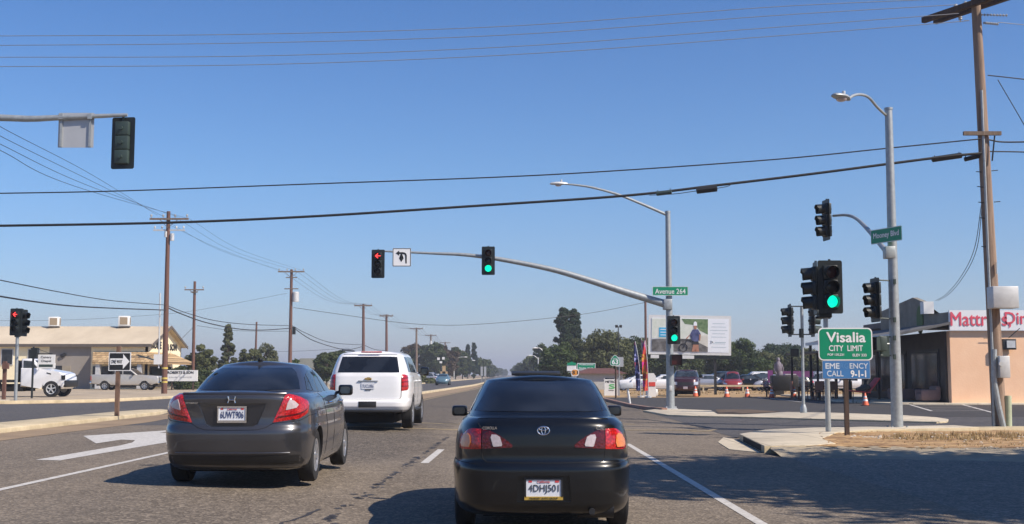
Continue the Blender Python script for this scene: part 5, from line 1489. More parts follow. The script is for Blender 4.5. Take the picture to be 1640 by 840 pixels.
# pole 2
Y = 127; f2 = at(464, 609, Y); f2.z = LG; T2 = at(467, 432, Y)
def ex2(t):
    Y = 127; k = Y / 1900
    MB().lathe([(.0005, 0), (.36, .02), (.36, 1.0), (.30, 1.08), (.0005, 1.1)], at(473.5, 484, Y) - f2, 'z', 14).build('transformer', M['galvl'], t)
    MB().box(at(467, 445, Y) - f2 + Vector((0, -.1, 0)), (1.2, .1, .1)).box(at(467, 463, Y) - f2 + Vector((0, -.1, 0)), (1.5, .1, .1)).build('short_arm', M['pole_grey'], t)
    MB().box(at(471, 530, Y) - f2, (.3, .3, .8)).build('junction_box', M['sigblack'], t)
utility_pole('utility pole with a pale transformer can, second of the tall row on the left', f2, T2.x - f2.x, T2.z - f2.z, .22, .14, 'pole_red', [(T2.z - f2.z - .25, 1.42, .14, 4, 0)], ex2)
rest = [(582, 487, 192, 'tan utility pole standing above the left edge of the white SUV', 1.45), (619, 504, 226, 'utility pole rising above the right half of the white SUV roof', 1.3), (667, 525, 287, 'utility pole with a plain crossarm at the left side of the dark far trees', 1.6),
        (690, 536, 338, 'pale utility pole with a small white can against the dark far trees', 1.6), (713, 548, 400, 'distant pole behind the oncoming saloon, right of the pale one', 1.8), (727, 556, 450, 'distant thick pole with a street lamp arm among the far trees', 1.2)]
tops = [(f, T, 82), (f2, T2, 127)]
for px, py, Y, lb, hl in rest:
    ff = at(px - 0, 610, Y); ff.z = LG; TT = at(px, py, Y); tops.append((ff, TT, Y))
    ex = None
    if Y == 338: ex = lambda t, ff=ff: MB().cyl(at(690, 549, 338) - ff + Vector((0, -.35, 0)), .35, 1.1, 'z', 10).build('transformer', M['galvl'], t)
    utility_pole(lb, ff, TT.x - ff.x, TT.z - ff.z, .24 + Y / 4000, .16 + Y / 5000, 'pole_grey' if Y > 230 else 'pole_red', [(TT.z - ff.z - .3, hl, .2, 4, 0)], ex)
for i, (px, py, Y) in enumerate([(741, 561, 520), (752, 566, 600), (761, 572, 700), (784, 580, 900), (788, 583, 1000), (793, 586, 1150)]):
    ff = at(px, 606, Y); ff.z = LG; TT = at(px, py, Y)
    utility_pole('one of the hazy distant poles shrinking along the left side of the road', ff, 0, TT.z - ff.z, .3, .25, 'pole_grey', [(TT.z - .6, 1.6, .25, 0, 0)])
# thinner poles behind
for px, py, Y, lb, arm in [(312, 451, 104, 'thin dark utility pole with a short crossarm behind the Roberts sign', True), (411, 516, 150, 'thin bare pole without a crossarm standing among the trees behind the grey sedan', False)]:
    ff = at(px - 3, 610, Y); ff.z = LG; TT = at(px, py, Y)
    utility_pole(lb, ff, TT.x - ff.x, TT.z - ff.z, .15, .11, 'pole_red', [(TT.z - ff.z - .75, .85, .1, 2, 0), (TT.z - ff.z - .95, .3, .1, 0, 0)] if arm else [])
# pole beyond the billboard
YB = 150; fb = at(1035, 618, YB); fb.z = 0; TB = at(1032.5, 478, YB)
utility_pole('dark utility pole rising left of the billboard, behind the feather flags', fb, 0, TB.z, .18, .14, 'pole_red', [])
# big near pole on the right
Y = 30.8; fr = at(1601, 685, Y); fr.z = .01; TR = at(1561, -28, Y)
def exr(t):
    k = Y / 1900
    def q(px, py, dy=0): return at(px, py, Y + dy) - fr
    a = MB()
    for off, sh in ((-.24, 0), (.20, .03)):
        a.box(q(1566, 9) + Vector((off * .9, off * .45, sh)), (.13, 3.3, .15), Matrix.Rotation(R(28), 3, 'Z'))
    a.build('crossarm', M['postdark'], t)
    b = MB().box(q(1573, 214, -.2), (.98, .09, .10)); b.build('lower_crossarm', M['pole_grey'], t)
    MB().tube([q(1593, 218, -.2), q(1589, 258, -.2)], .02, 6).build('arm_brace', M['sigblack'], t)
    for x, y, dy, s in ((1531, 14, .9, 1.1), (1546, 10, .5, 1.1), (1538, 30, 1.1, .9)):
        hw = MB(); insulator(hw, q(x, y, dy) + Vector((0, 0, -.1)), s); hw.build('insulator', M['insul'], t)
    for x0, y0, x1, y1 in ((1572, 24, 1612, 25), (1576, 37, 1598, 39)):
        hw = MB(); p0, p1 = q(x0, y0, -.2), q(x1, y1, -.2)
        for s in np.linspace(0, 1, 9): hw.cyl(p0.lerp(p1, s), .035, .02, 'x', 10)
        hw.tube([p0, p1], .012, 6); hw.build('insulator_string', M['insul'], t)
    MB().tube([q(1572, 145, -.16), q(1582, 400, -.18), q(1589, 560, -.2), q(1592, 684, -.22)], .035, 8).tube([q(1592, 560, -.25), q(1592, 610, -.28), q(1599, 650, -.3), q(1607, 684, -.3)], .07, 10).build('conduit', M['galv'], t)
    MB().box(q(1606, 477, -.34), (.66, .42, .56), bev=.02).build('equipment_box', M['galvl'], t)
    MB().box(q(1606.5, 588, -.3), (.27, .25, .56), bev=.02).cyl(q(1603, 583, -.46), .06, .06, 'y', 12).build('meter_box', M['galvl'], t)
    MB().tube([q(1614, 634, -.1), q(1615, 684, -.1)], .09, 12).build('pole_guard', mat('pale_green_guard', (.40, .44, .30), .6), t)
    for x, y, e in ((1572, 276, -9), (1574, 300, -9), (1576, 325, -9), (1578, 350, -9), (1581, 396, -9), (1588, 274, 10), (1592, 324, 10)): MB().tube([q(x, y, -.1), q(x + e, y - 1, -.1)], .012, 5).build('climbing_step', M['sigblack'], t)
    mk_ = MB().box(q(1596, 430, -.2), (.02, .05, .3)); mk_.build('tag', M['galvl'], t)
utility_pole('big near wooden utility pole on the right with conduits and grey boxes', fr, TR.x - fr.x, TR.z - fr.z, .185, .115, 'pole_new', [], exr)

def wire(label, pts, r, m='wire', group=None, n=5, k=40, extras=None):
    t_pts = bez(pts, k)
    if pts[0].x / pts[0].y < -.44: t_pts = [pts[0] + (pts[0] - pts[1]).normalized() * 45] + t_pts   # the span goes on past the view
    if pts[-1].x / pts[-1].y > .44: t_pts = t_pts + [pts[-1] + (pts[-1] - pts[-2]).normalized() * 30]
    r = r if pts[0][1] < 45 and pts[-1][1] < 60 else r * .62; o = MB().tube(t_pts, r, n).build('overhead_wire', M[m]); tag(o, label, 'overhead wire', group)
    return o
def wpx(pl, Y0, Y1):
    """pixel readings along a span between two known distances"""
    n = len(pl) - 1; xa, xb = pl[0][0], pl[-1][0]
    out = []
    for x, y in pl:
        s = (x - xa) / (xb - xa)
        iY = (1 - s) / Y0 + s / Y1         # perspective-correct along a straight plan line
        out.append(at(x, y, 1 / iY))
    return out
cr_g = 'bare wires crossing the top of the view'
for i, (pl, lb) in enumerate([([(-200, 59), (0, 58), (410, 55), (820, 42), (1230, 12), (1500, -1), (1548, -5)], 'highest of the four bare wires crossing near the top'), ([(-200, 73.5), (0, 73), (410, 69), (820, 56), (1230, 26), (1530, 8)], 'second highest of the four bare wires crossing near the top'),
                              ([(-200, 92), (0, 92), (410, 90), (820, 75), (1230, 45), (1536, 22)], 'third of the four bare wires crossing near the top'), ([(-200, 107), (0, 107), (410, 104), (820, 88), (1230, 59), (1524, 36), (1545, 33)], 'lowest of the four bare wires crossing near the top')]):
    wire(lb, wpx(pl, 33, 30.2), .010, 'wirel', cr_g, k=60)
wire('thin twisted cable crossing just above the heavy black cable', wpx([(-200, 312), (0, 310), (200, 306), (500, 295), (800, 284), (1000, 273), (1250, 255), (1420, 238), (1570, 223)], 33, 30.6), .018, 'wire', k=60)
cab_pts = wpx([(-200, 364), (0, 362), (270, 357), (500, 347), (750, 331), (1000, 314), (1150, 297), (1300, 279), (1500, 253), (1572, 246)], 33, 30.6)
wire('heavy black telephone cable sagging across the whole view', cab_pts, .036, 'wire', k=70)
for (x0, y0, x1, y1, r, lb, m) in [(1051, 311, 1076, 308, .055, 'small grey splice case clipped under the heavy cable', 'siggreen'), (1115, 306, 1149, 302, .085, 'larger dark splice case clipped under the heavy cable', 'trim'), (1492, 256, 1541, 249, .075, 'long cylindrical splice case on the cable near the big pole', 'trim'), (1544, 256, 1569, 250, .06, 'short splice case touching the big pole', 'trim')]:
    a, b = at(x0, y0, 30.9), at(x1, y1, 30.8)
    t = thing('splice_case', lb, 'splice case', a)
    MB().tube([Vector((0, 0, 0)), (b - a) * .03, (b - a) * .97, (b - a)], [r * .5, r, r, r * .5], 10).build('sleeve', M[m], t)
    MB().tube([(b - a) * .1, (b - a) * .1 + Vector((0, 0, .1))], .012, 5).tube([(b - a) * .9, (b - a) * .9 + Vector((0, 0, .1))], .012, 5).build('hanger', M['wire'], t)
wire('second strand hung below the heavy cable between its splice cases', wpx([(1040, 313), (1080, 311), (1110, 307), (1160, 300), (1172, 295)], 30.9, 30.9), .010, 'wire')
wire('service wire leaving the big pole to the upper right edge', wpx([(1582, 121), (1610, 124), (1680, 132)], 30.8, 30.8), .016)
wire('thin slanting service wire dropping to the right edge behind the big pole', wpx([(1598, 128), (1640, 200), (1690, 290)], 30.8, 30.8), .012)
wire('bare wire running right from the top insulators of the big pole', wpx([(1598, 36), (1640, 40), (1700, 44)], 30.8, 30.8), .010, 'wirel')
wire('white-clamped cable leaving the big pole to the right at the lower crossarm', wpx([(1582, 224), (1612, 228), (1700, 226)], 30.8, 30.8), .022)
wire('cable leaving the big pole to the right below the lower crossarm', wpx([(1584, 243), (1640, 244), (1700, 248)], 30.8, 30.8), .018)
for i, dx in enumerate((0, 4)):
    pts = wpx([(1572 + dx * .3, 326), (1560 + dx, 400), (1538 + dx, 445), (1515 + dx, 472), (1498 + dx, 482)], 30.8, 62)
    wire(['left drop wire curving from the big pole to the store roof', 'right drop wire curving from the big pole to the store roof'][i], pts, .016, 'wire', 'drop wires to the store')
# four primary wires from upper left to pole 1 and on
pr = [[(-150, 110), (0, 203), (150, 282), (252, 345)], [(-150, 135), (0, 218), (150, 292), (262, 347)], [(-150, 152), (0, 231), (150, 301), (285, 348)], [(-150, 165), (0, 241), (130, 302), (300, 350)]]
for i, pl in enumerate(pr):
    wire(['first', 'second', 'third', 'fourth'][i] + ' wire from the top of the four slanting to the left pole', wpx(pl, 22, 82), .014, 'wire', 'thin wires slanting down to the left pole')
for i, (a, b, mid) in enumerate([((250, 350), (450, 435), (350, 398)), ((262, 352), (459, 436), (355, 402)), ((288, 353), (474, 434), (375, 403)), ((302, 350), (485, 434), (385, 400))]):
    wire('one of the four thin wires strung between the first two tall left poles', wpx([a, mid, b], 82, 127), .014, 'wire', 'thin wires between the first two left poles')
for j in range(1, 6):
    (fa, Ta, Ya), (fb_, Tb, Yb) = tops[j], tops[j + 1]
    for dx in (-1.1, -.4, .5, 1.2):
        a = Ta + Vector((dx, 0, -.15)); b = Tb + Vector((dx, 0, -.15)); m_ = (a + b) / 2 - Vector((0, 0, (Yb - Ya) * .018))
        wire('one of the thin wires strung along the far poles on the left', [a, m_, b], .012 + Ya / 15000, 'wire', 'thin wires along the far left poles', k=10)
wire('upper of two cables sagging from the left edge to the first tall pole', wpx([(-80, 432), (0, 449), (100, 469), (180, 482), (266, 489)], 40, 82), .035)
wire('lower thick cable sagging from the left edge to the first tall pole', wpx([(-80, 458), (0, 475), (100, 489), (180, 494), (266, 497)], 40, 82), .055)
wire('upper sagging cable between the first two tall poles', wpx([(268, 490), (300, 502), (345, 514), (400, 520), (466, 522)], 82, 127), .045)
wire('lower thick sagging cable with loops between the first two tall poles', wpx([(268, 493), (290, 503), (330, 517), (380, 527), (420, 529), (466, 526)], 82, 127), .07)
wire('upper sagging cable from the second to the third tall pole', wpx([(468, 522), (490, 534), (530, 549), (582, 553)], 127, 192), .06)
wire('lower sagging cable from the second to the third tall pole', wpx([(468, 524), (500, 545), (540, 558), (560, 560), (582, 555)], 127, 192), .08)
wire('cable from the third to the fourth tall pole', wpx([(583, 553), (600, 560), (619, 562)], 192, 226), .08)
wire('long thin wire crossing the road from the second left pole towards the billboard', wpx([(470, 493), (560, 506), (640, 517), (700, 521), (760, 520), (860, 512), (950, 501), (1032, 485)], 127, 150), .045, k=60)
wire('thin far wire sagging behind the building roof to the second pole', wpx([(0, 514), (100, 513), (200, 508), (310, 498), (460, 470)], 128, 132), .022)
wire('thin guy wire slanting behind the thin dark pole', wpx([(310, 524), (288, 546)], 104, 115), .03)
wire('thin low wire from the thin pole to beyond the white SUV', wpx([(316, 522), (380, 530), (470, 531)], 108, 135), .03)
wire('another thin low wire beyond the trees behind the grey sedan', wpx([(400, 562), (470, 563), (560, 558)], 160, 190), .035)

# ================================================================== BUILDINGS
def wallpanel(mb, x0, x1, y, z0, z1, th=.12): mb.box(((x0 + x1) / 2, y, (z0 + z1) / 2), (x1 - x0, th, z1 - z0))
# left building: long metal shed with gable end
M['cream'] = mat('cream_siding', '#efe2bf', .8, var=.05, scale=1.5); M['cream2'] = mat('cream_siding_b', '#d8ccaa', .8, var=.05)
M['greywall'] = mat('grey_stucco', '#8f8880', .9, var=.08, scale=.8, bump=.2)
M['roof_tan'] = mat('tan_roof', '#d0c1a8', .85, c2='#b3a48c', scale=.25, stretch=(1, .3, 1), bump=.2)
M['fascia'] = mat('dark_fascia', '#5d5650', .8, var=.1)
def shingles(name):
    m, nt, b = new_mat(name); tc = nd(nt, 'ShaderNodeTexCoord'); mp = nd(nt, 'ShaderNodeMapping'); mp.inputs['Rotation'].default_value = (R(90), 0, 0)
    nt.links.new(tc.outputs['Object'], mp.inputs['Vector']); br = nd(nt, 'ShaderNodeTexBrick'); nt.links.new(mp.outputs[0], br.inputs['Vector'])
    br.inputs['Color1'].default_value = (*lin('#c4a87e'), 1); br.inputs['Color2'].default_value = (*lin('#9a7f5c'), 1); br.inputs['Mortar'].default_value = (*lin('#5d4a36'), 1)
    br.inputs['Scale'].default_value = 1.0; br.inputs['Brick Width'].default_value = .42; br.inputs['Row Height'].default_value = .2; br.inputs['Mortar Size'].default_value = .018
    nt.links.new(br.outputs['Color'], b.inputs['Base Color']); b.inputs['Roughness'].default_value = .9; return m
M['shingle'] = shingles('awning_shingles')
M['win'] = glass_mat('window_glass', (.03, .035, .045), .1)
BX1 = -33.1; BX0 = -64; BY0 = 108.0; BY1 = 119.0; eave = 4.05; ridge = 5.75; ym = (BY0 + BY1) / 2
t = thing('workshop_building', 'cream and grey workshop with a tan pitched roof and shingled awning on the left', 'building', (BX1, BY0, .1))
def l(x, y, z): return Vector((x - BX1, y - BY0, z))
w = MB()
for x0, x1, mi in ((BX0, -42.0, 0), (-42.0, -38.2, 1), (-38.2, BX1, 0)):
    c = l((x0 + x1) / 2, BY0 + .1, eave / 2); w.box(c, (x1 - x0, .2, eave), mi=mi)
w.prism([(0, 0), (BY1 - BY0, 0), (BY1 - BY0, eave), ((BY1 - BY0) / 2, ridge), (0, eave)], 'x', -.2, 0)
w.box(l((BX0 + BX1) / 2, BY1 - .1, eave / 2), (BX1 - BX0, .2, eave)); w.build('wall', [M['cream'], M['greywall']], t)
r_ = MB(); ov = .35
for sg in (-1, 1):
    y0 = BY0 - ov if sg < 0 else BY1 + ov
    ze = eave - ov * (ridge - eave) / (BY1 - BY0) * 2
    vs = [l(BX0, y0, ze), l(BX1 + .55, y0, ze), l(BX1 + .55, ym, ridge), l(BX0, ym, ridge)]
    vs2 = [v + Vector((0, 0, .14)) for v in vs]
    r_.add(vs + vs2, [(0, 1, 2, 3), (4, 7, 6, 5), (0, 4, 5, 1), (1, 5, 6, 2), (3, 2, 6, 7), (0, 3, 7, 4)])
rf = r_.build('roof', M['roof_tan'], t)
fa = MB().box(l((BX0 + BX1) / 2 + .2, BY0 - ov - .05, eave - .12), (BX1 - BX0 + .6, .06, .26))
for sg in (-1, 1):
    y0 = BY0 - ov if sg < 0 else BY1 + ov; ze = eave - .22
    a, b = l(BX1 + .6, y0, ze), l(BX1 + .6, ym, ridge - .05); d = Vector((0, 0, .26))
    fa.add([a, b, b + d, a + d, a + Vector((-.06, 0, 0)), b + Vector((-.06, 0, 0)), b + d + Vector((-.06, 0, 0)), a + d + Vector((-.06, 0, 0))], [(0, 1, 2, 3), (7, 6, 5, 4), (0, 4, 5, 1), (3, 2, 6, 7)])
fa.build('fascia', M['fascia'], t)
hole = mat('window_frame_white', (.6, .6, .58), .6)
for x in (-43.4, -45.8, -48.2, -52.3, -56.0):
    f_ = MB().box(l(x, BY0 - .02, 2.9), (1.1, .08, 1.5)); fo = f_.build('window', hole, t); MB().box(l(x, BY0 - .05, 2.9), (.95, .06, 1.35)).build('pane', M['win'], fo)
d_ = MB().box(l(-41.2, BY0 - .04, 1.05), (.85, .08, 2.1)); d_.build('doorway', M['win'], t); MB().box(l(-40.4, BY0 - .03, 1.05), (.75, .08, 2.1)).build('plywood_panel', mat('plywood', (.30, .26, .2), .8), t)
MB().box(l(-40.7, BY0 - .12, 3.05), (.5, .15, .3), Matrix.Rotation(R(-25), 3, 'Y'), bev=.05).build('wall_lamp', M['trim'], t)
# storefront below the awning
sf_ = MB().box(l(-36.0, BY0 - .03, 1.1), (4.0, .08, 1.9)).build('shop_window', M['win'], t)
[MB().box(l(x, BY0 - 1.75, 1.25), (.4, .4, 2.4)).build('awning_pillar', M['galvl'], t) for x in (-36.9, -33.2)]
MB().box(l(-33.0 + .03, ym - 1.5, 1.1), (.08, 6.5, 1.9)).build('shop_window', M['win'], t)
aw = MB(); zt, zb = 3.35, 2.45; o_ = 2.1
A = [(-38.0, BY0 - .1), (BX1 + .1, BY0 - .1), (BX1 + .1, 115.5)]; B = [(-37.35, BY0 - o_), (BX1 + o_, BY0 - o_), (BX1 + o_, 116.0)]
vs = [l(x, y, zt) for x, y in A] + [l(x, y, zb) for x, y in B] + [l(x, y, zb - .22) for x, y in B] + [l(x, y, zb - .05) for x, y in A]
aw.add(vs, [(0, 3, 4, 1), (1, 4, 5, 2), (3, 6, 7, 4), (4, 7, 8, 5), (6, 9, 10, 7), (7, 10, 11, 8), (0, 9, 6, 3), (2, 5, 8, 11)])
aw.build('awning', M['shingle'], t)
gb = Matrix.Rotation(R(90), 4, 'Z')
for tx, yy, w_, h_ in (('ROBE', 110.6, 3.1, .62), ('& SON', 115.6, 3.3, .58)):
    o = text_obj('lettering', tx, w_, h_, M['sblack'], t, l(BX1 + .02, yy, 4.05 if tx == 'ROBE' else 3.95), (R(90), 0, R(90)), bold=.06, ext=.03)
def cooler(label, px, py, Y, s=1.0):
    p = at(px, py, Y); t = thing('rooftop_cooler', label, 'air cooler', (p.x, Y, p.z), R(12), 'evaporative coolers on the workshop roof')
    MB().box((0, 0, .62 * s), (.98 * s, .95 * s, .9 * s), bev=.04).build('casing', M['white'], t)
    g = MB(); g.box((-.02, -.48 * s, .62 * s), (.66 * s, .03, .66 * s)); g.box((.5 * s, 0, .62 * s), (.03, .66 * s, .66 * s)); g.build('grille', mat('cooler_pad', (.28, .22, .15), .9, scale=20), t)
    MB().box((0, 0, .09), (1.1 * s, 1.0 * s, .08)).box((-.4, -.3, -.12), (.06, .06, .5)).box((.4, -.3, -.12), (.06, .06, .5)).build('stand', M['fascia'], t)
cooler('white rooftop cooler nearer the left edge of the photo', 87, 526, ym - .2, 1.0)
cooler('white rooftop cooler in the middle of the workshop roof, above the pickup', 199, 525.5, ym - .2, 1.05)
# free standing signs
Y = 100; k = Y / 1900; p = at(291, 619, Y)
t = thing('business_sign', 'long white ROBERTS & SON signboard low behind the tall left pole', 'sign board', (p.x, Y, .1))
MB().box((-1 * k, 0, at(291, 602, Y).z - .1), (52 * k, .15, 17.5 * k)).build('board', M['white'], t)
text_obj('lettering', 'ROBERTS & SON', 41 * k, 4 * k, M['sblack'], t, (-2 * k, -.085, at(291, 597, Y).z - .1), bold=.04)
text_obj('lettering', 'SALES  SERVICE', 36 * k, 2 * k, M['signback'], t, (-2 * k, -.085, at(291, 604.5, Y).z - .1), bold=.02)
MB().box((-16 * k, .05, .3), (.12, .1, .9)).box((18 * k, .05, .3), (.12, .1, .9)).build('post', M['postdark'], t)
Y = 66; k = Y / 1900; p = at(51, 634, Y)
t = thing('hanging_sign', 'small white chapel sign hanging from a thin black bracket post beside the white truck', 'sign', (p.x, Y, .1))
MB().tube([(0, 0, 0), (0, 0, at(55, 556, Y).z - .1)], .06, 8).tube([(0, 0, at(55, 567, Y).z - .1), (30 * k, 0, at(55, 567, Y).z - .1)], .03, 6).tube([(0, 0, at(55, 557, Y).z - .1), (28 * k, 0, at(55, 567, Y).z - .1)], .012, 5).box((2.5 * k, -.02, at(55, 566, Y).z - .1), (10 * k, .3, 17 * k)).build('bracket_post', M['sigblack'], t)
zc = at(70, 579.5, Y).z - .1
MB().box((22 * k, -.05, zc), (27 * k, .06, 22 * k)).build('panel', M['white'], t)
text_obj('lettering', 'Calvary', 17 * k, 4.4 * k, M['sblack'], t, (21.5 * k, -.085, zc + 6.5 * k), bold=.02)
text_obj('lettering', 'Chapel', 16 * k, 4.4 * k, M['sblack'], t, (21.5 * k, -.085, zc + .6 * k), bold=.02)
MB().box((21.5 * k, -.085, zc - 6.5 * k), (22 * k, .01, 4 * k)).build('dark_band', M['siggreen'], t)
Y = 62; p = at(6, 636, Y)
t = thing('post', 'short rust-brown post with a small box at the far left edge', 'post', (p.x, Y, .1))
MB().box((0, 0, 1.0), (.16, .16, 2.0)).build('post_shaft', M['pole_red'], t); MB().box((.08, -.1, 1.75), (.3, .2, .3)).build('post_box', M['pole_red'], t)

# ================================================================== LEFT VEHICLES
def extrude_x(poly, half, inset=.0, name='b'):   # side profile (y, z) into a body of width 2*half, edges rounded
    bm = bmesh.new()
    a = [bm.verts.new((-half, p[0], p[1])) for p in poly]; b = [bm.verts.new((half, p[0], p[1])) for p in poly]
    fa_ = bm.faces.new(a); fb2 = bm.faces.new(b[::-1]); n = len(poly)
    for i in range(n): bm.faces.new((a[(i + 1) % n], a[i], b[i], b[(i + 1) % n]))
    if inset: bmesh.ops.bevel(bm, geom=list(fa_.edges) + list(fb2.edges), offset=inset, segments=3, profile=0.5, affect='EDGES')
    bmesh.ops.recalc_face_normals(bm, faces=bm.faces)
    me = bpy.data.meshes.new(name); bm.to_mesh(me); bm.free(); return me
def arch(yc, r, z0, n=8): return [(yc - r * math.cos(math.pi * k / n), z0 + r * math.sin(math.pi * k / n)) for k in range(n + 1)]
# pickup, faces +Y locally, turned to face +X
M['p_beige'] = mat('champagne_paint_light', (.50, .48, .44), .35, .35, var=.05, coat=.6)
Y = 101; p = at(204, 624, Y)
t = thing('pickup_truck', 'champagne extended-cab pickup parked in front of the awning', 'pickup truck', (p.x, Y, .1), R(-90))
bot = [(-2.75, .55)] + arch(-1.62, .43, .45) + [(-1.1, .42), (1.15, .42)] + arch(1.72, .43, .45) + [(2.3, .5), (2.8, .55)]
body = bot + [(2.88, .62), (2.88, 1.08), (2.78, 1.18), (1.25, 1.29), (1.0, 1.28), (-.9, 1.28), (-.95, 1.31), (-2.78, 1.31)]
link('body', sharpen(extrude_x(body, .98, .07)), M['p_beige'], t)
link('cabin', sharpen(extrude_x([(-.9, 1.22), (1.15, 1.22), (.42, 1.78), (.25, 1.83), (-.7, 1.83), (-.86, 1.75)], .84, .12)), M['p_beige'], t)
for sg in (-1, 1):
    for nm, poly in (('side_window', [(-.78, 1.29), (-.2, 1.29), (-.2, 1.72), (-.72, 1.72)]), ('side_window', [(-.1, 1.29), (.9, 1.29), (.38, 1.71), (-.1, 1.72)])):
        MB().prism(poly, 'x', sg * .845 - .01, sg * .845 + .01).build(nm, M['win'], t)
MB().prism([(1.2, 1.25), (1.17, 1.25), (.44, 1.79), (.47, 1.79)], 'x', -.7, .7).build('windscreen', M['win'], t)
MB().box((0, 2.88, .62), (1.9, .12, .2), bev=.03).build('front_bumper', M['chrome'], t); MB().box((0, -2.82, .62), (1.9, .14, .2), bev=.03).build('rear_bumper', M['chrome'], t)
for sg in (-1, 1):
    MB().box((sg * .88, 2.82, .9), (.16, .08, .2)).build('headlight', M['headl'], t); MB().box((sg * .93, -2.77, 1.02), (.1, .06, .36)).build('tail_light', M['tail'], t)
    for y in (-1.62, 1.72): make_wheel(t, sg * .86, y, .37, .24, sg, M['rim'], 6, simple=True)
    MB().box((sg * 1.08, .78, 1.32), (.16, .1, .2), bev=.03).build('wing_mirror', M['trim'], t)
MB().box((0, 0, .45), (1.3, 4.8, .16)).build('underbody', M['well'], t)
# white flatbed truck at the left edge
Y = 70.5; p = at(74, 634, Y)
t = thing('flatbed_truck', 'white medium-duty flatbed truck pointing right, cut by the left edge', 'truck', (p.x - .85, Y, .1), R(-90)); t.scale = (.95, .93, .95)
W_ = 1.05
body = [(-.05, .55), (1.15, .55)] + arch(2.0, .55, .48) + [(2.62, .62), (2.8, .62), (2.86, 1.25), (2.74, 1.52), (1.55, 1.86), (1.42, 1.9), (-.05, 1.9)]
body = [(-.35, .62), (1.0, .62)] + arch(1.62, .60, .5) + [(2.3, .62), (2.46, .75), (2.46, 1.22), (2.34, 1.45), (2.05, 1.55), (1.0, 1.72), (.8, 1.78), (-.35, 1.78)]
link('cab_body', sharpen(extrude_x(body, W_, .1)), M['p_white'], t)
link('cab_roof', sharpen(extrude_x([(-.35, 1.65), (.95, 1.65), (.45, 2.28), (.25, 2.36), (-.28, 2.36), (-.35, 2.3)], W_ * .9, .10)), M['p_white'], t)
for sg in (-1, 1):
    MB().prism([(-.2, 1.76), (.70, 1.76), (.33, 2.2), (-.2, 2.24)], 'x', sg * W_ * .905 - .01, sg * W_ * .905 + .01).build('side_window', M['glassl'], t)
    make_wheel(t, sg * .93, 1.62, .50, .3, sg, M['galvl'], 5, simple=True)
    MB().box((sg * 1.02, 2.36, 1.2), (.12, .2, .28)).build('headlight', M['trim'], t)
    MB().tube([(sg * .98, .8, 1.75), (sg * 1.22, .85, 1.7), (sg * 1.22, .85, 2.15), (sg * .98, .75, 2.0)], .02, 6).box((sg * 1.22, .85, 1.95), (.06, .18, .34)).build('wing_mirror', M['white'], t)
    MB().box((sg * (W_ + .005), 1.45, 1.45), (.02, .3, .06), Matrix.Rotation(R(-15), 3, 'X')).build('bonnet_vent', M['trim'], t)
MB().prism([(.92, 1.76), (.95, 1.76), (.50, 2.26), (.47, 2.26)], 'x', -.85, .85).build('windscreen', M['win'], t)
MB().box((0, 2.46, .82), (2.05, .2, .42), bev=.05).build('front_bumper', M['trim'], t)
MB().box((0, -3.2, .98), (2.3, 5.2, .16)).box((0, -.6, 1.6), (2.2, .1, 1.3)).build('flatbed', M['trim'], t)
MB().box((0, -2.5, .65), (.9, 5.5, .3)).box((.75, -.9, .55), (.5, 1.4, .4)).box((-.75, -.9, .55), (.5, 1.4, .4)).box((0, -3.2, .8), (2.0, 1.6, .5)).build('chassis', M['well'], t)
for sg in (-1, 1): make_wheel(t, sg * .85, -4.4, .50, .5, sg, M['galvl'], 5, simple=True)

# ================================================================== MATTRESS STORE (right)
M['peach'] = mat('peach_block_wall', '#fbcfa9', .9, c2='#f3c39c', scale=.9, bump=.25, bscale=14)
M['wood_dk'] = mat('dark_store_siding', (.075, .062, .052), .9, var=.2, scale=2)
M['stone'] = mat('weathered_parapet', (.30, .27, .21), .9, c2=(.18, .16, .125), scale=1.2)
def V3(px, py, Y): return at(px, py, Y)
SX = at(1526, 648, 56).x; SY0 = 56.0
t = thing('mattress_store', 'peach-walled furniture store with a white sign band and a deep shaded front, right side', 'building', (SX, SY0, 0))
zw = at(1526, 530, SY0).z; zs_ = at(1526, 498, SY0).z
w = MB().box((7, 7.1, zw / 2), (14, 14, zw)); w.build('wall', M['peach'], t)
MB().box((7, -.02, (zw + zs_) / 2 + .02), (14.1, .12, zs_ - zw)).build('sign_band', M['signwhite'], t)
sf = MB().box((7, 7.2, zs_ - .25), (13.9, 13.6, .3)).build('roof', mat('flat_roof', (.16, .13, .115), .9), t)
MB().box((7, 8, zs_ + .08), (13.8, .5, .35)).build('roof_edge', mat('roof_edge_brown', (.17, .12, .10), .9), t)
kx = SY0 / 1900
M['sred'] = mat('sign_red', (.80, .07, .12), .6, c2=(.62, .10, .14), scale=2)
cy_ = (zw + zs_) / 2 + .03
text_obj('lettering', 'Mattress,', 96 * kx, 25 * kx, M['sred'], t, ((1524 + 48 + 2 - 1526) * kx, -.09, cy_), bold=.015, ext=.01)
text_obj('lettering', 'Dining', 66 * kx, 25 * kx, M['sred'], t, ((1613 + 33 - 1526) * kx, -.09, cy_), bold=.015, ext=.01)
ac = MB().box((at(1613, 552, SY0).x - SX, -.15, at(1613, 552, SY0).z), (.62, .3, .5), bev=.02).build('window_cooler', M['trim'], t)
pc_ = at(1613, 552, SY0)
MB().box((pc_.x - SX + .05, -.32, pc_.z), (.40, .04, .34)).build('cooler_grille', M['galvl'], ac)
MB().tube([(pc_.x - SX, -.2, pc_.z + .3), (pc_.x - SX + .5, -.3, pc_.z + .75)], .02, 6).tube([(at(1575, 542, SY0).x - SX, -.02, at(1575, 542, SY0).z), (at(1592, 542, SY0).x - SX, -.02, at(1592, 542, SY0).z)], .015, 5).build('bracket', M['trim'], t)
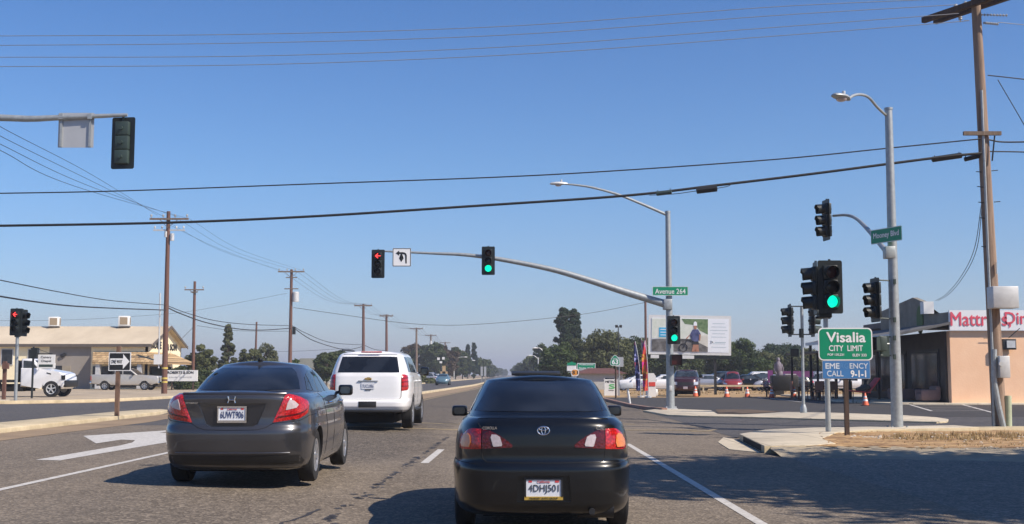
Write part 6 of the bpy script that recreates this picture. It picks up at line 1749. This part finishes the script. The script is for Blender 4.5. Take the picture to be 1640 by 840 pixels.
# shaded front facing the road, set back under a porch roof
fx = -.04
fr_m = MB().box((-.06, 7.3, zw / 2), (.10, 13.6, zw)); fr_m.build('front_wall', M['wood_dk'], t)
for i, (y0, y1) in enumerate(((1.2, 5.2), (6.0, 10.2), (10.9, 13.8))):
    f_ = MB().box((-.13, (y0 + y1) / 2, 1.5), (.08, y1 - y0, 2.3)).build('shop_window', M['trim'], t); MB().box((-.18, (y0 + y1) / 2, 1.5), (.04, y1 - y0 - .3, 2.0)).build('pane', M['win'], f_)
# porch roof: sloping plane projecting towards the road
zt = at(1526, 520, SY0).z; ze = zt - .55
pr_ = MB(); L_ = 17
vs = [(-.02, -.1, zt), (-2.6, -.1, ze), (-2.6, L_, ze), (-.02, L_, zt)]; pr_.add([Vector(v) for v in vs] + [Vector(v) + Vector((0, 0, .12)) for v in vs], [(0, 1, 2, 3), (4, 7, 6, 5), (0, 4, 5, 1), (1, 5, 6, 2), (2, 6, 7, 3), (3, 7, 4, 0)])
pr_.build('porch_roof', mat('porch_roof_grey', (.12, .115, .11), .8), t)
MB().box((-2.63, L_ / 2, ze + .04), (.05, L_, .18)).build('porch_gutter', M['white'], t)
po = [MB().box((-2.45, y, ze / 2), (.14, .14, ze)) for y in (5.5, 11, 16.6)]
for q in po: q.build('porch_post', M['trim'], t)
# weathered parapet signs above the front
pa = MB(); pa.prism([(0, zt), (L_ * .62, zt), (L_ * .62, zs_ + .5), (L_ * .30, zs_ + .95), (2.9, zs_ + .5), (2.85, zs_ - .05), (0, zs_ - .05)], 'x', .0, .25); pa.build('parapet', M['stone'], t)
p2 = MB().prism([(L_ * .62, zt - .3), (L_, zt - .3), (L_, zs_ - .6), (L_ * .62, zs_ - .1)], 'x', .3, .5); p2.build('parapet', M['wood_dk'], t)
MB().box((-.15, 2.6, zs_ + .28), (.5, .5, .6)).build('flood_lamp', M['white'], t)
M['fadetx'] = mat('faded_letters', (.10, .085, .07), .9, var=.1)
text_obj('lettering', 'LAUNDROMAT', 6.2, .75, M['fadetx'], t, (-.02, 7.9, zt + .75), (R(90), 0, R(-90)), bold=.03) if False else None
MB().prism([(4.0 + .45 * math.cos(a), zs_ - .25 + .72 * math.sin(a)) for a in np.linspace(0, 2 * math.pi, 18)[:-1]], 'x', -.06, -.01).build('green_emblem', mat('faded_green', (.10, .16, .05), .8), t)
MB().box((-.5, 15.5, 1.9), (.08, 3.6, 1.7)).build('blue_banner', mat('blue_banner', (.06, .13, .22), .6), t)
# furniture standing outside
def sofa(label, loc, w_, h_, rz=0):
    t = thing('sofa', label, 'sofa', loc, rz, 'sofas displayed outside the store')
    mm = mat('brown_leather', (.22, .13, .11), .6, var=.15)
    MB().box((0, 0, .25), (w_, .85, .34), bev=.06).build('seat', mm, t); MB().box((0, .36, .5 * h_ + .1), (w_, .25, h_ * .8), bev=.08).build('backrest', mm, t)
    for s in (-1, 1): MB().box((s * (w_ / 2 - .08), 0, .36), (.2, .9, .5), bev=.07).build('armrest', mm, t)
sofa('low brown sofa outside the store, the left of the two', (19.75, 60.6, .09), 1.6, .42, R(-90))
sofa('taller brown armchair-like sofa near the peach corner', (19.95, 57.3, .09), 1.0, .75, R(-90))
# red lounge chair
Y = 58.5; p = at(1378, 646, Y)
t = thing('lounge_chair', 'tilted red lounge chair with a raised back in the lot', 'lounge chair', (p.x, Y, .02), R(8))
rm = mat('red_lounge_fabric', (.45, .03, .035), .6, var=.1); k = Y / 1900
s_ = MB(); s_.box((-.1, 0, .56), (1.05, .6, .06), Matrix.Rotation(R(6), 3, 'Y'), bev=.02); s_.build('seat', rm, t)
MB().box((.62, 0, .86), (.95, .6, .07), Matrix.Rotation(R(-50), 3, 'Y'), bev=.02).build('backrest', rm, t)
MB().box((.15, -.0, .72), (.6, .5, .22), Matrix.Rotation(R(-20), 3, 'Y'), bev=.05).build('cushion', M['trim'], t)
for x in (-.5, .35):
    for y in (-.26, .26): MB().tube([(x, y, 0), (x + .03, y, .55)], .022, 6).build('leg', M['trim'], t)

# open canopy shading the outdoor dining area
Y0, Y1 = 63.5, 74
X0, X1 = at(1284, 600, 70).x, 17.9
t = thing('patio_canopy', 'dark flat patio canopy on thin black posts over the outdoor tables', 'canopy', (X0, Y0, 0))
zc = at(1300, 565, 68).z
MB().box(((X1 - X0) / 2, (Y1 - Y0) / 2, zc), (X1 - X0, Y1 - Y0, .12)).build('roof', M['trim'], t)
for x, y in ((.3, 4), (2.6, .3), (.3, 10.2), (1.4, 1.5)): MB().box((x, y, zc / 2), (.11, .11, zc)).build('post', M['trim'], t)
# purple cloth boards
M['purple'] = mat('purple_cloth', (.13, .035, .13), .8, var=.15)
Y = 84; a = at(1230, 603, Y); b = at(1298, 604, Y)
t = thing('purple_banner', 'long dull purple banner strung behind the tables', 'banner', ((a.x + b.x) / 2, Y, 0))
MB().box((.4, 0, at(1260, 599.5, Y).z), (b.x - a.x - .4, .05, .42)).build('cloth', M['purple'], t); MB().box((-1.35, -.1, at(1236, 601, Y).z - .1), (.36, .05, .85)).build('end_cloth', mat('bright_purple', (.15, .03, .15), .8), t)
MB().box((-1.5, 0, .9), (.05, .05, 1.8)).box((1.5, 0, .9), (.05, .05, 1.8)).build('post', M['trim'], t)
# statue
Y = 82; p = at(1247, 610, Y); 
t = thing('statue', 'grey-white rearing statue on a dark base above the parked cars', 'statue', (p.x, Y, 0))
s_ = MB(); h0 = at(1247, 607, Y).z
s_.ball((0, 0, h0 + .75), (.26, .22, .5), 14); s_.ball((.08, 0, h0 + .3), (.24, .2, .34), 12); s_.ball((.0, 0, h0 + 1.3), (.13, .13, .17), 12); s_.tube([(-.2, 0, h0 + 1.0), (-.28, -.05, h0 + .6), (-.16, -.1, h0 + .3)], [.08, .07, .05], 8); s_.tube([(.2, 0, h0 + 1.0), (.3, -.05, h0 + .7), (.24, 0, h0 + .35)], [.08, .07, .05], 8); s_.tube([(0, 0, h0 + 1.0), (0, 0, h0 + 1.25)], .08, 8)
s_.tube([(-.1, 0, h0 + .3), (-.12, 0, h0 - .1)], [.1, .07], 8); s_.tube([(.15, 0, h0 + .3), (.17, 0, h0 - .1)], [.1, .07], 8)
s_.build('figure', mat('statue_grey', (.26, .23, .27), .7, c2=(.10, .085, .11), scale=5), t)
MB().box((0, 0, h0 / 2 - .05), (.6, .5, h0 - .1)).build('base', M['trim'], t)
# tables and chairs under the canopy
def table(label, x, y):
    t = thing('dining_table', label, 'table', (x, y, .02), 0, 'dark tables outside the store')
    MB().box((0, 0, .74), (1.1, .8, .05)).build('tabletop', M['trim'], t)
    for a in (-1, 1):
        for b in (-1, 1): MB().box((a * .48, b * .33, .36), (.06, .06, .72)).build('leg', M['trim'], t)
def chair(label, x, y, rz, m):
    t = thing('dining_chair', label, 'chair', (x, y, .02), rz, 'chairs around the outdoor tables')
    MB().box((0, 0, .46), (.45, .45, .05)).build('seat', m, t); MB().box((0, .2, .78), (.45, .05, .5)).build('backrest', m, t)
    for a in (-1, 1):
        for b in (-1, 1): MB().box((a * .19, b * .19, .22), (.04, .04, .44)).build('leg', m, t)
cm = mat('orange_brown_chair', (.30, .12, .07), .6)
for i, px in enumerate((1296, 1318, 1342)):
    b = at(px, 640, 66 + i); table(['dark outdoor table left of the city limit sign post', 'dark outdoor table directly behind the city limit sign post', 'dark outdoor table between the wooden sign post and the red lounge'][i], b.x, 66 + i)
    chair(['brown chair left of the table behind the thin signal post', 'brown chair behind the grey signal post base', 'brown chair just left of the dark wooden sign post'][i], b.x - .9, 65.4 + i, R(90 + 10 * i), cm)
    chair(['brown chair facing the road at the first outdoor table', 'brown chair facing the road at the middle outdoor table', 'brown chair facing the road at the last outdoor table'][i], b.x + .2, 64.8 + i, R(180), cm)
# covered grill cart and flower basket
b = at(1254, 633, 76); t = thing('grill_cart', 'black covered grill cart beyond the orange cones', 'grill cart', (b.x, 76, .02))
MB().box((.1, 0, .85), (1.7, .8, 1.0), bev=.1).build('cover', M['trim'], t); MB().box((-.55, 0, .2), (.06, .6, .4)).box((.75, 0, .2), (.06, .6, .4)).build('leg', M['trim'], t); MB().box((.45, -.0, 1.40), (.7, .6, .06)).build('lid', M['galvl'], t)
b = at(1228, 636, 74.5); t = thing('flower_stand', 'low stand with a red and white flower basket left of the grill cart', 'flower stand', (b.x, 74.5, .02))
fl = MB(); random.seed(5)
for q in range(60): fl.ball((random.gauss(0, .13), random.gauss(0, .12), .68 + random.gauss(0, .15)), .05, 6)
fl.build('flowers', mat('red_white_flowers', (.55, .42, .42), .8, c2=(.16, .02, .03), scale=6), t); MB().lathe([(.05, 0), (.05, .4), (.22, .45), (.28, .62)], (0, 0, 0), 'z', 12).build('planter', M['trim'], t)

# parked cars in the field beyond
grp = 'cars parked in the dirt field beyond the lot'
cars = [(1062, 'p_white', False, 'white car mostly hidden behind the corner mast and kiosk', 88), (1128, 'p_silver', False, 'pale silver car right of the maroon SUV', 85), (1150, 'p_black', True, 'black parked car behind the billboard post', 95), (1173, 'p_red', True, 'dark red parked vehicle right of the billboard', 170), (1192, 'p_black', False, 'black car between the red vehicle and the white one', 80),
        (1208, 'p_white', True, 'white parked wagon right of the black cars', 95), (1236, 'p_silver', False, 'silver-blue saloon seen from its front behind the flower stand', 110), (1262, 'p_black', True, 'black car behind the grill cart', 95), (1282, 'p_blue', True, 'dark blue car behind the thin signal post', 85),
        (1306, 'p_silver', True, 'silver car behind the canopy post', 92), (1332, 'p_blue', False, 'dark blue saloon behind the blue emergency sign', 100), (1356, 'p_white', True, 'white van-like car behind the wooden sign post', 85), (1376, 'p_silver', False, 'grey saloon just left of the store front', 95), (1022, 'p_white', False, 'white car parked behind the feather flags', 90)]
for px, pt, est, lb, rz in cars:
    Yc = 104 + random.uniform(-2, 2); b = at(px, 612, Yc)
    far_car(pt, est, (b.x, Yc, .0), R(rz), lb, grp)
for px, pt, est, lb, Yc in [(652, 'p_white', False, 'white car at the far left beside the SUV mirror', 205), (668, 'p_white', True, 'white vehicle left of the pale utility pole', 212), (683, 'p_silver', True, 'silver vehicle just right of the pale utility pole', 208), (697, 'p_white', False, 'white car just behind the oncoming saloon', 215)]:
    b = at(px, 608, Yc); far_car(pt, est, (b.x, Yc, .1), R(75), lb, 'cars parked along the far left side')
# low kerb wall in the field, tan sign box, small houses
b = at(1190, 622, 96); t = thing('parking_rail', 'long low pale rail in front of the cars parked in the field', 'rail', (b.x, 96, 0)); MB().box((0, 0, .5), (7, .12, .14)).build('rail', M['kerb'], t); [MB().box((x, 0, .22), (.12, .12, .44)).build('rail_post', M['kerb'], t) for x in (-3.2, 0, 3.2)]
Y = 230; k = Y / 1900; p = at(711, 604, Y)
t = thing('monument_sign', 'tan stepped monument sign behind the oncoming saloon', 'sign', (p.x, Y, .1))
MB().box((0, 0, 1.1), (11 * k, .5, 13 * k)).box((0, 0, 2.2 * 1), (5 * k, .5, 18 * k * .7)).build('panel', mat('tan_stucco', (.50, .36, .20), .8, c2=(.36, .24, .13), scale=1.5), t)
for px, lb in ((771.5, 'tall narrow white panel sign by the far road, left of a pair'), (777, 'tall narrow white panel sign by the far road, right of a pair')):
    Y = 180; k = Y / 1900; p = at(px, 606, Y); t = thing('panel_sign', lb, 'road sign', (p.x, Y, .05)); MB().box((0, 0, at(px, 595, Y).z - .05), (3.6 * k, .06, 15 * k)).build('panel', M['signback'], t); MB().box((0, .05, .6), (.08, .06, 1.2)).build('post', M['galv'], t)
def house(label, px, Y, w_, h_, rh, m1, m2, dy=5):
    p = at(px, 608, Y); t = thing('house', label, 'house', (p.x, Y, 0))
    MB().box((0, dy / 2, h_ / 2), (w_, dy, h_)).build('wall', m1, t)
    MB().prism([(-w_ / 2 - .4, h_), (w_ / 2 + .4, h_), (w_ / 2 * .5, h_ + rh), (-w_ / 2 * .5, h_ + rh)], 'y', -.4, dy + .4).build('roof', m2, t)
    MB().box((w_ * .2, -.02, h_ * .5), (w_ * .2, .06, h_ * .4)).build('window', M['win'], t)
rg_ = mat('grey_green_roof', (.24, .25, .22), .9); wg = mat('pale_wall', (.42, .42, .40), .8)
house('small pale house with a grey roof between the trees left of the SUV', 497, 170, 5.5, 2.3, 1.4, wg, rg_)
house('low pale building with dark windows beyond the white notice board', 962, 112, 4.2, 1.5, .5, wg, mat('maroon_roof', (.18, .09, .09), .8), 3)
house('small white shed left of the low pale building, behind the black sedan roof', 937, 125, 2.6, 1.6, .5, M['white'], rg_, 3)

# street lamps far away
def lamp(label, px, pyb, pyt, Y, dx, two=False):
    f_ = at(px, pyb, Y); H = at(px, pyt, Y).z; t = thing('street_lamp', label, 'street lamp', (f_.x, Y, 0), 0, 'street lamps far along the road')
    MB().tube([(0, 0, 0), (0, 0, H)], .13, 8).build('pole', M['galvl'], t)
    for s in ((1, -1) if two else (1,)):
        MB().tube(bez([(0, 0, H - .3), (s * dx * .5, 0, H + .35), (s * dx, 0, H + .45)], 8), .07, 6).build('lamp_arm', M['galvl'], t)
        MB().ball((s * dx * 1.12, 0, H + .42), (.5, .22, .13), 8).build('luminaire', M['white'], t)
lamp('curved street lamp left of the tall conifer, the nearer of two', 872, 606, 562, 190, -1.3)
lamp('curved street lamp leftmost beyond the black sedan roof', 862, 606, 573, 250, -1.6)
lamp('street lamp with a long arm among the far left trees', 727, 608, 575, 300, 2.6)
lamp('far street lamp with an arm left of the tall conifers', 742, 608, 580, 340, 2.6)
lamp('farthest curved street lamp on the left, nearly at the road end', 760, 607, 584, 420, 2.6)
Y = 130; p = at(991, 620, Y); H = at(991, 523, Y).z
t = thing('flood_light', 'thin pole with a twin floodlight head above the trees', 'floodlight', (p.x, Y, 0))
MB().tube([(0, 0, 0), (0, 0, H)], .06, 6).build('pole', M['trim'], t); MB().box((-.2, -.1, H), (.3, .3, .3), bev=.05).box((.25, -.1, H), (.3, .3, .3), bev=.05).build('lamp_head', M['trim'], t)
Y = 240; p = at(706, 606, Y); H = at(706, 575, Y).z
t = thing('flood_light', 'dark pole with a cluster of pale floodlights before the far left trees', 'floodlight', (p.x, Y, 0))
MB().tube([(0, 0, 0), (0, 0, H)], .12, 6).build('pole', M['sigblack'], t); MB().box((-.5, -.1, H), (.5, .3, .5)).box((.5, -.1, H + .1), (.5, .3, .5)).box((0, -.1, H - .7), (.5, .3, .4)).build('lamp_head', M['white'], t)

# storm drain in the corner kerb: solid box, its black stands in for shade
t = thing('storm_drain', 'black box for the shaded storm drain opening in the kerb of the near right corner', 'storm drain', (4.73, 23.7, 0))
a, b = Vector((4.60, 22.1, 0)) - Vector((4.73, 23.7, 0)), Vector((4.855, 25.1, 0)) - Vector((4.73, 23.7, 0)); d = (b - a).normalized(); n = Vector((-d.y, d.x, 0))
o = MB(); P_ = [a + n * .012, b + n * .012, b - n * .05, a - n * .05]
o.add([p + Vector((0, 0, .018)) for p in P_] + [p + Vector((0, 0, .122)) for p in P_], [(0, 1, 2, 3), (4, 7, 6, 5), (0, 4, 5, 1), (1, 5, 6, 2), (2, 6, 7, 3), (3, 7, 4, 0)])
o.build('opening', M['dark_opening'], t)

# ================================================================== TREES AND PLANTS
L_ = {'dark': leafmat('dark_leaves', (.030, .045, .018), (.085, .11, .042)), 'olive': leafmat('olive_leaves', (.045, .06, .022), (.13, .14, .058)), 'mid': leafmat('mid_leaves', (.025, .045, .014), (.085, .12, .035)),
      'pine': leafmat('conifer_leaves', (.014, .03, .016), (.045, .075, .035)), 'rust': leafmat('rusty_leaves', (.04, .03, .018), (.12, .085, .045)), 'pale': leafmat('pale_leaves', (.05, .06, .03), (.15, .16, .08)), 'straw': leafmat('dry_grass_blades', (.20, .13, .06), (.48, .36, .19), trans=.3)}
def leaves(centres, rad, per, size, seed, flat=.75):
    """many small leaf faces scattered in clumps"""
    rng = np.random.default_rng(seed); C = np.array(centres); K = len(C); n = K * per
    c = np.repeat(C, per, 0); r = np.repeat(np.array(rad), per)
    d = rng.normal(size=(n, 3)); d /= np.linalg.norm(d, axis=1)[:, None] + 1e-9
    p = c + d * (r * rng.uniform(.35, 1.0, n) ** .6)[:, None] * np.array([1, 1, flat])
    nrm = d + rng.normal(size=(n, 3)) * .7 + np.array([0, 0, .3]); nrm /= np.linalg.norm(nrm, axis=1)[:, None]
    a = np.cross(nrm, rng.normal(size=(n, 3))); a /= np.linalg.norm(a, axis=1)[:, None] + 1e-9
    b = np.cross(nrm, a); s = size * rng.uniform(.5, 1.3, n)[:, None]
    V = np.empty((n, 4, 3)); V[:, 0] = p - a * s; V[:, 1] = p - b * s * .45; V[:, 2] = p + a * s; V[:, 3] = p + b * s * .45
    me = bpy.data.meshes.new('crown'); me.vertices.add(n * 4); me.vertices.foreach_set('co', V.ravel())
    me.loops.add(n * 4); me.loops.foreach_set('vertex_index', np.arange(n * 4, dtype=np.int32))
    me.polygons.add(n); me.polygons.foreach_set('loop_start', np.arange(0, n * 4, 4, dtype=np.int32)); me.polygons.foreach_set('loop_total', np.full(n, 4, dtype=np.int32))
    me.update(calc_edges=True); return me
seedc = [100]
def tree(name, label, x, y, H, rx, rz0=.2, kind='dark', shape='round', leaf=.35, ncl=34, per=70, group=None, z=0.0, cat='tree'):
    seedc[0] += 1; rng = random.Random(seedc[0]); t = thing(name, label, cat, (x, y, z), 0, group)
    zc0 = H * rz0; cs, rs = [], []
    tr = MB(); lean = rng.uniform(-.1, .1) * rx
    tr.tube([(0, 0, 0), (lean * .3, 0, H * .3), (lean, 0, H * .72)], [max(.08, H * .028), H * .02, H * .006], 8)
    for k in range(ncl):
        if shape == 'cone':
            s = rng.random() ** .75; zc = zc0 + (H - zc0) * s * .97; rr = rx * (1 - s) ** .8 + .05 * rx; a = rng.uniform(0, 6.28); q = rr * rng.uniform(.45, .95)
            c = (q * math.cos(a), q * math.sin(a), zc); rad = max(.25, rx * .34 * (1.15 - s))
        elif shape == 'column':
            s = rng.random(); zc = zc0 + (H - zc0) * s * .95; rr = rx * (math.sin(math.pi * min(.97, .12 + s * .85)) ** .5) * rng.uniform(.7, 1.05); a = rng.uniform(0, 6.28); q = rr * rng.uniform(.3, .85)
            c = (q * math.cos(a), q * math.sin(a), zc); rad = rx * rng.uniform(.18, .32)
        else:
            u = rng.uniform(-1, 1); a = rng.uniform(0, 6.28); q = (1 - u * u) ** .5; rr = rng.uniform(.55, .92)
            hz = (H - zc0) / 2; sc = 1 + .16 * math.sin(3 * a + seedc[0])
            c = (rx * q * math.cos(a) * rr * sc, rx * q * math.sin(a) * rr, zc0 + hz + hz * u * rr * .9); rad = rx * rng.uniform(.2, .36)
        cs.append(c); rs.append(rad)
        if k % 3 == 0: tr.tube([(lean * .5, 0, min(c[2] * .6, H * .55)), (c[0] * .5, c[1] * .5, c[2] * .85), c], [H * .009, H * .006, H * .002], 5)
    tr.build('trunk', M['bark'], t)
    link('crown', leaves(cs, rs, per, leaf, seedc[0]), L_[kind], t)
    return t
def tpx(name, label, px, pytop, Y, wpx_, **kw):
    p = at(px, 606, Y); H = at(px, pytop, Y).z; return tree(name, label, p.x, Y, H, wpx_ * Y / 1900 / 2, **kw)
# right hand mass beyond the field
g = 'trees beyond the dirt field'
tpx('conifer', 'tall dark conifer with two tops right of the road end, its left top', 903, 490, 175, 34, kind='pine', shape='column', rz0=.1, leaf=.26, ncl=130, per=130)
tpx('conifer', 'slightly shorter top of the tall dark conifer pair, on the right', 918, 492, 176, 36, kind='pine', shape='column', rz0=.1, leaf=.26, ncl=120, per=130)
for i, (px, py, Y, w, k, lb) in enumerate([(900, 552, 150, 60, 'mid', 'green tree in front of the tall conifers, left edge of the dark mass'), (932, 541, 152, 72, 'olive', 'olive tree behind the green guide sign'), (972, 531, 150, 80, 'olive', 'broad olive tree behind the route shield, highest of the mass'), (1012, 541, 158, 72, 'dark', 'dark tree just left of the billboard'),
                                           (1050, 556, 150, 60, 'dark', 'dark tree behind the feather flags'), (1090, 562, 148, 60, 'dark', 'dark tree under the middle of the billboard'), (1130, 556, 152, 66, 'dark', 'dark tree under the right half of the billboard'), (1186, 543, 150, 62, 'mid', 'rounded green tree right of the billboard'),
                                           (1232, 565, 146, 44, 'olive', 'small olive tree behind the statue'), (1256, 549, 172, 70, 'pine', 'blue-green tree behind the thin signal post'), (1290, 560, 146, 56, 'olive', 'yellowish green tree left of the canopy'), (1330, 566, 142, 56, 'olive', 'olive tree seen under the patio canopy'), (1372, 568, 150, 50, 'mid', 'green tree just left of the store front'), (1215, 574, 140, 40, 'mid', 'low green bush-like tree left of the statue')]):
    tpx('tree', lb, px, py - 4, Y, w * 1.22, kind=k, rz0=.03, leaf=.2, ncl=95, per=190, group=g)
for i, (px, py, Y, w, k, sh) in enumerate([(884, 566, 230, 26, 'mid', 'round'), (866, 553, 260, 34, 'dark', 'column'), (852, 570, 320, 36, 'dark', 'round'), (838, 580, 420, 26, 'dark', 'round'), (829, 586, 560, 20, 'dark', 'round')]):
    tpx('tree', ['green tree just left of the tall conifers', 'pointed dark tree left of the nearer far street lamp', 'hazy dark tree right of the road end', 'smaller hazy tree close to the road end on the right', 'smallest hazy tree at the road end on the right'][i], px, py, Y, w, kind=k, shape=sh, rz0=.1, leaf=.5 + Y / 900, ncl=30, per=60, group='trees far down the right side of the road')
tpx('palm_trunk_tree', 'pale palm-like tree beside the far right street lamps', 868, 574, 240, 9, kind='pale', shape='column', rz0=.3, leaf=.5, ncl=14, per=50)
# left hand far mass
g = 'dark trees far down the left side of the road'
lab = ['large rusty dark tree at the left end of the far row', 'dark tree behind the plain-armed utility pole', 'tall dark tree behind the pale utility pole', 'rust-tinged tree right of the pale utility pole', 'dark tree behind the oncoming saloon', 'dark tree with a ragged top behind the thick distant pole', 'slim conifer, the left of the two pointed ones', 'slim conifer, the taller right one of the two pointed ones', 'rounded dark tree right of the pointed conifers', 'hazy tree near the road end on the left', 'small hazy tree at the road end on the left', 'last tiny hazy tree at the road end']
for i, (px, py, Y, w, k, sh) in enumerate([(664, 544, 300, 40, 'rust', 'round'), (681, 545, 295, 42, 'dark', 'round'), (698, 543, 290, 40, 'dark', 'round'), (716, 550, 300, 36, 'rust', 'round'), (729, 553, 310, 34, 'dark', 'round'), (741, 560, 330, 28, 'dark', 'round'), (749, 552, 360, 12, 'pine', 'cone'), (759, 549, 350, 15, 'pine', 'cone'), (772, 571, 380, 32, 'dark', 'round'), (785, 584, 520, 22, 'dark', 'round'), (797, 589, 800, 16, 'dark', 'round'), (806, 591, 1100, 12, 'dark', 'round')]):
    tpx('tree', lab[i], px, py, Y, w, kind=k, shape=sh, rz0=.06, leaf=.28 + Y / 1400, ncl=50, per=110, group=g)
# left middle distance
tpx('tree', 'rounded yellow-green tree behind the thin dark pole', 322, 546, 128, 48, kind='olive', rz0=.1, leaf=.16, ncl=70, per=170)
tpx('conifer', 'pointed grey-green conifer behind the grey sedan', 364, 519, 135, 36, kind='pale', shape='cone', rz0=.05, leaf=.15, ncl=110, per=130)
tpx('tree', 'sparse olive tree behind the thin bare pole, its left crown', 402, 552, 140, 40, kind='olive', rz0=.15, leaf=.14, ncl=50, per=130)
tpx('tree', 'sparse olive tree right of the thin bare pole', 425, 546, 142, 42, kind='pale', rz0=.15, leaf=.14, ncl=50, per=130)
tpx('bush', 'low rounded bush behind the roof of the grey sedan', 470, 571, 130, 40, kind='mid', rz0=.02, leaf=.25, ncl=30, per=60, cat='bush')
tpx('tree', 'dark tree at the left side of the white SUV', 523, 560, 140, 42, kind='dark', rz0=.05, leaf=.17, ncl=70, per=160)
tpx('tree', 'dark tree just above the left roof edge of the white SUV', 548, 556, 150, 46, kind='dark', rz0=.05, leaf=.17, ncl=70, per=160)
tpx('tree', 'dark tree hidden mostly behind the white SUV windows', 600, 574, 170, 60, kind='dark', rz0=.05, leaf=.3, ncl=34, per=60)
tpx('tree', 'dark tree seen between the white SUV and the far row', 645, 566, 240, 26, kind='dark', rz0=.05, leaf=.4, ncl=30, per=60)
for i, (px, py, Y, w) in enumerate([(300, 597, 104, 60), (330, 592, 110, 50)]):
    tpx('bush', ['dark hedge bush below the Roberts signboard', 'dark hedge bush right of the Roberts signboard'][i], px, py, Y, w, kind='dark', rz0=.0, leaf=.18, ncl=34, per=70, cat='bush', group='hedge by the Roberts signboard')
tpx('bush', 'dark leafy bush under the right end of the awning', 288, 583, 107, 40, kind='dark', rz0=.0, leaf=.18, ncl=30, per=70, cat='bush')
tpx('bush', 'low dry bush in front of the cars at the far left', 672, 604.5, 175, 70, kind='olive', rz0=.0, leaf=.3, ncl=26, per=50, cat='bush')
# the trees outside the frame on the right whose shade lies on the road
for i, (x, y, H, rx) in enumerate([(12.7, 13.0, 10.5, 4.5), (15.4, 9.2, 10.5, 4.6), (18.2, 14.0, 10, 5.0)]):
    tree('shade_tree', ['large roadside tree right of the view that shades our lane edge', 'taller roadside tree behind the first one, right of the view', 'roadside tree right of the view, farthest of the three'][i], x, y, H, rx, kind='mid', rz0=.34, leaf=.17, ncl=120, per=210, group='trees shading the right verge')

# dry grass on the corner verge
def tufts(name, label, n, region, h, seed, kind='straw', dens=9, wide=.012):
    rng = np.random.default_rng(seed); P = []
    (x0, y0), (x1, y1), wy = region
    for i in range(n):
        s = rng.random(); x = x0 + (x1 - x0) * s + rng.normal() * .15; y = y0 + (y1 - y0) * s + rng.uniform(-wy, wy)
        for k in range(dens): P.append((x + rng.normal() * .07, y + rng.normal() * .07, h * rng.uniform(.4, 1.1), rng.uniform(0, 6.28), rng.uniform(.1, .9)))
    P = np.array(P); m = len(P); V = np.empty((m, 3, 3)); ca, sa = np.cos(P[:, 3]), np.sin(P[:, 3])
    V[:, 0] = np.stack([P[:, 0] - sa * wide, P[:, 1] + ca * wide, np.full(m, .0)], 1); V[:, 1] = np.stack([P[:, 0] + sa * wide, P[:, 1] - ca * wide, np.full(m, .0)], 1)
    V[:, 2] = np.stack([P[:, 0] + ca * P[:, 2] * P[:, 4], P[:, 1] + sa * P[:, 2] * P[:, 4], P[:, 2]], 1)
    me = bpy.data.meshes.new(name); me.vertices.add(m * 3); me.vertices.foreach_set('co', V.ravel()); me.loops.add(m * 3); me.loops.foreach_set('vertex_index', np.arange(m * 3, dtype=np.int32))
    me.polygons.add(m); me.polygons.foreach_set('loop_start', np.arange(0, m * 3, 3, dtype=np.int32)); me.polygons.foreach_set('loop_total', np.full(m, 3, dtype=np.int32)); me.update(calc_edges=True)
    o = link(name, me, L_[kind]); o.location.z = .06 if seed < 3 else 0
    return tag(o, label, 'dry grass', None, 'stuff')
tufts('dry_grass', 'straw-coloured dry grass around the sign posts on the corner', 120, ((8.0, 25.2), (11.5, 26.6), 1.1), .12, 1)
tufts('dry_grass_thin', 'thin dry grass stubble along the rest of the verge', 600, ((6.6, 23.4), (20, 26.0), 2.2), .055, 2, dens=5)
tufts('field_grass', 'dry stubble across the dirt field', 500, ((8, 92), (40, 112), 12), .12, 3, dens=5, wide=.05)
# stones and litter on the verge
rng = random.Random(8); st = MB()
for k in range(420):
    x, y = rng.uniform(6.0, 16), rng.uniform(21.5, 28); s = rng.uniform(.01, .035) * (2 if rng.random() < .06 else 1)
    st.ball((x, y, .065 + s * .2), (s, s * .8, s * .5), 6)
for k in range(45):
    x, y = rng.gauss(7.4, .45), rng.gauss(25.4, .25); s = rng.uniform(.015, .05); st.ball((x, y, .085 + s * .2), (s, s * .8, s * .6), 6)
tag(st.build('verge_stones', mat('pale_stones', (.52, .47, .4), .9, var=.2, scale=3)), 'pale stones scattered on the dry verge', 'stones', None, 'stuff')

# ================================================================== autumn haze: one closed box of thin air
hz = MB().box((0, 2400, 24), (7800, 6000, 54)).build('haze', None)
hz['kind'] = 'stuff'
hm = bpy.data.materials.new('haze_air'); hm.use_nodes = True; nt = hm.node_tree
nt.nodes.remove(nt.nodes['Principled BSDF'])
pv = nt.nodes.new('ShaderNodeVolumePrincipled'); pv.inputs['Density'].default_value = .00055; pv.inputs['Color'].default_value = (.86, .89, .97, 1); pv.inputs['Anisotropy'].default_value = .2
nt.links.new(pv.outputs[0], nt.nodes['Material Output'].inputs['Volume'])
hz.data.materials.append(hm)
